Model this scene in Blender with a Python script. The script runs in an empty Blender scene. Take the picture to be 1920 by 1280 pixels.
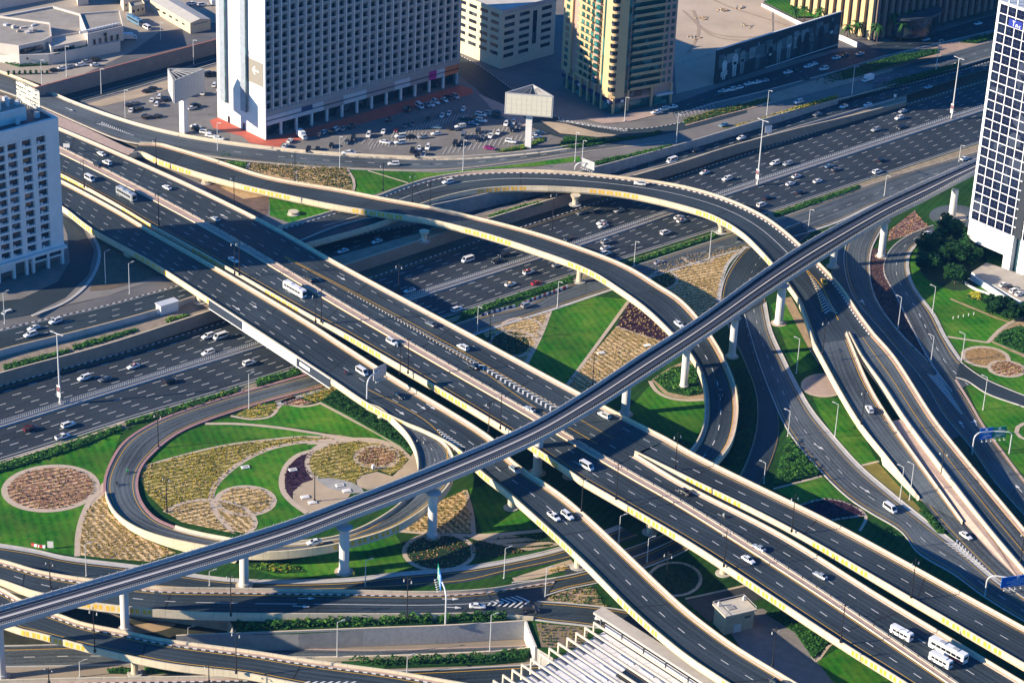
import bpy, math, random
from mathutils import Vector
R_ = math.radians
random.seed(7)
sc = bpy.context.scene
COL = sc.collection
# ------------------------------------------------------------------ camera
FPX, PITCH, ROLL, CAMH = 4450.0, R_(26.4), R_(2.58), 379.0
F0 = Vector((0, math.cos(PITCH), -math.sin(PITCH)))
U0 = Vector((0, math.sin(PITCH), math.cos(PITCH)))
R0 = Vector((1, 0, 0))
CR = R0*math.cos(ROLL) + U0*math.sin(ROLL)
CU = U0*math.cos(ROLL) - R0*math.sin(ROLL)
cam = bpy.data.cameras.new('camera'); cam.lens = 36*FPX/1920; cam.sensor_width = 36
cam.clip_start = 1; cam.clip_end = 20000
co = bpy.data.objects.new('camera', cam); COL.objects.link(co)
from mathutils import Matrix
co.matrix_world = Matrix(((CR.x, CU.x, -F0.x, 0), (CR.y, CU.y, -F0.y, 0), (CR.z, CU.z, -F0.z, CAMH), (0, 0, 0, 1)))
sc.camera = co
def P(px, py, z=0.0):
    """world point seen at photo pixel (px,py) when it lies at height z"""
    d = F0*FPX + CR*(px-960) - CU*(py-640)
    t = (z-CAMH)/d.z
    return Vector((d.x*t, d.y*t, z))
def PX(p):
    v = Vector((p[0], p[1], p[2]-CAMH)); w = v.dot(F0)
    return (960+FPX*v.dot(CR)/w, 640-FPX*v.dot(CU)/w)
def pdir(px, py, z, dx, dy):
    a = P(px, py, z); b = P(px+dx, py+dy, z)
    return math.atan2(b.y-a.y, b.x-a.x)
# ------------------------------------------------------------------ world and sun
EL = R_(21.0); SAZ = Vector((-0.957, -0.289))          # direction towards the sun on the ground
w = bpy.data.worlds.new('World'); sc.world = w; w.use_nodes = True
nt = w.node_tree; sky = nt.nodes.new('ShaderNodeTexSky'); sky.sky_type = 'NISHITA'; sky.sun_disc = False
sky.sun_elevation = EL; sky.sun_rotation = math.atan2(SAZ.x, SAZ.y) % (2*math.pi)
sky.air_density = 1.0; sky.dust_density = 0.6; sky.ozone_density = 2.2
bg = nt.nodes['Background']; bg.inputs['Strength'].default_value = 0.058
tn = nt.nodes.new('ShaderNodeMix'); tn.data_type = 'RGBA'; tn.blend_type = 'MULTIPLY'; tn.inputs['Factor'].default_value = 1.0; tn.inputs['B'].default_value = (0.15, 0.78, 1.55, 1)   # a deep clear blue sky
nt.links.new(sky.outputs[0], tn.inputs['A']); nt.links.new(tn.outputs['Result'], bg.inputs[0])
sd = bpy.data.lights.new('sun', 'SUN'); sd.energy = 5.0; sd.angle = R_(0.55); sd.color = (1.0, 0.84, 0.62)
so = bpy.data.objects.new('sun', sd); COL.objects.link(so)
to_sun = Vector((SAZ.x*math.cos(EL), SAZ.y*math.cos(EL), math.sin(EL)))
so.rotation_euler = to_sun.to_track_quat('Z', 'Y').to_euler(); so.location = (0, 700, 300)
sc.view_settings.view_transform = 'Standard'; sc.view_settings.look = 'None'; sc.view_settings.exposure = 1.2; sc.view_settings.gamma = 1.0
# ------------------------------------------------------------------ materials
MATS = {}
def mat(name, c, rough=0.8, var=0.0, scale=0.2, c2=None, metal=0.0, spec=0.3, detail=5.0, coat=0.0, lo=0.35, hi=0.65, emit=None, bump=0.0, coord='pos'):
    if name in MATS: return MATS[name]
    m = bpy.data.materials.new(name); m.use_nodes = True; MATS[name] = m
    n = m.node_tree.nodes; l = m.node_tree.links; b = n['Principled BSDF']
    b.inputs['Base Color'].default_value = (*c, 1); b.inputs['Roughness'].default_value = rough
    b.inputs['Metallic'].default_value = metal; b.inputs['Specular IOR Level'].default_value = spec
    if coat: b.inputs['Coat Weight'].default_value = coat
    m.diffuse_color = (*c, 1)
    if c2 is None and var: c2 = tuple(max(0, x*(1-var)) for x in c)
    if c2 is not None:
        g = n.new('ShaderNodeNewGeometry') if coord == 'pos' else n.new('ShaderNodeTexCoord')
        t = n.new('ShaderNodeTexNoise'); t.inputs['Scale'].default_value = scale; t.inputs['Detail'].default_value = detail
        t.inputs['Roughness'].default_value = 0.65
        r = n.new('ShaderNodeValToRGB'); r.color_ramp.elements[0].position = lo; r.color_ramp.elements[1].position = hi
        r.color_ramp.elements[0].color = (*c2, 1); r.color_ramp.elements[1].color = (*c, 1)
        l.new(g.outputs['Position' if coord == 'pos' else 'Object'], t.inputs['Vector']); l.new(t.outputs['Fac'], r.inputs[0]); l.new(r.outputs[0], b.inputs['Base Color'])
        if bump:
            bp = n.new('ShaderNodeBump'); bp.inputs['Strength'].default_value = bump; l.new(t.outputs['Fac'], bp.inputs['Height']); l.new(bp.outputs[0], b.inputs['Normal'])
    return m
def asphalt(name, c, wear=0.5, joint=0.0):
    """asphalt: UV x runs across in metres, UV y along in metres; wheel tracks, patches, fine grain"""
    if name in MATS: return MATS[name]
    m = bpy.data.materials.new(name); m.use_nodes = True; MATS[name] = m
    n = m.node_tree.nodes; l = m.node_tree.links; b = n['Principled BSDF']
    b.inputs['Roughness'].default_value = 0.75; b.inputs['Specular IOR Level'].default_value = 0.35
    uv = n.new('ShaderNodeUVMap'); mp = n.new('ShaderNodeMapping'); mp.inputs['Scale'].default_value = (0.55, 0.012, 1)
    l.new(uv.outputs[0], mp.inputs[0])
    t1 = n.new('ShaderNodeTexNoise'); t1.inputs['Scale'].default_value = 1.0; t1.inputs['Detail'].default_value = 3; l.new(mp.outputs[0], t1.inputs['Vector'])
    g = n.new('ShaderNodeNewGeometry')
    t2 = n.new('ShaderNodeTexNoise'); t2.inputs['Scale'].default_value = 0.035; t2.inputs['Detail'].default_value = 8; l.new(g.outputs['Position'], t2.inputs['Vector'])
    t3 = n.new('ShaderNodeTexNoise'); t3.inputs['Scale'].default_value = 1.3; t3.inputs['Detail'].default_value = 2; l.new(g.outputs['Position'], t3.inputs['Vector'])
    a1 = n.new('ShaderNodeMath'); a1.operation = 'MULTIPLY_ADD'; a1.inputs[1].default_value = 0.75*wear; l.new(t1.outputs['Fac'], a1.inputs[0])
    a2 = n.new('ShaderNodeMath'); a2.operation = 'MULTIPLY_ADD'; a2.inputs[1].default_value = 0.8*wear; a2.inputs[2].default_value = 0.0; l.new(t2.outputs['Fac'], a2.inputs[0]); l.new(a2.outputs[0], a1.inputs[2])
    a3 = n.new('ShaderNodeMath'); a3.operation = 'MULTIPLY_ADD'; a3.inputs[1].default_value = 0.25; l.new(t3.outputs['Fac'], a3.inputs[0]); l.new(a1.outputs[0], a3.inputs[2])
    sx = n.new('ShaderNodeSeparateXYZ'); l.new(uv.outputs[0], sx.inputs[0]); ml = n.new('ShaderNodeMath'); ml.operation = 'MULTIPLY'; ml.inputs[1].default_value = 3.44; l.new(sx.outputs['X'], ml.inputs[0]); sn = n.new('ShaderNodeMath'); sn.operation = 'SINE'; l.new(ml.outputs[0], sn.inputs[0])
    a4 = n.new('ShaderNodeMath'); a4.operation = 'MULTIPLY_ADD'; a4.inputs[1].default_value = 0.05; l.new(sn.outputs[0], a4.inputs[0]); l.new(a3.outputs[0], a4.inputs[2]); a3 = a4
    r = n.new('ShaderNodeValToRGB'); r.color_ramp.elements[0].position = 0.775*wear+0.125-0.13; r.color_ramp.elements[1].position = 0.775*wear+0.125+0.13
    r.color_ramp.elements[0].color = (*[x*0.55 for x in c], 1); r.color_ramp.elements[1].color = (*[x*1.75 for x in c], 1)
    l.new(a3.outputs[0], r.inputs[0])
    s = n.new('ShaderNodeSeparateXYZ'); l.new(uv.outputs[0], s.inputs[0]); d = n.new('ShaderNodeMath'); d.operation = 'DIVIDE'; d.inputs[1].default_value = 44.0; l.new(s.outputs['Y'], d.inputs[0]); f = n.new('ShaderNodeMath'); f.operation = 'FRACT'; l.new(d.outputs[0], f.inputs[0])
    cp = n.new('ShaderNodeMath'); cp.operation = 'COMPARE'; cp.inputs[1].default_value = 0.5; cp.inputs[2].default_value = joint; l.new(f.outputs[0], cp.inputs[0]); x = n.new('ShaderNodeMix'); x.data_type = 'RGBA'; x.inputs['B'].default_value = (0.012, 0.012, 0.014, 1); l.new(cp.outputs[0], x.inputs['Factor']); l.new(r.outputs[0], x.inputs['A']); l.new(x.outputs['Result'], b.inputs['Base Color'])
    return m
def concrete(name, c):
    if name in MATS: return MATS[name]
    m = mat(name, c, 0.85, 0.16, 0.4); n = m.node_tree.nodes; l = m.node_tree.links; b = n['Principled BSDF']; src = b.inputs['Base Color'].links[0].from_socket
    uv = n.new('ShaderNodeUVMap'); s = n.new('ShaderNodeSeparateXYZ'); l.new(uv.outputs[0], s.inputs[0])
    d = n.new('ShaderNodeMath'); d.operation = 'DIVIDE'; d.inputs[1].default_value = 7.0; l.new(s.outputs['Y'], d.inputs[0]); f = n.new('ShaderNodeMath'); f.operation = 'FRACT'; l.new(d.outputs[0], f.inputs[0])
    g = n.new('ShaderNodeMath'); g.operation = 'COMPARE'; g.inputs[1].default_value = 0.5; g.inputs[2].default_value = 0.012; l.new(f.outputs[0], g.inputs[0])
    mp = n.new('ShaderNodeMapping'); mp.inputs['Scale'].default_value = (0.05, 1.1, 1); l.new(uv.outputs[0], mp.inputs[0]); t = n.new('ShaderNodeTexNoise'); t.inputs['Scale'].default_value = 1.0; t.inputs['Detail'].default_value = 3; l.new(mp.outputs[0], t.inputs['Vector'])
    r = n.new('ShaderNodeValToRGB'); r.color_ramp.elements[0].position = 0.58; r.color_ramp.elements[1].position = 0.78; r.color_ramp.elements[0].color = (0, 0, 0, 1); r.color_ramp.elements[1].color = (.45, .45, .45, 1); l.new(t.outputs['Fac'], r.inputs[0])
    a = n.new('ShaderNodeMath'); a.operation = 'MAXIMUM'; l.new(r.outputs[0], a.inputs[0]); k = n.new('ShaderNodeMath'); k.operation = 'MULTIPLY'; k.inputs[1].default_value = 0.6; l.new(g.outputs[0], k.inputs[0]); l.new(k.outputs[0], a.inputs[1])
    x = n.new('ShaderNodeMix'); x.data_type = 'RGBA'; x.inputs['B'].default_value = (*[v*0.42 for v in c], 1); l.new(a.outputs[0], x.inputs['Factor']); l.new(src, x.inputs['A']); l.new(x.outputs['Result'], b.inputs['Base Color'])
    return m
def glassvar(name, dark, mid, pale, scale=0.33, rough=0.12):
    m = mat(name, dark, rough, spec=0.6); n = m.node_tree.nodes; l = m.node_tree.links; b = n['Principled BSDF']
    g = n.new('ShaderNodeNewGeometry'); v = n.new('ShaderNodeTexVoronoi'); v.inputs['Scale'].default_value = scale; l.new(g.outputs['Position'], v.inputs['Vector']); s = n.new('ShaderNodeSeparateColor'); l.new(v.outputs['Color'], s.inputs[0])
    r = n.new('ShaderNodeValToRGB'); r.color_ramp.interpolation = 'CONSTANT'; e = r.color_ramp.elements; e[0].color = (*dark, 1); e[1].position = 0.62; e[1].color = (*mid, 1); q = e.new(0.9); q.color = (*pale, 1)
    l.new(s.outputs[0], r.inputs[0]); l.new(r.outputs[0], b.inputs['Base Color']); return m
def striped(name, c1, c2, period, duty=0.5):
    """alternating painted kerb, along UV y"""
    m = bpy.data.materials.new(name); m.use_nodes = True; MATS[name] = m
    n = m.node_tree.nodes; l = m.node_tree.links; b = n['Principled BSDF']; b.inputs['Roughness'].default_value = 0.8
    uv = n.new('ShaderNodeUVMap'); s = n.new('ShaderNodeSeparateXYZ'); l.new(uv.outputs[0], s.inputs[0])
    d = n.new('ShaderNodeMath'); d.operation = 'DIVIDE'; d.inputs[1].default_value = period; l.new(s.outputs['Y'], d.inputs[0])
    f = n.new('ShaderNodeMath'); f.operation = 'FRACT'; l.new(d.outputs[0], f.inputs[0])
    g = n.new('ShaderNodeMath'); g.operation = 'LESS_THAN'; g.inputs[1].default_value = duty; l.new(f.outputs[0], g.inputs[0])
    x = n.new('ShaderNodeMix'); x.data_type = 'RGBA'; x.inputs['A'].default_value = (*c2, 1); x.inputs['B'].default_value = (*c1, 1)
    l.new(g.outputs[0], x.inputs['Factor']); l.new(x.outputs['Result'], b.inputs['Base Color'])
    return m
def lawn_mat(name, c1, c2, stripe_rot, stripe=0.55, yellow=(0.17, 0.25, 0.03)):
    m = bpy.data.materials.new(name); m.use_nodes = True; MATS[name] = m
    n = m.node_tree.nodes; l = m.node_tree.links; b = n['Principled BSDF']; b.inputs['Roughness'].default_value = 0.9; b.inputs['Specular IOR Level'].default_value = 0.12
    g = n.new('ShaderNodeNewGeometry'); mp = n.new('ShaderNodeMapping'); mp.inputs['Rotation'].default_value = (0, 0, R_(stripe_rot)); l.new(g.outputs['Position'], mp.inputs[0])
    wv = n.new('ShaderNodeTexWave'); wv.inputs['Scale'].default_value = stripe*0.22; wv.inputs['Distortion'].default_value = 1.2; wv.inputs['Detail'].default_value = 2; wv.inputs['Detail Scale'].default_value = 0.3; l.new(mp.outputs[0], wv.inputs[0])
    t = n.new('ShaderNodeTexNoise'); t.inputs['Scale'].default_value = 0.09; t.inputs['Detail'].default_value = 9; t.inputs['Roughness'].default_value = 0.8; l.new(g.outputs['Position'], t.inputs['Vector'])
    t2 = n.new('ShaderNodeTexNoise'); t2.inputs['Scale'].default_value = 1.6; t2.inputs['Detail'].default_value = 4; l.new(g.outputs['Position'], t2.inputs['Vector'])
    x = n.new('ShaderNodeMix'); x.data_type = 'RGBA'; x.inputs['A'].default_value = (*c1, 1); x.inputs['B'].default_value = (*c2, 1)
    fa = n.new('ShaderNodeMath'); fa.operation = 'MULTIPLY_ADD'; fa.inputs[1].default_value = 0.42; l.new(wv.outputs['Fac'], fa.inputs[0])
    fb = n.new('ShaderNodeMath'); fb.operation = 'MULTIPLY_ADD'; fb.inputs[1].default_value = 1.5; fb.inputs[2].default_value = -0.45; l.new(t2.outputs['Fac'], fb.inputs[0]); l.new(fb.outputs[0], fa.inputs[2])
    l.new(fa.outputs[0], x.inputs['Factor'])
    r = n.new('ShaderNodeValToRGB'); r.color_ramp.elements[0].position = 0.42; r.color_ramp.elements[1].position = 0.72
    r.color_ramp.elements[0].color = (0, 0, 0, 1); r.color_ramp.elements[1].color = (.9, .9, .9, 1); l.new(t.outputs['Fac'], r.inputs[0])
    y = n.new('ShaderNodeMix'); y.data_type = 'RGBA'; y.inputs['B'].default_value = (*yellow, 1); l.new(r.outputs[0], y.inputs['Factor']); l.new(x.outputs['Result'], y.inputs['A'])
    t3 = n.new('ShaderNodeTexNoise'); t3.inputs['Scale'].default_value = 0.035; t3.inputs['Detail'].default_value = 6; l.new(g.outputs['Position'], t3.inputs['Vector'])
    r3 = n.new('ShaderNodeValToRGB'); r3.color_ramp.elements[0].position = 0.36; r3.color_ramp.elements[1].position = 0.62; r3.color_ramp.elements[0].color = (.5, .58, .6, 1); r3.color_ramp.elements[1].color = (1, 1, 1, 1); l.new(t3.outputs['Fac'], r3.inputs[0])
    mu = n.new('ShaderNodeMix'); mu.data_type = 'RGBA'; mu.blend_type = 'MULTIPLY'; mu.inputs['Factor'].default_value = 1.0; l.new(y.outputs['Result'], mu.inputs['A']); l.new(r3.outputs[0], mu.inputs['B'])
    l.new(mu.outputs['Result'], b.inputs['Base Color'])
    return m
def rows_mat(name, soil, plant, rot, scale, mixbias=0.5, third=None):
    """planted bed: rows of low plants over sandy soil"""
    m = bpy.data.materials.new(name); m.use_nodes = True; MATS[name] = m
    n = m.node_tree.nodes; l = m.node_tree.links; b = n['Principled BSDF']; b.inputs['Roughness'].default_value = 0.95; b.inputs['Specular IOR Level'].default_value = 0.1
    g = n.new('ShaderNodeNewGeometry'); mp = n.new('ShaderNodeMapping'); mp.inputs['Rotation'].default_value = (0, 0, R_(rot)); l.new(g.outputs['Position'], mp.inputs[0])
    wv = n.new('ShaderNodeTexWave'); wv.inputs['Scale'].default_value = scale; wv.inputs['Distortion'].default_value = 2.2; wv.inputs['Detail'].default_value = 3; wv.inputs['Detail Scale'].default_value = 1.2; l.new(mp.outputs[0], wv.inputs[0])
    t = n.new('ShaderNodeTexNoise'); t.inputs['Scale'].default_value = 1.1; t.inputs['Detail'].default_value = 4; l.new(g.outputs['Position'], t.inputs['Vector'])
    t2 = n.new('ShaderNodeTexNoise'); t2.inputs['Scale'].default_value = 0.09; t2.inputs['Detail'].default_value = 4; l.new(g.outputs['Position'], t2.inputs['Vector'])
    a = n.new('ShaderNodeMath'); a.operation = 'MULTIPLY_ADD'; a.inputs[1].default_value = 0.55; l.new(wv.outputs['Fac'], a.inputs[0])
    c = n.new('ShaderNodeMath'); c.operation = 'MULTIPLY_ADD'; c.inputs[1].default_value = 0.9; l.new(t.outputs['Fac'], c.inputs[0]); l.new(c.outputs[0], a.inputs[2])
    d = n.new('ShaderNodeMath'); d.operation = 'MULTIPLY_ADD'; d.inputs[1].default_value = 0.9; d.inputs[2].default_value = -0.45; l.new(t2.outputs['Fac'], d.inputs[0]); l.new(d.outputs[0], c.inputs[2])
    r = n.new('ShaderNodeValToRGB'); e = r.color_ramp.elements; e[0].position = mixbias; e[1].position = mixbias+0.3
    e[0].color = (*soil, 1); e[1].color = (*plant, 1)
    if third: q = e.new(mixbias+0.13); q.color = (*third, 1)
    l.new(a.outputs[0], r.inputs[0]); l.new(r.outputs[0], b.inputs['Base Color'])
    return m
ASP = asphalt('asphalt_dark', (0.018, 0.029, 0.036), 0.5)
ASPV = asphalt('asphalt_viaduct', (0.023, 0.033, 0.040), 0.6, 0.006)
ASPL = asphalt('asphalt_worn', (0.060, 0.072, 0.080), 0.65)
ASPK = asphalt('asphalt_motorway', (0.019, 0.026, 0.033), 0.45)
WHITE = mat('road_paint_white', (0.72, 0.72, 0.70), 0.7, 0.25, 1.2)
YEL = mat('road_paint_yellow', (0.66, 0.38, 0.04), 0.7, 0.25, 1.2)
CREAM = concrete('cream_concrete', (0.64, 0.55, 0.39))
CREAMT = mat('cream_concrete_top', (0.64, 0.55, 0.41), 0.85, 0.12, 0.5)
PINK = mat('pink_paving', (0.46, 0.34, 0.28), 0.9, 0.22, 0.4)
PANEL = mat('yellow_panel', (0.74, 0.43, 0.05), 0.8, 0.1, 0.5)
GREY = mat('grey_concrete', (0.34, 0.33, 0.31), 0.9, 0.25, 0.35)
LGREY = mat('light_concrete', (0.47, 0.45, 0.42), 0.9, 0.2, 0.35)
BROWNW = mat('tan_wall', (0.33, 0.245, 0.18), 0.9, 0.2, 0.3)
SAND = mat('sand', (0.46, 0.36, 0.25), 0.95, 0.25, 0.08, detail=8)
SOIL = mat('sandy_soil', (0.42, 0.30, 0.18), 0.95, 0.35, 0.3, detail=8)
PATHM = mat('path_concrete', (0.50, 0.40, 0.30), 0.9, 0.15, 0.6)
METROC = mat('metro_concrete', (0.52, 0.50, 0.47), 0.8, 0.14, 0.4)
METROT = mat('trackbed', (0.020, 0.024, 0.03), 0.85, 0.3, 0.4)
STEEL = mat('steel', (0.55, 0.55, 0.56), 0.4, metal=0.7)
KERB = striped('striped_kerb', (0.62, 0.6, 0.57), (0.05, 0.05, 0.055), 2.4)
GALV = mat('galvanised', (0.62, 0.63, 0.64), 0.5, metal=0.3)
POLED = mat('dark_pole', (0.02, 0.02, 0.022), 0.5)
LAWN = lawn_mat('lawn_grass_shade', (0.005, 0.038, 0.006), (0.022, 0.10, 0.010), 28, yellow=(0.04, 0.07, 0.012))  # default ground grass, darkened to paint in the shade under the decks
LAWN2 = lawn_mat('lawn_grass_mown', (0.008, 0.085, 0.004), (0.042, 0.235, 0.008), -20)
# ------------------------------------------------------------------ mesh helpers
def tag(o, label=None, cat=None, group=None, kind=None):
    if label: o['label'] = label
    if cat: o['category'] = cat
    if group: o['group'] = group
    if kind: o['kind'] = kind
    return o
def empty(name, loc=(0, 0, 0), label=None, cat=None, group=None, rz=0):
    o = bpy.data.objects.new(name, None); COL.objects.link(o); o.location = loc; o.rotation_euler = (0, 0, rz); o.empty_display_size = 0.5
    return tag(o, label, cat, group)
class MB:
    """collects faces; material per face, optional uv per corner"""
    def __init__(s): s.v = []; s.f = []; s.m = []; s.uv = []; s.mats = []
    def mi(s, m):
        if m not in s.mats: s.mats.append(m)
        return s.mats.index(m)
    def face(s, pts, m, uv=None):
        i = len(s.v); s.v += [tuple(p) for p in pts]; s.f.append(tuple(range(i, i+len(pts)))); s.m.append(s.mi(m)); s.uv.append(uv)
    def box(s, c, d, m, rz=0.0, top=None, taper=1.0):
        cx, cy, cz = c; dx, dy, dz = d[0]/2, d[1]/2, d[2]
        ca, sa = math.cos(rz), math.sin(rz); q = []
        for z, k in ((cz, 1.0), (cz+dz, taper)):
            for x, y in ((-dx*k, -dy*k), (dx*k, -dy*k), (dx*k, dy*k), (-dx*k, dy*k)): q.append((cx+x*ca-y*sa, cy+x*sa+y*ca, z))
        i = len(s.v); s.v += q
        for f in ((0, 3, 2, 1), (0, 1, 5, 4), (1, 2, 6, 5), (2, 3, 7, 6), (3, 0, 4, 7)): s.f.append(tuple(i+k for k in f)); s.m.append(s.mi(m)); s.uv.append(None)
        s.f.append((i+4, i+5, i+6, i+7)); s.m.append(s.mi(top or m)); s.uv.append(None)
    def tube(s, a, b, r0, r1, m, n=8, caps=True):
        a = Vector(a); b = Vector(b); ax = (b-a).normalized()
        x = ax.orthogonal().normalized(); y = ax.cross(x); i = len(s.v)
        for p, r in ((a, r0), (b, r1)):
            for k in range(n):
                t = 2*math.pi*k/n; s.v.append(tuple(p+x*(r*math.cos(t))+y*(r*math.sin(t))))
        for k in range(n):
            j = (k+1) % n; s.f.append((i+k, i+j, i+n+j, i+n+k)); s.m.append(s.mi(m)); s.uv.append(None)
        if caps:
            s.f.append(tuple(i+k for k in reversed(range(n)))); s.m.append(s.mi(m)); s.uv.append(None)
            s.f.append(tuple(i+n+k for k in range(n))); s.m.append(s.mi(m)); s.uv.append(None)
    def prism(s, pts, z0, z1, m, top=None, bottom=False):
        n = len(pts)
        for k in range(n):
            a, b = pts[k], pts[(k+1) % n]; s.face([(a[0], a[1], z0), (b[0], b[1], z0), (b[0], b[1], z1), (a[0], a[1], z1)], m)
        s.face([(p[0], p[1], z1) for p in pts], top or m)
        if bottom: s.face([(p[0], p[1], z0) for p in reversed(pts)], m)
    def build(s, name, parent=None, loc=None, smooth=False):
        me = bpy.data.meshes.new(name); me.from_pydata(s.v, [], s.f)
        for m in s.mats: me.materials.append(m)
        me.polygons.foreach_set('material_index', s.m)
        if any(u for u in s.uv):
            ul = me.uv_layers.new(name='UVMap'); k = 0; dat = []
            for f, u in zip(s.f, s.uv):
                for j in range(len(f)): dat += list(u[j]) if u else [0.0, 0.0]
            ul.data.foreach_set('uv', dat)
        if smooth: me.polygons.foreach_set('use_smooth', [True]*len(s.f))
        me.update()
        o = bpy.data.objects.new(name, me); COL.objects.link(o)
        if parent: o.parent = parent
        if loc: o.location = loc
        return o
def catmull(pts, n):
    """pts: list of (x,y,z); returns n points evenly spaced along a smooth curve through them"""
    if len(pts) == 2: dense = [tuple(pts[0][k]+(pts[1][k]-pts[0][k])*i/40 for k in range(3)) for i in range(41)]
    else:
        q = [tuple(2*a-b for a, b in zip(pts[0], pts[1]))]+list(pts)+[tuple(2*a-b for a, b in zip(pts[-1], pts[-2]))]; dense = []
        for i in range(1, len(q)-2):
            p0, p1, p2, p3 = q[i-1:i+3]
            d = [max(1e-3, math.dist(a[:2], b[:2]))**0.5 for a, b in ((p0, p1), (p1, p2), (p2, p3))]
            t0 = 0; t1 = d[0]; t2 = t1+d[1]; t3 = t2+d[2]
            for s_ in range(16):
                t = t1+(t2-t1)*s_/16; out = []
                for k in range(3):
                    a1 = (t1-t)/(t1-t0)*p0[k]+(t-t0)/(t1-t0)*p1[k]; a2 = (t2-t)/(t2-t1)*p1[k]+(t-t1)/(t2-t1)*p2[k]; a3 = (t3-t)/(t3-t2)*p2[k]+(t-t2)/(t3-t2)*p3[k]
                    b1 = (t2-t)/(t2-t0)*a1+(t-t0)/(t2-t0)*a2; b2 = (t3-t)/(t3-t1)*a2+(t-t1)/(t3-t1)*a3
                    c = (t2-t)/(t2-t1)*b1+(t-t1)/(t2-t1)*b2; out.append(c if k < 2 else (p1[2]+(p2[2]-p1[2])*s_/16))
                dense.append(tuple(out))
        dense.append(tuple(pts[-1]))
    L = [0]
    for a, b in zip(dense, dense[1:]): L.append(L[-1]+math.dist(a[:2], b[:2]))
    res = []; j = 0
    for i in range(n):
        s_ = L[-1]*i/(n-1)
        while j < len(L)-2 and L[j+1] < s_: j += 1
        u = (s_-L[j])/max(1e-9, L[j+1]-L[j]); res.append(tuple(dense[j][k]+(dense[j+1][k]-dense[j][k])*u for k in range(3)))
    return res
def fillz(pts, z):
    """give every (x,y[,z]) pixel point a z; missing ones are interpolated along the line"""
    if not any(len(p) > 2 for p in pts): return [(p[0], p[1], z) for p in pts]
    L = [0]
    for a, b in zip(pts, pts[1:]): L.append(L[-1]+math.dist(a[:2], b[:2]))
    kn = [(L[i], p[2]) for i, p in enumerate(pts) if len(p) > 2]; out = []
    for i, p in enumerate(pts):
        s_ = L[i]
        if s_ <= kn[0][0]: zz = kn[0][1]
        elif s_ >= kn[-1][0]: zz = kn[-1][1]
        else:
            for (a, za), (b, zb) in zip(kn, kn[1:]):
                if a <= s_ <= b: zz = za+(zb-za)*(s_-a)/max(1e-9, b-a); break
        out.append((p[0], p[1], zz))
    return out
def line(pts, z=0.0, n=None, dz=0.0, closed=False):
    """pixel polyline -> smooth world polyline (its heights are the pixel points' z, minus dz after projection)"""
    p = fillz(pts, z)
    if n is None:
        n = max(3, int(sum(math.dist(a[:2], b[:2]) for a, b in zip(p, p[1:]))/9))
    return [P(x, y, zz+dz)-Vector((0, 0, dz)) for x, y, zz in catmull(p, n)]
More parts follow.
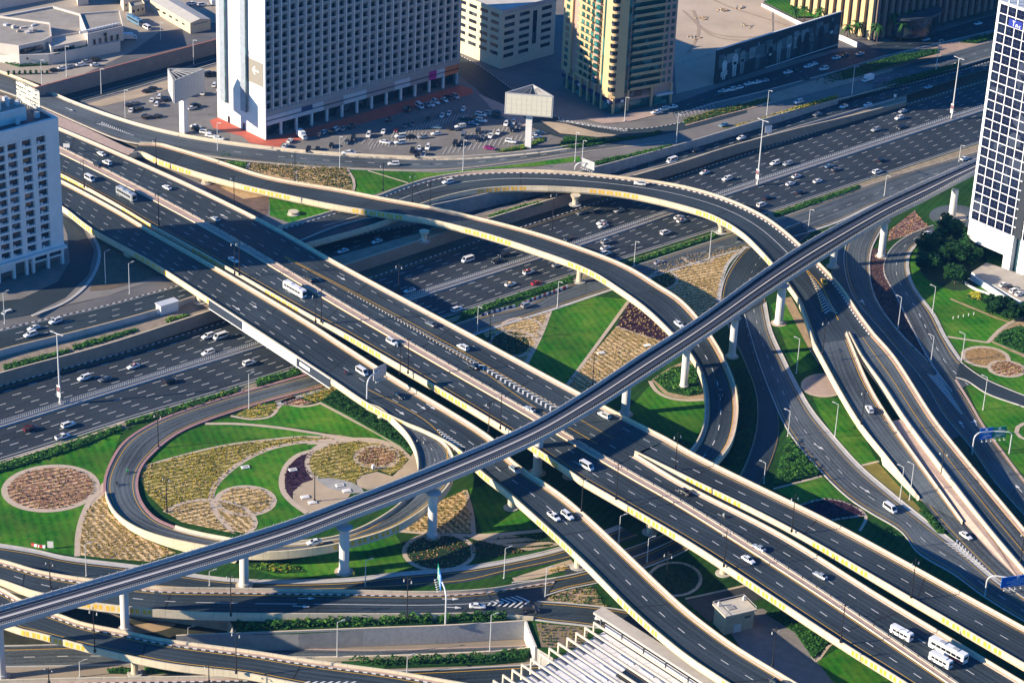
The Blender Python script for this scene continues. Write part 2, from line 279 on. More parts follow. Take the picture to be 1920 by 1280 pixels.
class Road:
    """a strip between two edges; stations i; across unit vectors; along lengths"""
    def __init__(s, L, R, z=0.0, ph=0.0, n=None):
        a = fillz(L, z); b = fillz(R, z)
        if not any(len(p) > 2 for p in R) and any(len(p) > 2 for p in L): b = None
        d = max(sum(math.dist(p[:2], q[:2]) for p, q in zip(a, a[1:])), sum(math.dist(p[:2], q[:2]) for p, q in zip(R, R[1:])))
        n = n or max(8, int(d/8)); s.n = n
        ca = catmull(a, n); cb = catmull(b if b else fillz(R, 0), n)
        if b is None: cb = [(q[0], q[1], p[2]) for p, q in zip(ca, cb)]
        dn = Vector((0, 0, ph))
        s.L = [P(x, y, zz+ph)-dn for x, y, zz in ca]; s.R = [P(x, y, zz+ph)-dn for x, y, zz in cb]
        s.W = [(q-p).length for p, q in zip(s.L, s.R)]
        s.C = [(q-p).normalized() for p, q in zip(s.L, s.R)]
        s.S = [0.0]
        for i in range(1, n): s.S.append(s.S[-1]+(((s.L[i]+s.R[i])-(s.L[i-1]+s.R[i-1]))*0.5).length)
    def at(s, i, off, up=0.0):
        """off >=0: metres from L; off<0: metres from R; 'f' fraction via tuple"""
        if isinstance(off, tuple): d = off[0]*s.W[i]+off[1]
        else: d = off if off >= 0 else s.W[i]+off
        p = s.L[i]+s.C[i]*d; return Vector((p.x, p.y, p.z+up))
    def surf(s, mb, m, a=0.0, b=-1e-6, up=0.0, i0=0, i1=None, uvx=0.0):
        i1 = i1 or s.n-1
        for i in range(i0, i1):
            p = [s.at(i, a, up), s.at(i, b, up), s.at(i+1, b, up), s.at(i+1, a, up)]
            w0 = (p[1]-p[0]).length; w1 = (p[2]-p[3]).length
            mb.face([p[0], p[3], p[2], p[1]], m, [(uvx, s.S[i]), (uvx, s.S[i+1]), (uvx+w1, s.S[i+1]), (uvx+w0, s.S[i])])
    def sweep(s, mb, m, prof, side='L', i0=0, i1=None, zbot=None):
        """prof: list of (offset from the edge inward, up); zbot(i) replaces up==None"""
        i1 = i1 or s.n-1
        def pt(i, q):
            o, u = q; b = s.L[i]+s.C[i]*o if side == 'L' else s.R[i]-s.C[i]*o
            return Vector((b.x, b.y, b.z+u if u is not None else zbot(i, b)))
        for i in range(i0, i1):
            for q, r in zip(prof, prof[1:]):
                a, b, c, d = pt(i, q), pt(i, r), pt(i+1, r), pt(i+1, q)
                L = abs(r[0]-q[0])+abs((r[1] or 0)-(q[1] or 0))
                mb.face([a, b, c, d] if side == 'R' else [a, d, c, b], m, [(0, s.S[i]), (L, s.S[i]), (L, s.S[i+1]), (0, s.S[i+1])] if side == 'R' else [(0, s.S[i]), (0, s.S[i+1]), (L, s.S[i+1]), (L, s.S[i])])
        for i in (i0, i1):
            if len(prof) > 3: mb.face([pt(i, q) for q in prof], m)
    def mark(s, mb, m, off, w=0.22, dash=None, t0=0.0, t1=1.0, up=0.03, ph=0.0):
        path = [(s.S[i], s.at(i, off, up), s.C[i]) for i in range(s.n)]
        a0, a1 = s.S[-1]*t0, s.S[-1]*t1
        def ip(x):
            x = min(max(x, 0), s.S[-1])
            lo = 0; hi = s.n-2
            while lo < hi:
                md = (lo+hi+1)//2
                if s.S[md] <= x: lo = md
                else: hi = md-1
            u = (x-s.S[lo])/max(1e-9, s.S[lo+1]-s.S[lo]); return path[lo][1].lerp(path[lo+1][1], u), path[lo][2].lerp(path[lo+1][2], u)
        segs = []
        if dash:
            x = a0+ph
            while x < a1: segs.append((x, min(a1, x+dash[0]))); x += dash[0]+dash[1]
        else:
            x = a0
            while x < a1-0.01: segs.append((x, min(a1, x+4.0))); x += 4.0
        for x, y in segs:
            p, c = ip(x); q, d = ip(y)
            mb.face([p-c*(w/2), q-d*(w/2), q+d*(w/2), p+c*(w/2)], m)
def poly(name, pts, z, m, kind='structure', skirt=None, sm=None, smooth=False, label=None, cat=None, parent=None, group=None):
    """flat ground patch from pixel points"""
    if smooth:
        pp = line(list(pts)+[pts[0]], z, n=max(24, len(pts)*10))[:-1]
    else: pp = [P(p[0], p[1], p[2] if len(p) > 2 else z) for p in pts]
    if sum(a.x*b.y-b.x*a.y for a, b in zip(pp, pp[1:]+pp[:1])) < 0: pp.reverse()
    mb = MB(); mb.face(pp, m)
    if skirt is not None:
        for a, b in zip(pp, pp[1:]+pp[:1]): mb.face([(a.x, a.y, skirt), (b.x, b.y, skirt), b, a], sm or m)
    o = mb.build(name, parent); tag(o, label, cat, group, kind)
    o['_poly'] = 0; del o['_poly']
    return o, pp
def ell(cx, cy, rx, ry, n=40, a0=0, a1=360, tilt=0):
    out = []
    for i in range(n+(a1-a0 < 360)):
        t = R_(a0+(a1-a0)*i/n); x = rx*math.cos(t); y = ry*math.sin(t); c, s_ = math.cos(R_(tilt)), math.sin(R_(tilt)); out.append((cx+x*c-y*s_, cy+x*s_+y*c))
    return out
def ribbon(name, pts, w, z, m, closed=False, h=0.0, kind='structure', parent=None, label=None, cat=None, raw=False, group=None):
    """constant-width strip (path, kerb, low wall if h) along a pixel polyline"""
    if closed and raw: wp = [P(p[0], p[1], z) for p in pts]+[P(pts[0][0], pts[0][1], z)]
    else: wp = line(list(pts)+([pts[0]] if closed else []), z)
    n = len(wp); mb = MB(); e = []
    for i in range(n):
        if closed: a, b = wp[(i-1) % (n-1)], wp[(i+1) % (n-1)] if i < n-1 else wp[1]
        else: a, b = wp[max(0, i-1)], wp[min(n-1, i+1)]
        d = Vector((b.x-a.x, b.y-a.y, 0)).normalized(); nrm = Vector((-d.y, d.x, 0))*(w/2); e.append((wp[i]-nrm, wp[i]+nrm))
    S = 0; up = Vector((0, 0, h))
    for i in range(n-1):
        s1 = S+(wp[i+1]-wp[i]).length; uv = [(0, S), (0, s1), (w, s1), (w, S)]
        a, b, c, d = e[i][0], e[i+1][0], e[i+1][1], e[i][1]
        mb.face([a+up, b+up, c+up, d+up], m, uv)
        if h > 0.02:
            mb.face([a, b, b+up, a+up], m, uv); mb.face([c, d, d+up, c+up], m, uv)
        S = s1
    if h > 0.02 and not closed:
        for k in (0, -1): mb.face([e[k][0], e[k][1], e[k][1]+up, e[k][0]+up], m)
    o = mb.build(name, parent); tag(o, label, cat, group, kind); return o
def wall(name, pts, ztop, zbot, m, label, cat='wall', th=0.5, cap=None, group=None):
    """retaining wall: pixel points are its top line at height ztop (a number or per-point z)"""
    wp = line(pts, ztop); n = len(wp); mb = MB(); e = []; S = 0
    for i in range(n):
        a, b = wp[max(0, i-1)], wp[min(n-1, i+1)]; d = Vector((b.x-a.x, b.y-a.y, 0)).normalized(); nr = Vector((d.y, -d.x, 0)); e.append((wp[i]+nr*0.02, wp[i]-nr*th))
    for i in range(n-1):
        a, b, c, d = e[i][0], e[i+1][0], e[i+1][1], e[i][1]; s1 = S+(wp[i+1]-wp[i]).length
        zb = (lambda p: zbot) if not callable(zbot) else zbot
        mb.face([(a.x, a.y, zb(a)), (b.x, b.y, zb(b)), b, a], m); mb.face([(c.x, c.y, zb(c)), (d.x, d.y, zb(d)), d, c], m)
        mb.face([a, b, c, d], cap or m); S = s1
    for k in (0, -1):
        a, d = e[k]; mb.face([(a.x, a.y, zb(a)), (d.x, d.y, zb(d)), d, a], m)
    o = mb.build(name); tag(o, label, cat, group); return o
# ================================================================== roads, decks, ground
def clamp(x, a=0.0, b=1.0): return max(a, min(b, x))
def zf(px):
    """height of the far terrace along the picture"""
    k = [(-400, 7.0), (1450, 6.8), (1580, 5.0), (1700, 2.2), (1800, 1.0), (1980, 0.6)]
    if px <= k[0][0]: return k[0][1]
    for (a, x), (b, y) in zip(k, k[1:]):
        if px <= b: return x+(y-x)*(px-a)/(b-a)
    return k[-1][1]
def ul(px):
    k = [(-300, 6.2), (365, 5.5), (640, 2.0), (900, 1.2), (1035, 1.5), (1280, 3.9), (1490, 3.5), (1660, 1.5), (1780, 0.6), (1980, 0.35)]
    if px <= k[0][0]: return k[0][1]
    for (a, x), (b, y) in zip(k, k[1:]):
        if px <= b: return x+(y-x)*(px-a)/(b-a)
    return k[-1][1]
def stz(px): return 4.0 if px < 1150 else (4.0+(ul(1280)-4.0)*clamp((px-1150)/130) if px < 1280 else ul(px))
def zz(pts, f): return [(p[0], p[1], f(p[0])) for p in pts]
def marks(parent): return MB()
def pline(mb, pts, w, m, z, dash=None, up=0.035):
    pp = line(pts, z, n=max(4, int(sum(math.dist(a[:2], b[:2]) for a, b in zip(pts, pts[1:]))/6)))
    S = [0]
    for a, b in zip(pp, pp[1:]): S.append(S[-1]+(b-a).length)
    def ip(x):
        for i in range(len(S)-1):
            if x <= S[i+1]: return pp[i].lerp(pp[i+1], (x-S[i])/max(1e-9, S[i+1]-S[i])), (pp[i+1]-pp[i])
        return pp[-1], pp[-1]-pp[-2]
    x = 0
    while x < S[-1]:
        y = min(S[-1], x+(dash[0] if dash else 4.0)); (p, d), (q, e) = ip(x), ip(y)
        n = Vector((-d.y, d.x, 0)).normalized()*(w/2); n2 = Vector((-e.y, e.x, 0)).normalized()*(w/2); u = Vector((0, 0, up))
        mb.face([p-n+u, q-n2+u, q+n2+u, p+n+u], m); x = y+(dash[1] if dash else 0)
def chev(mb, a, b, wa, wb, n, z, m=WHITE, s=1, thick=0.55, up=0.035, ln=1.0):
    A = P(a[0], a[1], a[2] if len(a) > 2 else z); B = P(b[0], b[1], b[2] if len(b) > 2 else z); d = (B-A).normalized(); nr = Vector((-d.y, d.x, 0)); u = Vector((0, 0, up))
    for k in range(n):
        t = (k+0.5)/n; p = A.lerp(B, t); h = (wa+(wb-wa)*t)/2
        for e in (-1, 1):
            q = p-d*(s*h*ln)+nr*(e*h); mb.face([p+u, q+u, q-d*(s*thick)+u, p-d*(s*thick)+u], m)
def arrow(mb, px, py, z, dx, dy, L=5.0, m=WHITE, turn=0):
    a = pdir(px, py, z, dx, dy); c = P(px, py, z+0.04); d = Vector((math.cos(a), math.sin(a), 0)); n = Vector((-d.y, d.x, 0)); w = 0.16
    mb.face([c-d*L/2-n*w, c+d*L*0.1-n*w, c+d*L*0.1+n*w, c-d*L/2+n*w], m)
    mb.face([c+d*L*0.1-n*0.7, c+d*L/2, c+d*L*0.1+n*0.7], m)
    if turn: mb.face([c-d*0.2+n*0, c+n*(turn*1.5)+d*0.2, c+n*(turn*1.5)+d*0.8, c+d*0.4], m)
def road(name, L, R, z, m=ASP, kL=None, kR=None, sL=0.0, sR=0.0, smat=LGREY, mk=(), lay=0.0, extra=None, kh=0.14):
    """ground road: kL/kR kerb material (None = no kerb), sL/sR light shoulder width; mk = list of mark() argument dicts"""
    rd = Road(L, R, z); mb = MB()
    rd.surf(mb, m, sL, -sR-1e-6, lay)
    if sL: rd.surf(mb, smat, 0, sL, lay)
    if sR: rd.surf(mb, smat, -sR, -1e-6, lay)
    o = mb.build(name); tag(o, kind='structure')
    for sd, km in (('L', kL), ('R', kR)):
        if km:
            k = MB(); rd.sweep(k, km, [(-0.28, lay-0.3), (-0.28, lay+kh), (0.22, lay+kh), (0.22, lay)], sd); k.build('kerb', o)
    if mk or extra:
        q = MB()
        for a in mk:
            a = dict(a); a.setdefault('m', WHITE); a['up'] = lay+0.03; rd.mark(q, **a)
        if extra: extra(q, rd)
        if q.f: q.build('road_markings', o)
    rd.o = o; return rd
SHO = asphalt('asphalt_shoulder', (0.060, 0.068, 0.074), 0.55, 0.006)
KPALE = mat('kerb_pale', (0.60, 0.48, 0.37), 0.85, 0.15, 0.5)
DASH = (3.0, 6.3)
def yl(off, **k): return dict(off=off, m=YEL, w=0.24, **k)
def wd(off, **k): return dict(off=off, m=WHITE, w=0.24, dash=DASH, **k)
def deck(name, label, L, R, z, cat='viaduct', m=ASPV, mk=(), panels=None, piers=(), ends=True, gL=None, gR=None, kerbm=PINK, kw=0.9, kstripe=(), extra=None, dep=1.75, iL0=0, iL1=None, iR0=0, iR1=None, root=None, pmat=CREAM, kwL=None, sh=None):
    """elevated road. L/R are the outer top edges of its parapets; gL/gR: ground height to which that side's fascia is walled once the deck is low"""
    rd = Road(L, R, z, ph=1.0)
    near = lambda E, q: q if not isinstance(q, tuple) else min(range(rd.n), key=lambda i: math.dist(PX(E[i]), q))
    iL0, iL1, iR0, iR1 = near(rd.L, iL0), near(rd.L, iL1), near(rd.R, iR0), near(rd.R, iR1); root = root or empty(name, (rd.L[0]+rd.R[0])/2, label, cat)
    off = Vector(root.location)
    def bld(mb, nm, par=None):
        if par is None: mb.v = [(a-off.x, b-off.y, c-off.z) for a, b, c in mb.v]; return mb.build(nm, root)
        mb.v = [(a-off.x, b-off.y, c-off.z) for a, b, c in mb.v]; return mb.build(nm, par)
    mb = MB(); rd.surf(mb, m, 0.4, -0.4)
    for sd_, w_ in (sh or {}).items(): rd.surf(mb, SHO, *((0.4, w_) if sd_ == 'L' else (-w_, -0.4)), 0.014)
    for i in range(rd.n-1):                                       # soffit
        mb.face([rd.at(i, 0.4, -dep), rd.at(i, -0.4, -dep), rd.at(i+1, -0.4, -dep), rd.at(i+1, 0.4, -dep)], pmat)
    if ends:
        for i in (0, rd.n-1): mb.face([rd.at(i, 0.3, -dep), rd.at(i, -0.3, -dep), rd.at(i, -0.3, 0), rd.at(i, 0.3, 0)], pmat)
    bld(mb, 'deck')
    kw0 = kw
    for sd, g, i0, i1 in (('L', gL, iL0, iL1), ('R', gR, iR0, iR1)):
        kw = kwL if (sd == 'L' and kwL) else kw0
        q = MB()
        if g is None: prof = [(0.45, -dep), (0.0, -1.05), (0.0, 1.0), (0.42, 1.0), (0.42, 0.0)]
        else: prof = [(0.0, None), (0.0, 1.0), (0.42, 1.0), (0.42, 0.0)]
        def zb(i, b, g=g):
            return g if (g is not None and b.z-dep < g+1.9) else b.z-dep
        rd.sweep(q, pmat, prof, sd, i0, i1, zb)
        rd.sweep(q, kerbm, [(0.42, 0.17), (0.42+kw, 0.17), (0.42+kw, 0.0)], sd, i0, i1)
        if sd in kstripe: rd.sweep(q, KERB, [(0.425+kw, 0.0), (0.425+kw, 0.19), (0.75+kw, 0.19), (0.75+kw, 0.0)], sd, i0, i1)
        par = bld(q, 'parapet')
        if panels and sd in panels:
            pn = MB(); x = panels[sd][0]; step = 49.0
            while x < rd.S[-1]*panels[sd][1]:
                for k in range(12):
                    s_ = x+k*1.5+(k//2)*0.7
                    i = next((j for j in range(rd.n-1) if rd.S[j+1] > s_), rd.n-2); u = (s_-rd.S[i])/(rd.S[i+1]-rd.S[i])
                    E = rd.L if sd == 'L' else rd.R; p = E[i].lerp(E[i+1], u); d = (E[i+1]-E[i]).normalized(); nr = rd.C[i]*(-1 if sd == 'L' else 1)*0.03
                    a = p+nr-d*0.52; b = p+nr+d*0.52; pn.face([a+Vector((0, 0, -0.9)), b+Vector((0, 0, -0.9)), b+Vector((0, 0, 0.6)), a+Vector((0, 0, 0.6))], PANEL)
                x += step
            bld(pn, 'fascia_panels', None)
    if mk or extra:
        q = MB()
        for a in mk: a = dict(a); a.setdefault('m', WHITE); rd.mark(q, **a)
        if extra: extra(q, rd)
        bld(q, 'road_markings')
    for pr in piers:
        px, py, zg, ztop = pr[:4]; r = pr[4] if len(pr) > 4 else 1.1; c = P(px, py, zg); q = MB()
        q.tube((c.x, c.y, zg), (c.x, c.y, ztop-1.4), r, r, pmat, 12, False)
        q.tube((c.x, c.y, ztop-1.9), (c.x, c.y, ztop-0.05), r, r*1.9, pmat, 12, True)
        q.tube((c.x, c.y, zg), (c.x, c.y, zg+0.25), r*2.2, r*2.2, LGREY, 16)
        bld(q, 'pier')
    rd.root = root; rd.bld = bld; return rd
# ------------------------------------------------------------------ ground sheets
mb = MB(); mb.face([(-3000, -200, -5.3), (3000, -200, -5.3), (3000, 9000, -5.3), (-3000, 9000, -5.3)], mat('dusty_ground', (0.30, 0.25, 0.19), 0.95, 0.3, 0.02, detail=9)); tag(mb.build('ground'), kind='structure')
NEAR_SZR = [(-250, 940), (-150, 912), (80, 840), (233, 790), (443, 727), (563, 688), (827, 598), (1077, 515), (1440, 400), (1600, 347), (1833, 270), (2050, 200)]
GRD = 0.3
_g = [(p[0], p[1]) for p in NEAR_SZR]+[(2300, 700), (2300, 1500), (1560, 1500), (1230, 1330), (1085, 1262), (1003, 1212), (985, 1165), (800, 1174), (560, 1188), (445, 1190), (425, 1152), (300, 1132), (150, 1112), (0, 1070), (-250, 1050)]
poly('lawn_ground', _g, GRD, LAWN, 'structure', -5.3, GREY)
# motorway
SZF = [(-150, 772), (0, 724), (237, 660), (430, 601), (707, 517), (873, 460), (1075, 395), (1280, 328), (1490, 260), (1600, 226), (1780, 172), (2000, 106)]
SZN = [(-150, 910), (80, 839), (233, 789), (443, 726), (563, 687), (827, 597), (1077, 514), (1440, 399), (1600, 346), (1833, 269), (2000, 214)]
SZM = [(-150, 842), (0, 796), (250, 718), (500, 641), (820, 541), (1010, 480), (1160, 431), (1347, 366), (1593, 284), (1847, 201), (2000, 152)]
def szmk(q, rd):
    f = Road(SZF, SZM, 0.0); nrr = Road(SZM, SZN, 0.0)
    for r, e in ((f, 0), (nrr, 0)):
        for k in range(1, 6): r.mark(q, WHITE, ((k+0.15)/6.35, 0), 0.26, (3.2, 6.0), ph=(k*3.3) % 9)
        r.mark(q, YEL, 1.9, 0.2); r.mark(q, WHITE, -1.9, 0.24)
szr = road('motorway', SZF, SZN, 0.0, ASPK, kL=KERB, kR=LGREY, sL=0.0, extra=szmk)
md = Road([(x, y) for x, y in SZM], [(x, y+7) for x, y in SZM], 0.0)
mroot = empty('median_barrier', md.L[0], 'long pale concrete median with a steel rail fence down the middle of the sunken motorway', 'barrier'); mo = Vector(mroot.location)
q = MB(); md.sweep(q, LGREY, [(-0.1, 0.0), (0.15, 0.55), (0.5, 0.55), (0.8, 0.0)], 'L'); md.sweep(q, LGREY, [(-0.1, 0.0), (0.15, 0.55), (0.5, 0.55), (0.8, 0.0)], 'R')
md.surf(q, mat('median_fill', (0.36, 0.33, 0.29), 0.9, 0.2, 0.5), 0.8, -0.8, 0.2); q.v = [(a-mo.x, b-mo.y, c-mo.z) for a, b, c in q.v]; q.build('median_kerb', mroot)
q = MB()
for i in range(md.n-1):
    for k in (0.0, 0.5):
        p = md.L[i].lerp(md.L[i+1], k)+md.C[i]*0.3; q.box((p.x, p.y, 0.5), (0.12, 0.12, 1.3), GALV)
    a = md.at(i, 0.3); b = md.at(i+1, 0.3); q.tube((a.x, a.y, 1.75), (b.x, b.y, 1.75), 0.07, 0.07, GALV, 4, False); q.tube((a.x, a.y, 1.2), (b.x, b.y, 1.2), 0.05, 0.05, GALV, 4, False)
q.v = [(a-mo.x, b-mo.y, c-mo.z) for a, b, c in q.v]; q.build('rail_fence', mroot)
# far side: walls, strip, frontage road, terrace
WT = [(-150, 746), (0, 699), (200, 645), (400, 580), (660, 492), (827, 438), (950, 399), (1075, 361), (1280, 303), (1360, 277), (1490, 242), (1600, 216), (1700, 190)]
UN = [(-150, 705), (0, 657), (150, 620), (297, 580), (365, 556), (640, 480), (750, 449), (893, 404), (1033, 366), (1160, 331), (1280, 301), (1513, 233), (1677, 186), (1790, 150), (2000, 83)]
UF = [(-150, 665), (0, 619), (190, 575), (350, 531), (640, 448), (773, 421), (893, 390), (1033, 352), (1140, 322), (1280, 282), (1420, 240), (1593, 184), (1780, 138), (2000, 70)]
st = Road(zz(UN[:12]+[(1600, 207), (1700, 179)], lambda x: stz(x)), zz(WT, stz)); mb = MB(); st.surf(mb, mat('strip_soil', (0.30, 0.24, 0.18), 0.95, 0.35, 0.25)); tag(mb.build('verge'), kind='structure')
wall('retaining_wall', zz(WT, lambda x: stz(x)+0.9), 0, -0.1, BROWNW, 'long tan concrete retaining wall along the far edge of the sunken motorway', 'wall', 0.5, CREAMT)
fr = road('frontage_road', zz(UF, ul), zz(UN, ul), 0, ASP, kL=KERB, mk=[wd((0.36, 0)), wd((0.68, 0)), dict(off=0.8, m=WHITE, w=0.2), yl(-0.9)])
wall('barrier_wall', zz([(p[0], p[1]-1) for p in UN[:13]], lambda x: ul(x)+0.8), 0, lambda p: 0.5, LGREY, 'pale concrete barrier between the frontage road and the planted verge', 'barrier', 0.35, LGREY)
FAR = [(-150, 640), (0, 600), (200, 555), (350, 505), (560, 452), (640, 421), (773, 392), (893, 367), (1033, 335), (1140, 307), (1280, 269), (1430, 224), (1573, 182), (1780, 134), (2000, 66)]
def clipx(pg, x0, x1):
    def half(pg, x, keep):
        out = []
        for a, b in zip(pg, pg[1:]+pg[:1]):
            ia, ib = keep(a[0]), keep(b[0])
            if ia: out.append(a)
            if ia != ib: t = (x-a[0])/(b[0]-a[0]); out.append((x, a[1]+(b[1]-a[1])*t))
        return out
    pg = half([(p[0], p[1]) for p in pg], x0, lambda v: v >= x0-1e-9)
    return half(pg, x1, lambda v: v <= x1+1e-9) if len(pg) > 2 else []
def slab(name, pg, f, m, step=25, kind='structure'):
    mb = MB(); x0 = min(p[0] for p in pg); x1 = max(p[0] for p in pg); n = max(1, int((x1-x0)/step)) if x1 > 1400 else 1
    for i in range(n):
        q = clipx(pg, x0+(x1-x0)*i/n, x0+(x1-x0)*(i+1)/n) if n > 1 else pg
        if len(q) > 2:
            w_ = [P(p[0], p[1], f(p[0])) for p in q]
            if sum(a.x*b.y-b.x*a.y for a, b in zip(w_, w_[1:]+w_[:1])) < 0: w_.reverse()
            mb.face(w_, m)
    o = mb.build(name); return tag(o, kind=kind)
TERR = mat('terrace_paving', (0.20, 0.185, 0.17), 0.95, 0.3, 0.05, detail=8)
slab('terrace', [(-900, -500)]+[(-900, 830)]+FAR+[(2400, -60), (2400, -500)], zf, TERR)
eb = Road(zz(FAR[:6], zf), zz([(p[0], p[1]) for p in UF[:5]], ul)); mb = MB(); eb.surf(mb, TERR); tag(mb.build('embankment'), kind='structure')
wall('retaining_wall', zz(FAR[4:13], lambda x: zf(x)+0.7), 0, lambda p: 0.4, GREY, 'grey concrete retaining wall rising from the frontage road below the hotel side', 'wall', 0.5, LGREY)
# ------------------------------------------------------------------ the twin viaduct
ZV = 10.0
V2U = [(-60, 172), (115, 240), (235, 291), (360, 347), (513, 423), (640, 495), (868, 617), (1095, 739), (1252, 820)]
V2L = [(-60, 245), (113, 325), (220, 383), (283, 421), (380, 474), (583, 591), (640, 621), (957, 808), (1020, 850), (1092, 899)]
MED = [(-60, 203), (113, 283), (253, 353), (395, 429), (467, 470), (640, 574), (868, 706), (1003, 784), (1113, 851), (1190, 896)]
MED2 = [(1190, 896), (1280, 948), (1523, 1103), (1763, 1266), (1830, 1312)]
def v2x(q, rd):
    a = Road(V2U, MED, ZV); b = Road(MED, V2L, ZV)
    a.mark(q, YEL, 2.0, 0.24); a.mark(q, YEL, -1.7, 0.24)
    for f in (0.27, 0.5, 0.73): a.mark(q, WHITE, (f, 0), 0.24, DASH, 0.0, 0.43)
    for f in (0.25, 0.68): a.mark(q, WHITE, (f, 0), 0.24, DASH, 0.43, 1.0)
    b.mark(q, YEL, 1.7, 0.24); b.mark(q, YEL, -1.9, 0.24)
    for f in (0.36, 0.63): b.mark(q, WHITE, (f, 0), 0.24, DASH)
    pline(q, [(533, 480), (720, 578), (890, 672), (1010, 742), (1150, 822)], 0.26, YEL, ZV)
    pline(q, [(533, 482), (720, 583), (880, 678), (985, 752), (1120, 832)], 0.26, YEL, ZV)
    chev(q, (650, 545), (890, 680), 0.7, 2.6, 40, ZV, s=-1, thick=0.5); chev(q, (893, 681), (1035, 763), 2.6, 4.6, 17, ZV, s=-1, thick=0.8)
    arrow(q, 640, 521, ZV, 20, 11)
    arrow(q, 420, 405, ZV, -20, -10)
v2 = deck('viaduct', 'main cream concrete viaduct carrying the upper carriageways across the sunken motorway', V2U, V2L, ZV, extra=v2x, panels={'R': (60, 0.95)}, ends=False, kwL=1.15, sh={'L': 2.4}, kerbm=KPALE,
          piers=[(1068, 893, GRD, ZV-1.7), (400, 520, 4, ZV-1.7)])
def median(dk, pts):
    mdz = Road([(x+2.2, y-4.6) for x, y in pts], [(x-2.2, y+4.6) for x, y in pts], ZV)
    q = MB()
    for sd in 'LR': mdz.sweep(q, KPALE, [(0, 0), (0.06, 0.45), (0.4, 0.45), (0.45, 0.25)], sd)
    mdz.surf(q, PINK, 0.45, -0.45, 0.25); dk.bld(q, 'median'); q = MB(); x = 2.0
    for i in range(mdz.n-1):
        while x < mdz.S[i+1]: u = (x-mdz.S[i])/(mdz.S[i+1]-mdz.S[i]); p = mdz.L[i].lerp(mdz.L[i+1], u)+mdz.C[i]*.25; q.box((p.x, p.y, ZV+.45), (.3, .3, .75), POLED); x += 6.0
    for i in range(mdz.n-1):
        a, b = mdz.at(i, .25, .85), mdz.at(i+1, .25, .85); q.tube(a, b, .05, .05, GALV, 4, False)
    dk.bld(q, 'guard_posts')
median(v2, MED)
V3L = [(1252, 820), (1310, 853), (1573, 983), (1805, 1110), (1960, 1195)]; V3R = [(1190, 845), (1280, 889), (1473, 985), (1707, 1119), (1960, 1266)]
v3 = deck('exit_viaduct', 'cream exit viaduct that leaves the main viaduct and runs to the lower right edge', V3L, V3R, ZV, mk=[yl(2.3), yl(-1.7), wd((0.52, 0))], panels={'R': (22, 1.0)}, ends=False, kwL=1.15, sh={'L': 3.4}, kerbm=KPALE,
          piers=[(1716, 1128, GRD, ZV-1.7)])
V2bL = [(1191, 849), (1280, 903), (1467, 1000), (1660, 1120), (1960, 1300)]; V2bR = [(1092, 899), (1160, 938), (1280, 1008), (1357, 1057), (1573, 1200), (1697, 1278), (1800, 1345)]
def v2bx(q, rd):
    a = Road(V2bL, MED2, ZV); b = Road(MED2, V2bR, ZV)
    a.mark(q, YEL, 1.7, 0.24); a.mark(q, WHITE, (0.52, 0), 0.24, DASH); b.mark(q, YEL, 1.7, 0.24); b.mark(q, YEL, -2.0, 0.24); b.mark(q, WHITE, (0.52, 0), 0.24, DASH)
v2b = deck('viaduct', 'twin carriageway viaduct section with buses running out at the lower right', V2bL, V2bR, ZV, extra=v2bx, panels={'R': (22, 1.0)}, ends=False, kwL=1.0, kerbm=KPALE, sh={'L': 2.2},
           piers=[(1218, 998, GRD, ZV-1.7), (1356, 1075, GRD, ZV-1.7)])
median(v2b, MED2)
# lower carriageway, running on as the ramp to the bottom edge
V1L = [(-60, 257), (113, 336), (220, 393), (283, 431), (380, 485), (583, 605), (640, 642), (733, 702), (927, 823, 10), (960, 860), (1067, 936, 10), (1280, 1133), (1330, 1173), (1383, 1211), (1493, 1278), (1570, 1325, 9)]
V1R = [(-60, 300), (60, 356), (117, 387), (170, 427), (283, 490), (383, 554), (617, 707), (690, 756), (750, 787), (800, 808), (853, 837), (903, 884), (950, 921), (1080, 1038), (1187, 1144), (1280, 1222), (1345, 1266), (1450, 1330)]
def v1x(q, rd):
    for f in (0.32, 0.56, 0.78): rd.mark(q, WHITE, (f, 0), 0.24, DASH, 0.0, 0.47)
    rd.mark(q, YEL, 2.0, 0.24); rd.mark(q, YEL, -1.9, 0.24, None, 0.0, 0.455); rd.mark(q, YEL, -1.9, 0.24, None, 0.585, 1.0)
    rd.mark(q, WHITE, (0.5, 0), 0.24, DASH, 0.49, 1.0)
    pline(q, [(690, 730), (760, 765), (800, 790), (826, 815), (838, 840), (838, 866)], 0.26, YEL, ZV)
    chev(q, (818, 803), (856, 836), 1.0, 4.6, 9, ZV, s=-1, thick=0.6)
    for p in ((475, 573), (443, 577), (750, 772), (790, 762), (808, 762)): arrow(q, p[0], p[1], ZV, 20, 13)
v1 = deck('viaduct', 'lower carriageway viaduct turning into the ramp that leaves through the bottom edge', V1L, V1R, 10, extra=v1x, panels={'R': (70, 1.0)}, ends=False, kwL=1.15, kerbm=KPALE, sh={'L': 2.2},
          piers=[(375, 566, 4, ZV-1.7, 1.2), (243, 484, 6.3, ZV-1.7, 1.2), (573, 694, GRD, ZV-1.7, 1.2), (958, 952, GRD, ZV-1.7), (1083, 1063, GRD, ZV-1.7), (714, 788, GRD, 8.2)])
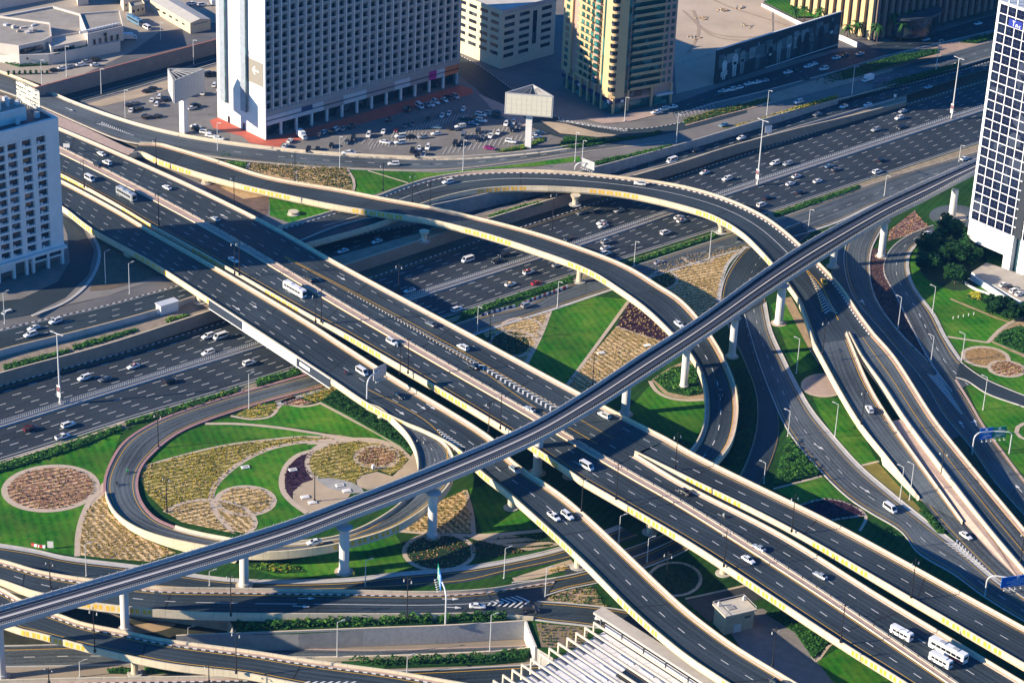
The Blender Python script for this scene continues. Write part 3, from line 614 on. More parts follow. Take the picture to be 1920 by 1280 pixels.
# the fascia of the lower carriageway carries an empty advertising frame
# ------------------------------------------------------------------ loop ramp (lower left)
CI = [(687, 754, 10), (712, 763), (740, 787), (766, 816), (781, 850, 9.4), (782, 885), (765, 925), (715, 966, 7.5), (640, 1000, 6), (560, 1012), (470, 1012, 4.2), (427, 1006), (337, 986, 2.3), (287, 963), (263, 933, 0.95), (256, 903), (263, 873, 0.75), (282, 848), (333, 807, 0.65), (443, 764, 0.6), (623, 714, 0.5), (700, 692, 0.45)]
CO = [(745, 782, 10), (800, 806), (838, 833), (852, 862, 9.4), (846, 900), (812, 938), (745, 984, 7.5), (652, 1014, 6), (560, 1030), (470, 1034, 4.2), (383, 1022), (300, 1004, 2.3), (250, 985), (216, 960), (199, 930, 0.95), (196, 900), (206, 866, 0.75), (232, 825), (290, 787, 0.65), (400, 747, 0.6), (593, 692, 0.5), (672, 668, 0.45)]
lp = deck('loop_ramp', 'curving loop ramp with cream parapets circling the patterned garden at lower left', CO, CI, 5, cat='ramp', m=ASPL, ends=False, gL=GRD, gR=GRD, kw=0.7,
          mk=[yl(1.9), yl(-1.5), dict(off=(0.5, 0), m=WHITE, w=0.2, dash=(2.0, 5.0), t0=0.0, t1=0.14)], panels={'L': (75, 0.36)}, iL0=8, iL1=(197, 926), iR1=(330, 988), kerbm=LGREY)
for E_, a_, b_ in ((lp.L, (197, 926), (672, 668)), (lp.R, (330, 988), (700, 692))):
    i0 = min(range(lp.n), key=lambda i: math.dist(PX(E_[i]), a_)); q = MB(); lp.sweep(q, mat('kerb_rose', (0.40, 0.22, 0.21), 0.85, 0.2, 0.6), [(-0.5, -0.7), (-0.5, 0.16), (0.5, 0.16), (0.5, 0.0)], 'L' if E_ is lp.L else 'R', i0, None); lp.bld(q, 'kerb')
# ------------------------------------------------------------------ flyovers
A_o = [(520, 424, 7.05), (640, 389), (705, 367, 7.05), (760, 346), (827, 328, 7.8), (923, 318, 9.0), (1040, 319, 10), (1173, 331), (1280, 347), (1363, 371), (1430, 402, 10), (1470, 430), (1507, 463, 8.8), (1540, 495), (1577, 535, 8.2), (1613, 588), (1640, 624, 7.6)]
A_i = [(575, 456), (690, 424), (740, 406), (783, 384), (860, 361), (940, 350), (1073, 351), (1173, 361), (1280, 385), (1340, 405), (1390, 435), (1425, 468), (1453, 500), (1480, 536), (1497, 562), (1511, 600), (1525, 640)]
def ax(q, rd):
    rd.mark(q, WHITE, (0.42, 0), 0.26, None, 0.05, 0.82); rd.mark(q, WHITE, 1.9, 0.2, (1.2, 1.2)); rd.mark(q, YEL, -1.7, 0.24)
    chev(q, (1518, 515, 8.6), (1556, 583, 8.0), 0.7, 5.0, 15, 8, s=-1, thick=0.6)
    pline(q, [(1512, 507, 8.65), (1528, 535), (1543, 585, 8.0)], 0.3, YEL, 8); pline(q, [(1514, 507, 8.65), (1542, 540), (1572, 600, 7.85)], 0.3, YEL, 8)
fa = deck('flyover', 'long curving two lane flyover sweeping over the motorway and under the metro viaduct', A_o, A_i, 9, extra=ax, panels={'R': (92, 0.8)}, ends=False, kstripe=('L',), kw=1.1, gL=6.9, gR=None,
          piers=[(1078, 384, 4, 8.3), (1352, 436, 4, 8.3), (1120, 366, 4, 8.3)])
A1l = [(1588, 621, 7.6), (1630, 718), (1672, 788, 5.8), (1740, 885, 3.5), (1805, 975, 1.0)]
A1r = [(1525, 640, 7.6), (1540, 668), (1575, 732), (1612, 792, 5.8), (1665, 858, 3.5), (1722, 930, 1.0)]
f1 = deck('ramp', 'pale ramp branching left after the flyover splits, with one white car on it', A1l, A1r, 5, cat='ramp', m=ASPL, ends=False, gR=GRD, gL=GRD, mk=[yl(1.6), yl(-1.6)], kw=0.6)
A2l = [(1640, 624, 7.6), (1677, 666), (1753, 783, 6.2), (1807, 852, 5), (1920, 988, 2.0), (1990, 1070, 0.8)]
A2r = [(1591, 622, 7.6), (1614, 664), (1652, 716), (1697, 784, 6.2), (1768, 878, 5), (1845, 978, 2.5), (1935, 1085, 0.8)]
f2 = deck('ramp', 'pale ramp branching right after the flyover splits, beside the pink paved wedge', A2l, A2r, 5, cat='ramp', m=ASPL, ends=False, gR=GRD, gL=GRD, mk=[yl(1.7, ), yl((0.52, 0)), yl(-1.6)], kw=1.2)
B_o = [(262, 266, 10), (300, 268), (333, 277), (400, 297), (500, 329), (640, 354), (720, 370), (807, 386), (923, 413), (973, 426), (1040, 446), (1173, 496), (1235, 533), (1280, 563, 9.6), (1327, 617), (1358, 668), (1380, 725, 7.4), (1384, 777, 6), (1370, 832, 4.2), (1330, 880, 3.5)]
B_i = [(243, 288), (262, 284), (300, 300), (360, 320), (430, 340), (550, 368), (640, 386), (720, 398), (797, 409), (885, 430), (1000, 466), (1107, 507), (1160, 540), (1207, 574), (1250, 614), (1297, 667), (1317, 712), (1322, 756), (1318, 796), (1302, 832), (1270, 862)]
fb = deck('flyover', 'curving cream flyover leaving the main viaduct at the upper left and dropping behind it', B_o, B_i, 9, mk=[yl(1.7), yl(-1.6), wd((0.52, 0), t0=0.72)], panels={'R': (12, 0.66)}, ends=False,
          piers=[(550, 402, 6.9, 8.3), (795, 452, 4, 8.3), (1086, 528, 0.4, 8.3), (388, 343, 7, 8.4)], kw=1.1)
# road from the far left over to the service road in front of the hotel
E_u = [(-60, 118, 10), (10, 139), (70, 163), (133, 191), (247, 231), (330, 252, 9), (410, 266), (520, 280, 7.4), (640, 290, 7.15), (840, 297), (1010, 284), (1090, 272, 7.0), (1280, 240, 6.6), (1343, 223), (1470, 193, 6.2), (1573, 160, 5), (1640, 139, 3.6), (1760, 105, 1.6), (2000, 38, 0.9)]
E_l = [(-60, 150), (25, 178), (90, 205), (160, 236), (225, 262), (300, 276), (400, 294), (520, 307), (640, 315), (823, 319), (973, 303), (1067, 289), (1280, 261), (1350, 246), (1477, 211), (1590, 182), (1770, 133), (2000, 64)]
sv = road('service_road', E_u, E_l, 7.1, ASPL, kR=LGREY, mk=[wd((0.5, 0), t0=0.24), yl(-1.0), dict(off=0.9, m=WHITE, w=0.2)], extra=lambda q, rd: (chev(q, (190, 232), (252, 255), 3.2, 0.6, 16, 9.7, s=1, thick=0.5), arrow(q, 130, 205, 10, 20, 8)))
ER = Road([(p[0], p[1]) + tuple(p[2:]) for p in E_u[:12]], [(p[0], p[1]+13) for p in E_u[:12]], 9)
q = MB(); ER.sweep(q, CREAMT, [(-0.3, -3.2), (-0.3, 0.9), (0.15, 0.9), (0.15, 0.0), (1.9, 0.0)], 'L'); tag(q.build('parapet_wall'), 'cream parapet wall on the outer curve of the road in front of the car park', 'wall')
poly('paved_wedge', [(-60, 158), (90, 208), (160, 239), (235, 275), (262, 284), (240, 291), (180, 266), (110, 238), (-60, 172)], 9.95, PINK, 'structure')
mb = MB()
ek = Road([(p[0], p[1]) for p in E_l[:7]], [(p[0], p[1]+3) for p in E_l[:7]], 9.6)
# ------------------------------------------------------------------ ground roads on the near side
S1u = [(500, 730), (640, 684), (780, 636), (907, 591), (983, 574), (1057, 537), (1180, 502), (1280, 470), (1380, 438), (1467, 408), (1680, 330), (1833, 285), (2000, 232)]
S1l = [(520, 760), (660, 712), (800, 663), (897, 626), (1030, 584), (1140, 547), (1280, 502), (1400, 466), (1557, 423), (1640, 385), (1740, 350), (1827, 318), (2000, 262)]
s1 = road('service_lane', S1u, S1l, GRD, ASPL, kL=LGREY, kR=LGREY, sR=1.6, lay=0.06, mk=[yl(1.2), yl(-2.8), wd((0.5, 0), t0=0.45)])
G1l = [(1500, 418), (1475, 428), (1412, 456), (1380, 487), (1358, 527), (1352, 570), (1372, 625), (1395, 675), (1417, 735), (1420, 790), (1410, 838), (1388, 890), (1340, 945), (1250, 1000), (1150, 1038), (1060, 1062)]
G1r = [(1520, 440), (1500, 455), (1457, 485), (1441, 520), (1436, 567), (1446, 640), (1452, 700), (1459, 760), (1461, 815), (1452, 852), (1436, 890), (1400, 945), (1320, 1010), (1200, 1060), (1130, 1088), (1060, 1105)]
g1 = road('slip_road', G1l, G1r, GRD, ASP, kL=LGREY, lay=0.09, mk=[yl(1.3), yl(-1.2), dict(off=(0.5, 0), m=WHITE, w=0.18, dash=(2, 5), t0=0.05, t1=0.5)])
G2l = [(1396, 590), (1420, 670), (1446, 740), (1478, 808), (1545, 890), (1590, 933), (1630, 960), (1690, 997), (1720, 1035), (1790, 1078), (1850, 1122), (1990, 1205)]
G2r = [(1436, 567), (1447, 620), (1472, 675), (1492, 715), (1522, 767), (1565, 820), (1612, 872), (1665, 918), (1740, 978), (1800, 1025), (1860, 1078), (1990, 1170)]
g2 = road('slip_road', G2l, G2r, GRD, ASPL, kL=LGREY, kR=LGREY, sR=2.2, lay=0.13, mk=[yl(-3.4), yl(1.6, t0=0.3), wd((0.42, 0))], extra=lambda q, rd: (arrow(q, 1535, 837, GRD+0.12, 18, 11), arrow(q, 1622, 918, GRD+0.12, 18, 11), chev(q, (1790, 1020), (1868, 1085), 5.0, 0.6, 14, GRD+0.2, s=1, thick=0.6)))
poly('verge_paving', [(1560, 470), (1577, 445), (1583, 475), (1584, 505), (1600, 555), (1657, 625), (1735, 720), (1766, 772), (1800, 815), (1780, 830), (1700, 740), (1600, 640), (1556, 560)], GRD+.03, ASPL, 'structure')
poly('verge_soil', [(1800, 815), (1825, 845), (1865, 903), (1920, 965), (1990, 1045), (1960, 1060), (1850, 930), (1775, 830)], GRD+.03, mat('verge_dark', (0.035, 0.055, 0.025), 0.95, 0.3, 0.4), 'structure')
poly('turning_circle', ell(1788, 404, 46, 20), GRD+.2, ASPL, 'structure'); poly('turning_island', ell(1788, 408, 25, 9), GRD+.26, PATHM, 'structure')
A1l2 = [(1770, 960), (1815, 985), (1862, 1040), (1910, 1090), (1980, 1160)]; A1r2 = [(1700, 935), (1722, 938), (1780, 1000), (1855, 1078), (1960, 1165)]
a12 = road('slip_road', [(1745, 890), (1805, 975), (1860, 1035), (1908, 1082), (1990, 1160)], [(1685, 885), (1722, 932), (1780, 1000), (1850, 1070), (1960, 1170)], GRD, ASPL, lay=0.17, mk=[yl(-1.4)])
poly('paved_wedge', [(1672, 789, 5.6), (1697, 785, 5.6), (1768, 879, 3.9), (1845, 980, 1.6), (1918, 1070, 0.8), (1915, 1090, 0.6), (1862, 1040, 0.7), (1805, 976, 1.0), (1740, 887, 3.6)], 0, PINK, 'structure')
Kl = [(1640, 395), (1597, 438), (1583, 475), (1584, 505), (1600, 555), (1657, 625), (1735, 720), (1766, 772), (1825, 845), (1865, 903), (1920, 965), (1990, 1045)]
Kr = [(1700, 385), (1655, 425), (1633, 470), (1631, 520), (1642, 560), (1677, 612), (1742, 680), (1788, 715), (1840, 795), (1880, 850), (1930, 915), (1995, 985)]
kk = road('access_road', Kl, Kr, GRD, ASPL, kL=LGREY, sL=0.0, lay=0.10, mk=[yl(1.5), yl(-1.4), yl((0.6, 0), t0=0.55, t1=0.83)], extra=lambda q, rd: (chev(q, (1752, 705), (1805, 778), 4.2, 0.7, 22, GRD+0.1, s=1, thick=0.6), arrow(q, 1618, 566, GRD+0.1, -9, -16, turn=1), arrow(q, 1803, 795, GRD+0.1, -12, -18), arrow(q, 1829, 792, GRD+0.1, -5, -12, turn=1), arrow(q, 1910, 915, GRD+.1, -14, -16)))
Ml = [(1850, 405), (1790, 415), (1738, 427), (1690, 450), (1666, 474), (1657, 507), (1680, 555), (1715, 625), (1745, 680), (1785, 735)]
Mr = [(1850, 425), (1800, 432), (1742, 447), (1709, 467), (1700, 492), (1710, 535), (1750, 590), (1770, 630), (1800, 677), (1845, 710)]
mm = road('curving_lane', Ml, Mr, GRD, ASPL, kL=LGREY, lay=0.14, mk=[yl(-1.4), wd((0.5, 0))])
ribbon('kerb_line', [(1655, 425), (1633, 470), (1631, 520), (1642, 560), (1677, 612), (1740, 678)], 0.6, GRD+.1, LGREY, h=0.15)
ribbon('kerb_line', [(1792, 712), (1816, 750), (1842, 795), (1882, 850), (1932, 915), (1995, 983)], 0.8, GRD+.1, PINK, h=0.15)
ribbon('kerb_line', [(1800, 433), (1742, 448), (1710, 467), (1701, 492), (1711, 535), (1751, 590), (1771, 630), (1801, 676)], 1.3, GRD+.12, LGREY, h=0.15)
nn = road('narrow_lane', [(1800, 678), (1820, 694), (1847, 711), (1920, 742), (2000, 770)], [(1792, 708), (1812, 714), (1850, 738), (1920, 763), (2000, 792)], GRD, ASP, kL=LGREY, kR=LGREY, lay=0.18)
# ------------------------------------------------------------------ bottom left roads
R1u = [(-80, 1010), (0, 1020), (67, 1031), (120, 1043), (263, 1061), (440, 1085), (640, 1085), (743, 1074), (873, 1062), (985, 1042), (1052, 1025), (1160, 985)]
R1l = [(-80, 1045), (0, 1055), (100, 1078), (200, 1092), (330, 1104), (440, 1108), (680, 1105), (800, 1097), (880, 1090), (955, 1072), (1077, 1045), (1200, 1005)]
r1 = road('ground_road', R1u, R1l, GRD, ASP, kL=LGREY, sL=2.0, lay=0.05, mk=[yl(3.0), yl(-1.3)])
R2u = [(-80, 1033, 6), (0, 1047), (75, 1068), (172, 1084), (300, 1098, 6), (440, 1101, 4.7), (640, 1104, 3.2), (815, 1107, 2.0), (920, 1101, 1.3), (975, 1092, 0.9), (1042, 1082, 0.6)]
R2l = [(-80, 1068), (0, 1086), (65, 1108), (140, 1124), (212, 1134), (332, 1145), (440, 1149), (640, 1150), (800, 1150), (915, 1149), (1000, 1156)]
r2 = deck('overpass', 'straight two lane overpass with striped kerb crossing the lower left, sign pole beside it', R2u, R2l, 5, cat='overpass', ends=False, kstripe=('L',), gR=GRD, gL=GRD, kw=1.0, dep=1.6,
          mk=[yl(2.4), dict(off=(0.5, 0), m=WHITE, w=0.24, dash=DASH, t0=0, t1=0.42), dict(off=(0.5, 0), m=WHITE, w=0.24, dash=(12, 5), t0=0.42, t1=0.68), dict(off=(0.5, 0), m=WHITE, w=0.24, t0=0.68, t1=0.93)], panels={'R': (42, 0.3)},
          extra=lambda q, rd: (arrow(q, 565, 1136, 3.85, 20, 1), arrow(q, 575, 1121, 3.8, 20, 0), arrow(q, 850, 1138, 1.85, 20, 1), arrow(q, 845, 1122, 1.85, 20, 0)))
r2a = road('slip_road', [(960, 1092), (1042, 1083), (1102, 1070), (1200, 1040), (1290, 1000)], [(970, 1130), (1005, 1122), (1060, 1105), (1125, 1091), (1240, 1052), (1330, 1010)], 0.42, ASP, kR=LGREY, kL=LGREY, lay=0.05, mk=[yl(1.2), yl(-1.2)])
r2b = road('slip_road', [(960, 1120), (1005, 1127), (1060, 1131), (1150, 1141), (1230, 1158), (1330, 1190)], [(960, 1152), (1015, 1163), (1100, 1173), (1190, 1187), (1260, 1205), (1340, 1235)], 0.42, ASP, kL=LGREY, kR=LGREY, lay=0.10, mk=[yl(1.2), yl(-1.2)], extra=lambda q, rd: chev(q, (1000, 1126), (915, 1131), 7.0, 1.4, 7, 1.15, s=-1, thick=0.7))
R3u = [(-80, 1068), (0, 1100), (38, 1121), (75, 1137), (118, 1152), (152, 1164), (235, 1181), (310, 1196), (480, 1219), (590, 1236), (740, 1256), (815, 1269), (920, 1287), (1000, 1300)]
R3l = [(-80, 1112), (-20, 1155), (38, 1178), (72, 1186), (150, 1207), (182, 1215), (312, 1243), (465, 1262), (520, 1273), (600, 1288), (740, 1310), (815, 1325), (900, 1340), (960, 1350)]
r3 = deck('ramp', 'long curving ramp with striped kerb and cream parapets at the bottom left', R3u, R3l, 4.6, cat='ramp', ends=False, kstripe=('L',), kw=1.0, mk=[yl(2.4), yl(-2.6)], panels={'R': (28, 0.2)}, piers=[(253, 1262, -4.9, 3.0, 1.0)], dep=1.5,
          extra=lambda q, rd: chev(q, (555, 1283), (640, 1290), 4.0, 8.0, 7, 4.6, s=-1, thick=0.7))
r4 = road('lower_road', [(-80, 1208), (0, 1211), (150, 1208), (300, 1215), (420, 1222)], [(-80, 1252), (0, 1250), (150, 1247), (280, 1243), (420, 1238)], -5.2, ASPL, kL=LGREY, kR=LGREY, lay=0.05, mk=[yl(2.0), wd((0.55, 0))])
r5 = deck('edge_road', 'cream parapet road along the bottom left edge of the view', [(-80, 1277), (0, 1273), (200, 1268), (350, 1266), (470, 1264)], [(-80, 1350), (0, 1345), (200, 1340), (350, 1338), (480, 1336)], 2.4, cat='road', ends=True, kstripe=('L',), kw=1.0)
tl = road('underpass_road', [(380, 1216), (480, 1215), (700, 1219), (850, 1215), (1000, 1210)], [(380, 1236), (565, 1233), (700, 1231), (850, 1226), (1010, 1219)], -5.2, ASPL, lay=0.06, kL=PINK, kR=LGREY)
poly('painted_shade_soil', [(-200, 1090), (20, 1110), (240, 1160), (440, 1178), (455, 1196), (430, 1214), (150, 1207), (-200, 1209)], -5.24, mat('painted_shade_soil', (0.045, 0.048, 0.03), .95, .5, .25), 'structure')  # dark colour stands in for the shade under the overpass
poly('soil_patch', [(240, 1172), (300, 1166), (330, 1170), (300, 1182), (250, 1184)], -5.2, SOIL, 'structure', smooth=True)
ribbon('parapet_wall', [(520, 1238), (620, 1238), (800, 1233), (920, 1227), (1005, 1219)], 0.6, -5.2, CREAM, h=1.4, kind=None, label='low cream parapet wall between the underpass road and the hedge at the bottom', cat='wall')
r6 = road('lower_road', [(700, 1258), (800, 1256), (920, 1250), (1060, 1243)], [(700, 1300), (800, 1296), (920, 1292), (1060, 1285)], -5.2, ASP, kL=LGREY, lay=0.05, mk=[yl(1.4)])
w_ = wall('wing_wall', [(984, 1163), (990, 1180), (998, 1200), (1003, 1212)], 0.9, -5.2, mat('white_concrete', (0.62, 0.58, 0.52), 0.85, 0.1, 0.5), 'white wing wall closing the right end of the sunken underpass', 'wall', 0.6)
wall('retaining_wall', [(330, 1191), (400, 1188), (480, 1185), (560, 1182), (715, 1176), (850, 1171), (985, 1163)], 0.95, -5.2, mat('block_wall', (0.31, 0.32, 0.33), 0.9, 0.22, 0.8), 'long grey block retaining wall of the sunken underpass at the bottom', 'wall', 0.5, CREAMT)
# ------------------------------------------------------------------ metro viaduct
ZM = 18.0
MU = [(-90, 1161), (0, 1135), (240, 1066), (480, 994), (560, 968), (640, 938), (800, 876), (1000, 789), (1097, 732), (1200, 664), (1305, 597), (1440, 500), (1507, 456), (1600, 404), (1680, 363), (1830, 297), (2000, 226)]
ML = [(-90, 1199), (0, 1172), (240, 1102), (480, 1031), (560, 1005), (640, 974), (800, 913), (1000, 827), (1110, 766), (1250, 676), (1345, 613), (1440, 547), (1560, 469), (1665, 405), (1730, 372), (1827, 321), (2000, 248)]
mv = Road(MU, ML, ZM, ph=1.2)
mr = empty('metro_viaduct', (mv.L[0]+mv.R[0])/2, 'grey elevated metro viaduct with twin rail tracks crossing the whole interchange diagonally', 'viaduct'); mo = Vector(mr.location)
def mb_(q, n, par=None):
    q.v = [(a-mo.x, b-mo.y, c-mo.z) for a, b, c in q.v]; return q.build(n, par or mr)
q = MB(); mv.surf(q, METROT, 0.5, -0.5)
for sd in ('L', 'R'): mv.sweep(q, METROC, [(0.0, 0.15), (0.0, -0.35), (2.6, -0.7), (3.2, -2.3), (5.5, -2.3)], sd)
mb_(q, 'girder')
for sd in ('L', 'R'):
    q = MB(); mv.sweep(q, METROC, [(0.0, 0.0), (0.0, 1.2), (0.35, 1.2), (0.35, 0.45), (1.1, 0.45), (1.1, 0.0)], sd)
    mb_(q, 'parapet')
q = MB()
for i in range(0, mv.n-1):
    for k in (0.25, 0.75):
        p = mv.R[i].lerp(mv.R[i+1], k)-mv.C[i]*0.2; q.box((p.x, p.y, ZM+1.2), (0.12, 0.12, 0.55), LGREY)
        p = mv.L[i].lerp(mv.L[i+1], k)+mv.C[i]*0.2
        if k < 0.5 and i % 2 == 0: q.box((p.x, p.y, ZM+1.2), (0.16, 0.16, 0.5), LGREY)
mb_(q, 'railing_posts')
for c in (0.33, 0.67):
    q = MB(); mv.surf(q, mat('track_slab', (0.04, 0.042, 0.047), 0.9, 0.2, 0.5), (c, -1.25), (c, 1.25), 0.12)
    tk = mb_(q, 'track')
    for e in (-0.72, 0.72):
        q = MB(); mv.surf(q, mat('rail_steel', (0.55, 0.52, 0.5), 0.35, metal=0.85), (c, e-0.13), (c, e+0.13), 0.3); mb_(q, 'rail', tk)
q = MB(); mv.surf(q, mat('walkway', (0.5, 0.47, 0.45), 0.8, 0.1), (0.5, -0.5), (0.5, 0.5), 0.42); mb_(q, 'walkway')
for px, py, zg, r in ((235, 1180, GRD, 1.25), (458, 1097, GRD+0.3, 1.35), (645, 1071, GRD, 1.5), (810, 1004, GRD, 1.45), (1007, 886, GRD, 1.5), (1172, 776, GRD, 1.45), (1282, 726, GRD, 1.3), (1372, 668, GRD, 1.3), (1460, 606, GRD, 1.55), (1561, 500, GRD, 1.4), (1652, 481, GRD, 1.35), (3, 1268, -5.2, 1.3)):
    c = P(px, py, zg); q = MB(); pc = mat('pier_concrete', (0.60, 0.59, 0.57), 0.75, 0.08, 0.4)
    q.tube((c.x, c.y, zg), (c.x, c.y, ZM-2.6), r, r, pc, 20, False); q.tube((c.x, c.y, zg), (c.x, c.y, zg+1.1), r*1.22, r*1.22, pc, 20)
    q.tube((c.x, c.y, zg), (c.x, c.y, zg+0.15), r*1.9, r*1.9, PATHM, 24); q.tube((c.x, c.y, ZM-3.4), (c.x, c.y, ZM-2.3), r, r*1.7, pc, 16)
    mb_(q, 'pier')
c = P(1784, 411, GRD); q = MB(); q.tube((c.x, c.y, GRD), (c.x, c.y, GRD+13.0), 1.5, 1.4, mat('pier_concrete', (1, 1, 1)), 20); q.tube((c.x, c.y, GRD), (c.x, c.y, GRD+0.4), 2.3, 2.3, PATHM, 24)
tag(q.build('concrete_column'), 'free standing white round column in the turning circle by the glass tower', 'column')
# ================================================================== gardens and planting
def inside(p, pg):
    c = False; j = len(pg)-1
    for i in range(len(pg)):
        a, b = pg[i], pg[j]
        if (a[1] > p[1]) != (b[1] > p[1]) and p[0] < (b[0]-a[0])*(p[1]-a[1])/(b[1]-a[1])+a[0]: c = not c
        j = i
    return c
def scatter(pg, n, rng):
    xs = [p[0] for p in pg]; ys = [p[1] for p in pg]; out = []; k = 0
    while len(out) < n and k < n*30:
        k += 1; p = (rng.uniform(min(xs), max(xs)), rng.uniform(min(ys), max(ys)))
        if inside(p, pg): out.append(p)
    return out
def area(pg): return abs(sum(a[0]*b[1]-b[0]*a[1] for a, b in zip(pg, pg[1:]+pg[:1])))/2
def leaf(mb, c, s, m, rng, flat=0.5):
    a = rng.uniform(0, 6.283); t = rng.uniform(-1, 1)*1.2*(1-flat)+rng.uniform(-.3, .3)
    u = Vector((math.cos(a), math.sin(a), rng.uniform(-.4, .4)))*s; v = Vector((-math.sin(a)*math.cos(t), math.cos(a)*math.cos(t), math.sin(t)))*s*0.8
    c = Vector(c); mb.face([c-u, c-v*0.6, c+u, c+v*0.6], m)
def tuft(mb, x, y, z, s, h, m, rng, n=3):
    a0 = rng.uniform(0, 6.28)
    for k in range(n):
        a = a0+6.283*k/n; d = Vector((math.cos(a), math.sin(a), 0)); e = Vector((-d.y, d.x, 0)); b = Vector((x, y, z))
        mb.face([b-e*s*0.35, b+d*s*0.75+Vector((0, 0, h*0.7))-e*s*0.3, b+d*s*0.45+Vector((0, 0, h)), b+e*s*0.35], m)
GR1 = mat('leaf_green', (0.040, 0.14, 0.018), 0.8, 0.35, 0.5, spec=0.15); GR2 = mat('leaf_dark', (0.020, 0.078, 0.015), 0.8, 0.3, 0.5, spec=0.15)
GR3 = mat('leaf_light', (0.11, 0.24, 0.025), 0.8, 0.3, 0.5, spec=0.15); YL = mat('leaf_yellow', (0.46, 0.34, 0.03), 0.85, 0.3, 0.6, spec=0.1); OL = mat('leaf_olive', (0.20, 0.18, 0.035), 0.85, 0.3, 0.6, spec=0.1)
PU = mat('leaf_purple', (0.045, 0.016, 0.035), 0.85, 0.3, 0.5, spec=0.1); RU = mat('leaf_russet', (0.26, 0.11, 0.06), 0.85, 0.3, 0.5, spec=0.1); BU = mat('leaf_buff', (0.50, 0.35, 0.16), 0.9, 0.3, 0.6, spec=0.1)
BUF = rows_mat('bed_buff', (0.66, 0.48, 0.27), (0.30, 0.21, 0.08), 62, 0.15, 0.5, (0.48, 0.34, 0.16))
BUF2 = rows_mat('bed_buff_cross', (0.66, 0.48, 0.27), (0.28, 0.20, 0.08), -35, 0.15, 0.5, (0.47, 0.33, 0.16))
OLV = rows_mat('bed_olive', (0.54, 0.40, 0.18), (0.20, 0.18, 0.035), 62, 0.15, 0.42, (0.36, 0.28, 0.09))
RUS = rows_mat('bed_russet', (0.62, 0.43, 0.26), (0.26, 0.14, 0.09), 62, 0.15, 0.46, (0.38, 0.23, 0.13))
PUR = mat('bed_purple', (0.05, 0.02, 0.042), 0.9, 0.45, 0.9)
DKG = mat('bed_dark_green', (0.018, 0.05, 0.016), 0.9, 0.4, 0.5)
CNT = [0, 0]
def bed(name, pts, m, z=GRD, lay=0.02, sc=None, smooth=False, tufts=None, sp=1.0, size=0.5, h=0.45, kind='structure', rows=None, jit=0.25, seed=1):
    CNT[0] += 1; lay += 0.0023*(CNT[0] % 4)
    if len(pts[0]) > 2: pts = [(q_[0], q_[1], q_[2]+0.0023*(CNT[0] % 4)) for q_ in pts]
    o, pp = poly(name, pts, z+lay, m, kind, smooth=smooth)
    if tufts:
        rng = random.Random(seed); q = MB(); pg = [(p.x, p.y) for p in pp]; xs = [p[0] for p in pg]; ys = [p[1] for p in pg]
        a = R_(rows if rows is not None else 0); ca, sa = math.cos(a), math.sin(a); cx, cy = sum(xs)/len(xs), sum(ys)/len(ys); rad = max(math.dist((cx, cy), p) for p in pg)
        ny = int(rad/sp)+1; dx = sp*0.75
        for j in range(-ny, ny+1):
            for i in range(-int(rad/dx), int(rad/dx)+1):
                u = i*dx+rng.gauss(0, jit); v = j*sp+rng.gauss(0, jit*0.6); x, y = cx+u*ca-v*sa, cy+u*sa+v*ca
                if inside((x, y), pg) and rng.random() < 0.68: tuft(q, x, y, z+lay, size*rng.uniform(.6, 1.3), h*rng.uniform(.6, 1.3), rng.choice(tufts), rng)
        if q.f: tag(q.build('low_planting'), kind='stuff')
    return o
def paths(pts, w=1.6, closed=False, z=GRD, lay=0.07, m=PATHM):
    CNT[1] += 1; lay += 0.0031*(CNT[1] % 11)
    return ribbon('garden_path', [(p[0], p[1]) for p in pts], w, z+lay, m, closed=closed, h=0.0)
def hedge(name, pts, h, z, mats, label, cat='hedge', dens=5.0, s=0.42, seed=3, lumpy=0.5, group=None):
    rng = random.Random(seed); dens *= 1.7; h *= 1.25; s *= 1.15; pp = [P(p[0], p[1], z) for p in pts]; pg = [(p.x, p.y) for p in pp]; n = int(area(pg)*dens); q = MB(); c = Vector((sum(p[0] for p in pg)/len(pg), sum(p[1] for p in pg)/len(pg), z))
    lum = scatter(pg, max(6, int(area(pg)/2.2)), rng); lum = [(x, y, rng.uniform(1-lumpy, 1.15)) for x, y in lum]; cell = {}
    for L in lum: cell.setdefault((int(L[0]//3), int(L[1]//3)), []).append(L)
    for x, y in scatter(pg, n, rng):
        near = [L for i in (-1, 0, 1) for j in (-1, 0, 1) for L in cell.get((int(x//3)+i, int(y//3)+j), [])]
        L = min(near, key=lambda L: (L[0]-x)**2+(L[1]-y)**2) if near else (x, y, 0.6); d = math.dist(L[:2], (x, y))
        hh = h*L[2]*max(0.25, 1-(d/2.1)**2*0.8); zz_ = z+hh*(1-0.55*rng.random()**2)
        leaf(q, (x-c.x, y-c.y, zz_-c.z), s*rng.uniform(.6, 1.3), mats[0] if rng.random() < .5 else rng.choice(mats), rng)
    pb = [(p[0]-c.x, p[1]-c.y) for p in pg]
    q.prism(pb, 0, h*0.3, GR2)
    o = q.build(name, loc=c); return tag(o, label, cat, group)
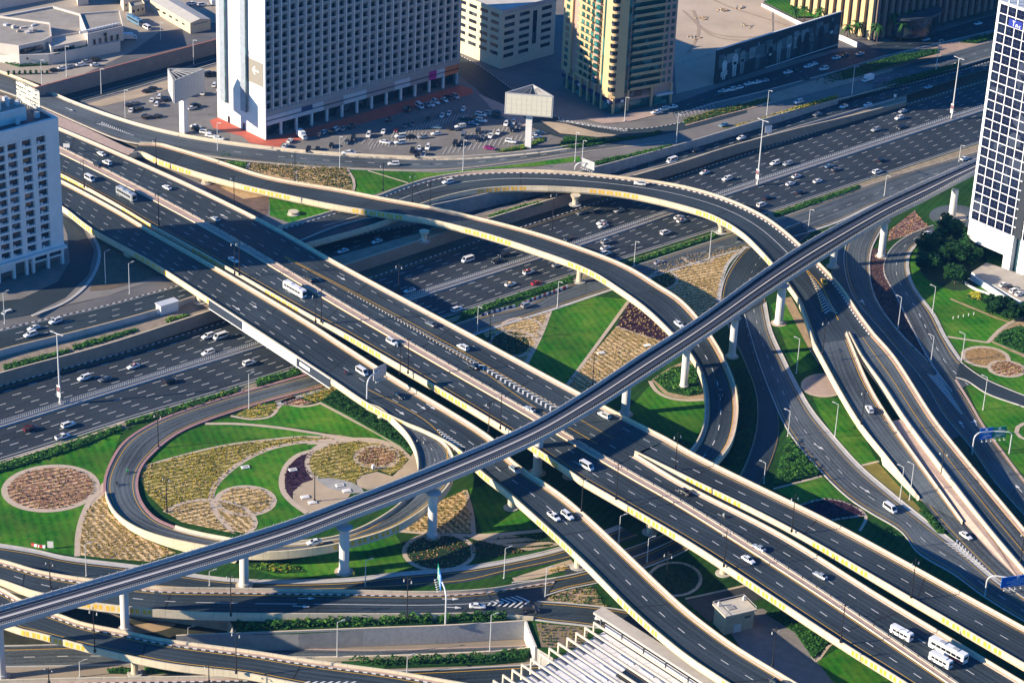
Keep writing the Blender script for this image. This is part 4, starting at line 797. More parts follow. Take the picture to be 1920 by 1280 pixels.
# --- garden inside the loop ramp (coordinates read from a 3.43x enlargement of 240..800 x 700..1020)
def k(pts): return [(240+x/3.4286, 700+y/3.4286) for x, y in pts]
bed('lawn', k([(95, 590), (200, 470), (330, 385), (520, 325), (700, 325), (950, 345), (1200, 382), (1400, 412), (1130, 405), (900, 425), (600, 465), (300, 540)]), LAWN2, lay=0.03, kind='stuff')
bed('lawn', k([(500, 320), (640, 285), (800, 293), (930, 265), (985, 205), (1120, 210), (1240, 195), (1420, 285), (1700, 440), (1450, 412), (1150, 355), (900, 332), (700, 322)]), LAWN2, lay=0.04, kind='stuff')
bed('lawn', k([(545, 810), (570, 730), (640, 640), (760, 555), (900, 490), (1050, 455), (1220, 455), (1080, 535), (1010, 600), (985, 680), (1000, 760), (1080, 860), (1150, 895), (1000, 960), (800, 1030), (820, 960), (800, 900), (945, 820), (900, 750), (745, 725), (620, 760), (570, 810)]), LAWN2, lay=0.05, kind='stuff')
bed('flower_bed', k([(85, 600), (300, 540), (600, 468), (900, 428), (1130, 408), (1390, 420), (1230, 432), (1050, 452), (900, 488), (760, 552), (640, 637), (560, 740), (540, 810), (420, 812), (330, 835), (245, 890), (130, 780), (80, 690)]), OLV, lay=0.03, tufts=[YL, OL, OL, BU, YL], sp=1.15, size=0.6, rows=28, seed=11)
bed('flower_bed', k([(245, 892), (340, 838), (430, 815), (525, 815), (560, 920), (640, 1005), (700, 1030), (560, 1000), (350, 955)]), BUF, lay=0.04, tufts=[BU, OL, BU], sp=1.2, size=0.5, rows=28, seed=12)
bed('flower_bed', k([(550, 820), (590, 815), (700, 835), (775, 890), (815, 950), (800, 1005), (740, 1025), (650, 1000), (580, 920)]), BUF2, lay=0.05, tufts=[BU, OL, BU], sp=1.2, size=0.45, rows=-60, seed=13)
bed('flower_bed', ell(240+755/3.4286, 700+817/3.4286, 52, 25.5), BUF, lay=0.06, tufts=[BU, YL, BU, OL], sp=1.2, size=0.5, rows=28, seed=14)
bed('flower_bed', k([(1150, 560), (1170, 520), (1250, 470), (1330, 440), (1480, 432), (1620, 455), (1750, 500), (1800, 545), (1760, 600), (1690, 650), (1620, 620), (1500, 650), (1460, 710), (1330, 675), (1200, 665), (1165, 610)]), OLV, lay=0.05, tufts=[YL, OL, OL, BU], sp=1.1, size=0.5, rows=60, seed=15)
bed('flower_bed', ell(240+1600/3.4286, 700+535/3.4286, 38, 18.5), RUS, lay=0.075, tufts=[RU, BU, PU], sp=1.2, size=0.55, rows=28, seed=16)
bed('flower_bed', k([(995, 670), (1030, 590), (1100, 530), (1200, 490), (1160, 540), (1155, 600), (1200, 675), (1120, 705), (1060, 760), (1050, 820), (1010, 750)]), PUR, lay=0.06, tufts=[PU], sp=1.0, size=0.5, rows=28, seed=17, h=0.35)
bed('gravel_patch', k([(1060, 760), (1120, 705), (1200, 678), (1330, 700), (1440, 760), (1390, 830), (1170, 895), (1060, 830)]), SAND, lay=0.07)
bed('gravel_patch', k([(1200, 675), (1300, 670), (1420, 690), (1500, 730), (1520, 765), (1420, 770), (1290, 735)]), GREY, lay=0.09)
bed('gravel_patch', k([(1465, 690), (1500, 655), (1600, 630), (1700, 660), (1800, 560), (1860, 470), (1870, 620), (1720, 700), (1540, 745), (1480, 725)]), SAND, lay=0.08)
bed('flower_bed', k([(690, 270), (760, 225), (860, 195), (950, 195), (965, 225), (900, 270), (800, 288)]), OLV, lay=0.05, tufts=[YL, OL, YL, GR3], sp=1.1, size=0.6, rows=28, seed=18)
bed('flower_bed', k([(1085, 135), (1190, 90), (1340, 55), (1345, 100), (1290, 150), (1210, 185)]), OLV, lay=0.05, tufts=[YL, YL, OL, GR3], sp=1.1, size=0.6, rows=28, seed=19)
bed('flower_bed', k([(980, 180), (1060, 145), (1190, 185), (1110, 205), (1000, 205)]), RUS, lay=0.06, tufts=[RU, PU], sp=1.2, size=0.5, rows=28, seed=20)
bed('flower_bed', k([(1250, 385), (1400, 405), (1300, 408), (1250, 400)]), RUS, lay=0.07)
bed('garden_gravel', k([(1180, 378), (1400, 400), (1600, 422), (1760, 490), (1700, 470), (1480, 445), (1230, 480), (1140, 480)]), PATHM, lay=0.016)
bed('garden_gravel', [(165, 930), (198, 900), (200, 925), (172, 950)], PATHM, lay=0.016)
hedge('shrub_mass', k([(1345, 70), (1500, 160), (1560, 200), (1640, 280), (1740, 330), (1800, 400), (1825, 510), (1700, 440), (1420, 280), (1240, 185), (1330, 120)]), 1.3, GRD, [GR2, GR1, GR2], 'dense dark green shrub mass under the ramp edge beside the loop garden', 'shrubs', dens=5, s=0.4)
paths(k([(1240, 190), (1420, 285), (1700, 440), (1800, 530)]), 1.5); paths(k([(495, 322), (700, 323), (950, 345), (1200, 382), (1400, 415), (1600, 425), (1720, 470), (1815, 545)]), 1.5)
paths(k([(85, 600), (300, 538), (600, 465), (900, 425), (1130, 405), (1390, 415)]), 1.0)
paths(k([(680, 1015), (610, 950), (560, 880), (535, 800), (560, 720), (640, 635), (760, 550), (900, 487), (1050, 450), (1230, 432), (1450, 420)]), 1.9)
paths(k([(1460, 425), (1300, 450), (1200, 490), (1090, 525), (1020, 590), (988, 680), (1000, 760), (1060, 830), (1150, 895)]), 1.9)
paths(k([(1480, 428), (1330, 442), (1240, 475), (1165, 525), (1150, 580), (1170, 640), (1210, 680)]), 1.6)
paths(ell(240+755/3.4286, 700+817/3.4286, 54, 26.5), 1.8, True, lay=0.09); paths(ell(240+1600/3.4286, 700+535/3.4286, 40, 20), 1.8, True, lay=0.09)
paths(k([(235, 890), (330, 838), (430, 815), (540, 812), (640, 822), (730, 855), (800, 910), (820, 965), (790, 1010), (760, 1030)]), 1.6, lay=0.1)
paths(k([(660, 272), (800, 293), (930, 268), (985, 200), (1120, 212), (1240, 188), (1330, 125), (1350, 65)]), 1.2, lay=0.08)
# --- lawn left of the loop
bed('flower_bed', ell(95, 915, 84, 39, tilt=-4), RUS, lay=0.04, tufts=[RU, BU, OL, BU, PU], sp=1.15, size=0.5, rows=28, seed=21)
paths(ell(95, 915, 87, 41.5, tilt=-4), 2.0, True, lay=0.07)
bed('flower_bed', [(196, 925), (205, 960), (250, 1000), (330, 1035), (280, 1052), (200, 1046), (150, 1040), (148, 1005), (160, 960)], BUF2, lay=0.04, tufts=[YL, BU, OL, BU], sp=1.15, size=0.5, rows=-55, seed=22)
paths([(197, 915), (172, 935), (156, 965), (147, 1000), (145, 1042)], 1.8)
paths([(-100, 905), (60, 848), (180, 812), (232, 790)], 1.2)
# --- verge hedges beside the motorway
rng0 = random.Random(5)
def strip(name, a, b, h, z, mats, label, seed=3, dens=4.0, s=0.42, cat='hedge', group=None): return hedge(name, list(a)+list(reversed(b)), h, z, mats, label, cat, dens, s, seed, group=group)
VERG = mat('verge_sand', (0.33, 0.26, 0.17), 0.95, 0.35, 0.3, detail=8)
bed('verge', [(-150, 915), (80, 843), (233, 792), (443, 729), (560, 690), (610, 690), (500, 732), (290, 783), (210, 812), (60, 852), (-150, 925)], VERG, lay=0.02)
strip('hedge', [(-60, 890), (80, 846), (160, 822), (228, 798)], [(-60, 905), (80, 862), (160, 836), (228, 806)], 1.2, GRD, [GR1, GR2, GR3], 'low green hedge by the motorway kerb, above the round planted bed', 5)
strip('hedge', [(236, 792), (330, 763), (448, 727)], [(236, 800), (330, 775), (445, 737)], 1.1, GRD, [GR1, GR2, GR3, OL], 'ragged green hedge along the motorway kerb above the loop garden', 6, 3.2)
strip('hedge', [(480, 714), (560, 692)], [(482, 726), (565, 702)], 1.1, GRD, [GR1, GR2, GR3], 'short hedge between motorway and slip lane just left of the viaduct', 7)
bed('verge', [(820, 604), (1077, 519), (1440, 404), (1440, 415), (1280, 466), (1057, 533), (905, 586), (840, 606)], VERG, lay=0.02)
bed('verge', [(1440, 401), (1600, 348), (1833, 271), (2000, 216), (2000, 230), (1833, 284), (1680, 328), (1467, 407), (1440, 416)], VERG, lay=0.02)
strip('hedge', [(870, 586), (960, 557), (1070, 520)], [(860, 600), (960, 566), (1075, 530)], 1.0, GRD, [GR1, GR2, GR3], 'green hedge beside the row of traffic barriers at the motorway edge', 8, 3.5)
strip('hedge', [(1160, 496), (1250, 467), (1350, 436)], [(1165, 502), (1255, 474), (1352, 442)], 0.9, GRD, [GR1, GR2, GR3], 'broken green hedge between motorway and service lane under the flyover', 9, 3.0)
strip('hedge', [(1450, 402), (1530, 374), (1610, 348)], [(1455, 408), (1535, 382), (1612, 354)], 1.0, GRD, [GR1, GR2], 'dark green hedge between motorway and service lane right of the flyover', 10, 3.5)
strip('hedge', [(5, 686), (60, 672), (130, 655)], [(8, 694), (62, 681), (132, 660)], 0.9, 4.0, [GR1, GR3, GR2], 'green hedge on the ledge above the left motorway wall', 12, 4.0)
strip('hedge', [(136, 649), (200, 632), (255, 616)], [(138, 657), (200, 640), (258, 621)], 0.9, 4.0, [GR1, GR3, GR2], 'bright green hedge on the ledge left of the utility cabinet', 13, 4.0)
strip('hedge', [(310, 599), (352, 588)], [(312, 605), (355, 592)], 0.7, 4.0, [GR3, OL], 'small yellow green hedge on the ledge by the utility cabinet', 14, 4.0)
strip('hedge', [(915, 405), (970, 388), (1015, 378)], [(920, 412), (972, 395), (1018, 383)], 0.7, 4.0, [GR3, GR1], 'green shrub strip on the ledge under the curved flyover', 15, 4.0)
# --- patterned garden right of the viaduct
bed('flower_bed', [(905, 625), (985, 595), (1030, 584), (1015, 625), (985, 680), (930, 650)], BUF, lay=0.03, tufts=[BU, OL, BU], sp=1.3, size=0.45, rows=28, seed=30)
bed('flower_bed', ell(950, 645, 42, 24), DKG, lay=0.045, tufts=[OL, GR2], sp=1.2, size=0.4, seed=31)
bed('lawn', [(1030, 583), (1060, 571), (1117, 556), (1180, 561), (1063, 720), (985, 690), (1010, 640)], LAWN2, lay=0.05, kind='stuff')
bed('flower_bed', [(1181, 566), (1263, 624), (1243, 640), (1155, 612)], PUR, lay=0.05, tufts=[PU, BU], sp=1.1, size=0.6, seed=32)
bed('flower_bed', [(1155, 613), (1243, 641), (1200, 690), (1097, 745), (1060, 722)], BUF2, lay=0.06, tufts=[BU, BU, OL], sp=1.2, size=0.5, rows=-30, seed=33)
paths([(1181, 561), (1120, 645), (1063, 722)], 1.3, lay=0.08); paths([(1031, 583), (1015, 625), (985, 685)], 1.6, lay=0.08); paths([(1155, 612), (1243, 641)], 0.9, lay=0.1)
paths(ell(978, 613, 38, 17), 1.3, True, lay=0.08); paths(ell(962, 643, 44, 24), 1.3, True, lay=0.09)
bed('flower_bed', [(1205, 507), (1290, 478), (1398, 459), (1362, 492), (1345, 565), (1312, 592), (1262, 556), (1230, 528)], BUF, lay=0.03, tufts=[BU, BU, OL], sp=1.2, size=0.45, rows=28, seed=34)
paths(ell(1244, 524, 26, 17), 1.3, True, lay=0.08); bed('flower_bed', ell(1244, 524, 23, 15), DKG, lay=0.05, tufts=[OL, GR2], sp=1.2, size=0.4, seed=35)
paths([(1398, 462), (1364, 495), (1350, 540), (1346, 566)], 1.4, lay=0.08, m=LGREY); paths(ell(1310, 482, 30, 12, a0=0, a1=180, n=20), 1.2, lay=0.09)
# inside the flyover's tail
bed('lawn', [(1170, 776), (1222, 718), (1322, 748), (1320, 795), (1303, 830), (1240, 815)], LAWN2, lay=0.03, kind='stuff')
bed('planting_soil', [(1222, 712), (1262, 686), (1300, 678), (1320, 745), (1295, 748), (1250, 740)], SOIL, lay=0.05, smooth=True)
hedge('shrub_patch', [(1226, 712), (1262, 690), (1300, 684), (1316, 738), (1290, 743), (1252, 735)], 0.9, GRD, [GR1, GR3, GR2], 'patch of bright green shrubs around a metro pier inside the flyover curve', 'shrubs', dens=2.2, s=0.5, seed=36)
paths([(1219, 714), (1228, 730), (1250, 744), (1285, 750), (1322, 749)], 1.5, lay=0.09)
bed('planting_soil', [(1340, 690), (1400, 690), (1415, 760), (1405, 830), (1365, 880), (1350, 850), (1386, 780)], DKG, lay=0.03, tufts=[GR2], sp=1.0, size=0.6, seed=37)
hedge('shrub_mass', [(1384, 812), (1412, 800), (1408, 838), (1385, 872), (1362, 868)], 0.9, GRD, [GR2, GR1], 'dark green shrub mass in shade between flyover and slip road', 'shrubs', seed=38)
# right of the slip road
bed('garden_strip', [(1468, 560), (1483, 556), (1512, 610), (1541, 675), (1535, 683), (1520, 660)], SOIL, lay=0.05)
bed('flower_bed', ell(1545, 722, 40, 20), mat('pale_paving', (0.42, 0.32, 0.26), 0.9, 0.15, 0.5), lay=0.05); paths(ell(1545, 722, 41, 21), 1.2, True, lay=0.08)
bed('lawn', [(1445, 570), (1470, 562), (1520, 660), (1535, 685), (1500, 700), (1478, 660)], LAWN2, lay=0.03, kind='stuff')
bed('lawn', [(1524, 745), (1582, 745), (1610, 800), (1645, 865), (1614, 872), (1568, 822), (1540, 780)], LAWN2, lay=0.03, kind='stuff')
bed('flower_bed', [(1614, 874), (1645, 866), (1690, 915), (1728, 955), (1745, 985), (1700, 945)], mat('dry_lawn', (0.20, 0.17, 0.03), 0.95, 0.35, 0.3), lay=0.04)
paths([(1612, 873), (1648, 864)], 1.0, lay=0.08)
hedge('shrub_mass', [(1477, 822), (1538, 890), (1494, 900), (1447, 915)], 1.4, GRD, [GR1, GR3, GR2], 'triangular bright green shrub mass between two slip roads', 'shrubs', dens=5, seed=39)
bed('lawn', [(1455, 918), (1541, 893), (1592, 938), (1560, 950), (1500, 942)], LAWN2, lay=0.03, kind='stuff'); paths([(1450, 916), (1541, 892)], 1.0, lay=0.08)
bed('flower_bed', [(1500, 945), (1545, 934), (1598, 945), (1620, 965), (1560, 973), (1510, 960)], PUR, lay=0.05, tufts=[PU], sp=1.0, size=0.5, smooth=True, seed=40); paths([(1495, 948), (1545, 935), (1595, 945), (1624, 968), (1612, 995)], 1.0, lay=0.08)
paths([(1560, 974), (1622, 965)], 1.0, lay=0.085)
hedge('hedge', [(1630, 980), (1668, 995), (1690, 1020), (1650, 1000)], 0.9, GRD, [GR1, GR2], 'small dark hedge in shade beside the slip road kerb', seed=41)
hedge('hedge', [(1722, 958), (1742, 962), (1772, 1002), (1758, 1000)], 0.9, GRD, [GR2, GR1, GR3], 'narrow hedge in the point between two merging slip roads', seed=42)
# right hand lawns
bed('lawn', [(1704, 470), (1730, 452), (1990, 470), (1990, 770), (1920, 740), (1849, 708), (1802, 676), (1772, 630), (1752, 590), (1712, 535), (1702, 492)], LAWN2, lay=0.012, kind='stuff')
bed('lawn', [(1806, 712), (1850, 740), (1925, 766), (1990, 795), (1990, 960), (1932, 912), (1882, 848), (1842, 793)], LAWN2, lay=0.012, kind='stuff')
bed('lawn', [(-200, 925), (60, 853), (210, 813), (232, 798), (206, 866), (196, 900), (190, 925), (165, 950), (146, 1042), (67, 1028), (0, 1018), (-200, 1010)], LAWN2, lay=0.012, kind='stuff')
bed('lawn', [(480, 1068), (640, 1030), (740, 1000), (780, 1060), (740, 1072), (640, 1080), (520, 1080)], LAWN2, lay=0.012, kind='stuff')
bed('lawn', [(880, 915), (960, 900), (1050, 985), (905, 1000), (890, 960)], LAWN2, lay=0.012, kind='stuff')
bed('median_soil', [(1634, 466), (1662, 466), (1660, 510), (1684, 560), (1718, 625), (1744, 684), (1738, 680), (1675, 615), (1640, 560), (1630, 520)], mat('plum_soil', (0.085, 0.05, 0.055), 0.95, 0.35, 0.5), lay=0.03, tufts=[PU, RU], sp=1.2, size=0.4, seed=43)
bed('planting_soil', [(1664, 452), (1668, 432), (1715, 395), (1728, 412), (1745, 428), (1700, 442)], mat('mauve_soil', (0.32, 0.19, 0.16), 0.95, 0.4, 0.3), lay=0.03, tufts=[PU, RU, BU], sp=1.0, size=0.5, seed=44)
bed('flower_bed', ell(1848, 669, 42, 17.5, tilt=6), mat('bed_ochre', (0.36, 0.22, 0.09), 0.95, 0.3, 0.4, detail=8), lay=0.04, tufts=[BU, OL], sp=2.0, size=0.35, seed=45)
bed('flower_bed', ell(1887, 691, 32, 13, tilt=6), RUS, lay=0.09, tufts=[BU, RU, OL], sp=0.9, size=0.5, seed=46)
paths(ell(1848, 669, 43.5, 18.5, tilt=6), 1.6, True, lay=0.07); paths(ell(1887, 691, 33.5, 14.2, tilt=6), 1.6, True, lay=0.12)
paths([(1770, 630), (1810, 636), (1852, 642)], 1.3, lay=0.07); paths([(1852, 642), (1875, 618), (1905, 600), (1960, 590)], 1.5, lay=0.075)
bed('planting_soil', [(1856, 640), (1878, 618), (1910, 601), (1990, 592), (1990, 690), (1925, 672)], SOIL, lay=0.03)
hedge('shrub_patch', [(1862, 640), (1880, 622), (1912, 612), (1960, 640), (1955, 670), (1915, 662)], 0.9, GRD, [GR1, GR2, GR2], 'rows of dark green shrubs at the right edge above the round beds', 'shrubs', dens=3.0, s=0.5, seed=47)
paths([(1940, 790), (1912, 797), (1905, 808), (1915, 820), (1945, 828)], 1.5, lay=0.08)
paths([(1782, 560), (1830, 580), (1880, 600), (1960, 622)], 1.2, lay=0.06, m=SOIL)
# bottom middle, in the shade of the decks
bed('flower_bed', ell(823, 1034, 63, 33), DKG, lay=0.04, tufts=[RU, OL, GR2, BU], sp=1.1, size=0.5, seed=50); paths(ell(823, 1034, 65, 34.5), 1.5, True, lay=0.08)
bed('flower_bed', [(745, 990), (800, 950), (872, 918), (880, 950), (888, 998), (800, 1000)], BUF2, lay=0.04, tufts=[OL, BU, GR2], sp=1.6, size=0.7, rows=0, jit=0.08, seed=51)
paths([(872, 918), (884, 960), (888, 1000)], 1.5, lay=0.07); paths([(745, 994), (820, 1000), (900, 1003), (1060, 990)], 1.8, lay=0.075)
bed('sand_patch', [(870, 1004), (935, 998), (1055, 1020), (990, 1032), (920, 1022)], SAND, lay=0.05)
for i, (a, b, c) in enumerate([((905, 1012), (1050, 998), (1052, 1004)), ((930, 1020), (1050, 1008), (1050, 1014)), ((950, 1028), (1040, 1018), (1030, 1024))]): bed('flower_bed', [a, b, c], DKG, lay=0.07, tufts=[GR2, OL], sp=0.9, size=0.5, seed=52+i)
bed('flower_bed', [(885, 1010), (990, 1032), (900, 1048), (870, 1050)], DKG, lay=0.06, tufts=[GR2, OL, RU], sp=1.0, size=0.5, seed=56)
bed('sand_patch', [(960, 1083), (1070, 1048), (1082, 1062), (1010, 1082), (965, 1090)], SAND, lay=0.05); bed('flower_bed', [(1028, 1066), (1060, 1058), (1066, 1066), (1030, 1076)], BUF, lay=0.08, tufts=[OL, GR2], sp=1.2, size=0.5, seed=57)
bed('planting_soil', [(1018, 1124), (1060, 1106), (1112, 1098), (1135, 1138), (1080, 1132)], SOIL, lay=0.05, tufts=[GR2, GR1, OL], sp=1.1, size=0.7, h=0.6, seed=58)
hedge('hedge', [(445, 1188), (560, 1183), (715, 1177), (812, 1172), (812, 1162), (715, 1166), (560, 1172), (445, 1177)], 2.5, GRD, [GR1, GR3, GR2], 'long lush green hedge between overpass wall and sunken underpass', dens=7, s=0.5, seed=59, lumpy=0.35)
hedge('hedge', [(818, 1171), (950, 1165), (950, 1157), (880, 1157), (818, 1161)], 2.2, GRD, [GR1, GR3, GR2], 'short lush green hedge at the foot of the curved sign pole', dens=7, s=0.5, seed=60, lumpy=0.35)
hedge('hedge', [(640, 1243), (760, 1240), (850, 1236), (920, 1230), (1000, 1222), (985, 1240), (920, 1246), (720, 1253)], 2.0, -5.2, [GR2, GR1], 'long clipped dark hedge at the very bottom beside the pergola roof', dens=6, s=0.45, seed=61, lumpy=0.15)
hedge('hedge', [(200, 1255), (245, 1253), (245, 1262), (205, 1262)], 1.0, -5.2, [GR1, GR2], 'small dark shrub patch left of a ramp pier at the bottom', 'shrubs', seed=62)
hedge('hedge', [(270, 1252), (330, 1256), (345, 1262), (275, 1262)], 1.0, -5.2, [GR1, GR3], 'small green shrub patch right of a ramp pier at the bottom', 'shrubs', seed=63)
hedge('shrub_patch', [(462, 1066), (500, 1052), (540, 1058), (575, 1072), (520, 1075)], 0.8, GRD, [GR3, GR1, YL], 'yellow green shrubs beside a metro pier under the viaduct', 'shrubs', dens=3, seed=64)
bed('planting_soil', [(1005, 1168), (1105, 1176), (1095, 1215), (1015, 1212)], mat('slope_soil', (0.24, 0.18, 0.12), 0.95, 0.3, 0.5), lay=0.03, tufts=[OL, GR2], sp=1.5, size=0.8, rows=0, jit=0.08, seed=65)
bed('dark_water_channel', [(1285, 1126), (1400, 1098), (1430, 1120), (1350, 1150), (1330, 1165)], mat('dark_basin', (0.05, 0.055, 0.06), 0.6, 0.3, 0.4), lay=0.04)
paths([(1285, 1122), (1340, 1110), (1405, 1095)], 0.9, lay=0.08)
bed('paved_yard', [(1345, 1150), (1430, 1140), (1500, 1180), (1560, 1260), (1620, 1320), (1500, 1320), (1400, 1230)], mat('yard_paving', (0.22, 0.2, 0.19), 0.9, 0.25, 0.3), lay=0.05)
hedge('shrub_patch', [(1435, 1150), (1470, 1146), (1560, 1200), (1525, 1235), (1490, 1185)], 0.6, GRD, [GR1, GR2], 'dark green ground shrubs beside the small service kiosk', 'shrubs', dens=4, seed=66, lumpy=0.2)
paths([(1500, 1180), (1520, 1210), (1528, 1240), (1560, 1205), (1580, 1200)], 0.9, lay=0.085)
bed('lawn', [(1532, 1240), (1575, 1212), (1640, 1255), (1740, 1330), (1640, 1330), (1560, 1275)], LAWN2, lay=0.07, kind='stuff')
bed('flower_bed', ell(1265, 1085, 48, 30), DKG, lay=0.04, tufts=[GR2], sp=1.2, size=0.4, seed=67); paths(ell(1265, 1085, 49, 31), 1.1, True, lay=0.08)
# --- far side verges and plots
TZ = 7.03
def zbed(name, pts, m, dz=0.05, kind='structure'): return slab(name, pts, lambda x: zf(x)+dz, m, kind=kind)
zbed('lawn', [(655, 318), (823, 324), (760, 345), (700, 365), (660, 358)], LAWN2, kind='stuff'); zbed('lawn', [(823, 324), (973, 308), (1085, 293), (1090, 302), (1000, 312), (900, 318), (800, 332)], LAWN2, dz=0.07, kind='stuff')
zbed('flower_bed', [(478, 300), (560, 309), (552, 338), (515, 333), (465, 318)], mat('bed_straw', (0.50, 0.34, 0.17), 0.95, 0.3, 0.5), dz=0.06); zbed('flower_bed', [(562, 310), (650, 316), (662, 358), (600, 350), (556, 340)], BUF, dz=0.06)
q = MB(); rg = random.Random(70)
pg = [(p.x, p.y) for p in (P(x, y, TZ) for x, y in [(478, 300), (650, 316), (662, 358), (552, 338), (465, 318)])]
for x, y in scatter(pg, 900, rg): tuft(q, x, y, TZ+.03, 0.6, 0.5, rg.choice([OL, GR2, BU]), rg)
tag(q.build('low_planting'), kind='stuff')
paths([(470, 297), (462, 315), (448, 322)], 1.4, z=7.0, lay=0.12); paths([(560, 308), (553, 330), (556, 342)], 1.2, z=7.0, lay=0.12); paths([(650, 316), (664, 340), (662, 358)], 1.2, z=7.0, lay=0.12); paths([(690, 320), (765, 343)], 0.9, z=7.0, lay=0.12)
hedge('shrub_mass', [(300, 266), (345, 276), (430, 290), (445, 297), (400, 303), (340, 288)], 1.0, 7.0, [GR1, GR2], 'dark green shrub wedge between the two diverging roads at upper left', 'shrubs', seed=71)
hedge('shrub_patch', [(420, 306), (465, 299), (460, 318), (430, 311)], 0.6, 7.0, [GR3, GR1], 'small bright green planting wedge beside the straw coloured bed', 'shrubs', seed=72)
hedge('hedge', [(930, 284), (985, 273), (1020, 258), (1022, 264), (985, 280), (945, 285)], 0.8, 7.0, [GR3, YL, GR1], 'yellow green hedge at the foot of the billboard column in the car park', seed=73)
hedge('hedge', [(1045, 278), (1060, 258), (1130, 262), (1200, 256), (1240, 246), (1240, 250), (1130, 270), (1080, 278)], 0.9, 7.0, [GR1, GR2], 'green hedge along the service road right of the billboard column', seed=74)
hedge('hedge', [(1108, 305), (1180, 290), (1260, 272), (1262, 277), (1185, 296), (1118, 310)], 0.7, 6.9, [GR1, GR3, GR2], 'green planting strip behind the lane direction sign', seed=75)
hedge('hedge', [(1350, 243), (1420, 226), (1520, 193), (1570, 180), (1572, 184), (1520, 199), (1425, 230), (1352, 247)], 0.7, 6.2, [YL, GR3, GR1], 'yellow green hedge on top of the grey wall at upper right', seed=76)
hedge('shrub_row', [(1280, 226), (1345, 206), (1400, 194), (1440, 184), (1445, 190), (1400, 204), (1345, 218), (1285, 234)], 0.9, 6.8, [OL, GR1, GR2], 'dusty shrubs on the sandy strip below the mural wall', 'shrubs', dens=2.2, seed=77)
hedge('hedge', [(1440, 183), (1560, 140), (1680, 105), (1760, 92), (1762, 100), (1660, 126), (1560, 158), (1445, 192)], 0.9, 4.8, [GR2, GR1], 'long dark green hedge between the two upper right side roads', dens=3, seed=78)
hedge('hedge', [(1800, 80), (1830, 70), (1900, 58), (1900, 64), (1830, 82)], 0.9, 1.2, [GR1, GR2], 'dark hedge beside the side road near the glass tower top', seed=79)
hedge('hedge', [(1590, 176), (1680, 150), (1800, 118), (1802, 124), (1690, 158), (1595, 184)], 0.8, 2.6, [GR2, GR1], 'thin dark hedge along the kerb below the delivery truck', dens=3, seed=80)
# --- trees
DKL = mat('leaf_deep', (0.010, 0.042, 0.014), 0.85, 0.3, 0.5, spec=0.1)
BARK = mat('bark', (0.10, 0.07, 0.05), 0.95, 0.3, 2.0)
def tree(name, px, py, z, h, r, label, mats=(GR2, GR1, GR2), seed=1, group=None, n=1500):
    rng = random.Random(seed); b = P(px, py, z); rt = empty(name, b, label, 'tree', group); q = MB()
    q.tube((0, 0, 0), (0.1, 0, h*0.5), 0.28, 0.16, BARK, 8)
    for i in range(5):
        a = rng.uniform(0, 6.28); q.tube((0.08, 0, h*rng.uniform(.3, .48)), (r*0.6*math.cos(a), r*0.6*math.sin(a), h*rng.uniform(.6, .8)), 0.12, 0.04, BARK, 5)
    q.build('trunk', rt); q = MB(); bl = []
    for i in range(24):
        a = rng.uniform(0, 6.28); d = r*math.sqrt(rng.random())*.85; bl.append((d*math.cos(a), d*math.sin(a), h*rng.uniform(.45, .92)-d*0.25, r*rng.uniform(.22, .42), rng.choice(mats)))
    for i in range(n):
        x, y, zz_, br, m = rng.choice(bl); v = Vector((rng.gauss(0, 1), rng.gauss(0, 1), rng.gauss(0, 1))).normalized()*br*(rng.random()**0.4)
        leaf(q, (x+v.x, y+v.y, max(0.8, zz_+v.z*0.8)), rng.uniform(.5, .95), m if rng.random() < .7 else rng.choice(mats), rng, 0.4)
    q.build('crown', rt); return rt
def palm(px, py, z, h, label, seed=1, group=None, r=2.6):
    rng = random.Random(seed); b = P(px, py, z); rt = empty('palm_tree', b, label, 'palm tree', group); q = MB()
    q.tube((0, 0, 0), (0.15, 0.1, h), 0.26, 0.2, BARK, 7); q.build('trunk', rt); q = MB()
    for i in range(26):
        a = rng.uniform(0, 6.28); up = rng.uniform(-.25, 1.1); L = r*rng.uniform(.8, 1.15); d = Vector((math.cos(a), math.sin(a), 0)); e = Vector((-d.y, d.x, 0)); p = Vector((0.15, 0.1, h)); w = 0.05; prev = p
        for s_ in range(1, 6):
            t = s_/5; nx = Vector((0.15, 0.1, h))+d*(L*t*0.95)+Vector((0, 0, L*(up*t-0.95*t*t))); w1 = 0.42*math.sin(math.pi*(0.15+0.8*t)); m = GR2 if i % 2 else GR1
            q.face([prev-e*w, nx-e*w1+Vector((0, 0, -.12)), nx, prev], m); q.face([prev, nx, nx+e*w1+Vector((0, 0, -.12)), prev+e*w], m); prev = nx; w = w1
    q.build('crown', rt); return rt
for i, (x, y, h, r, lab) in enumerate([(1745, 480, 9, 5.5, 'broad dark tree nearest the curving lane below the glass tower'), (1775, 452, 10, 5.5, 'tall dark tree at the back of the grove beside the glass tower'), (1805, 492, 9, 5.5, 'dark bushy tree in the middle of the grove by the car park ramp'), (1740, 508, 7, 4.0, 'lower dark tree at the near corner of the grove by the lane'),
        (1825, 470, 9, 5, 'dark green tree standing against the white tower corner'), (1790, 532, 7.5, 3.8, 'round green tree between the grove and the white ramp wall'), (1765, 495, 8, 4.5, 'shaded dark tree in the heart of the grove'), (1855, 590, 7, 3.6, 'leafy green tree at the left end of the row above the lawn'), (1893, 600, 6.5, 3.4, 'green tree with visible trunk in the middle of the row above the lawn'), (1925, 598, 6.5, 3.6, 'green tree at the right edge of the row above the lawn'), (1878, 582, 6.0, 3.0, 'small green tree behind the row above the lawn')]):
    tree('tree', x, y, GRD, h*1.05, r*1.3, lab, mats=(GR2, DKL, DKL, GR2), seed=100+i, n=3800 if i < 7 else 2200)
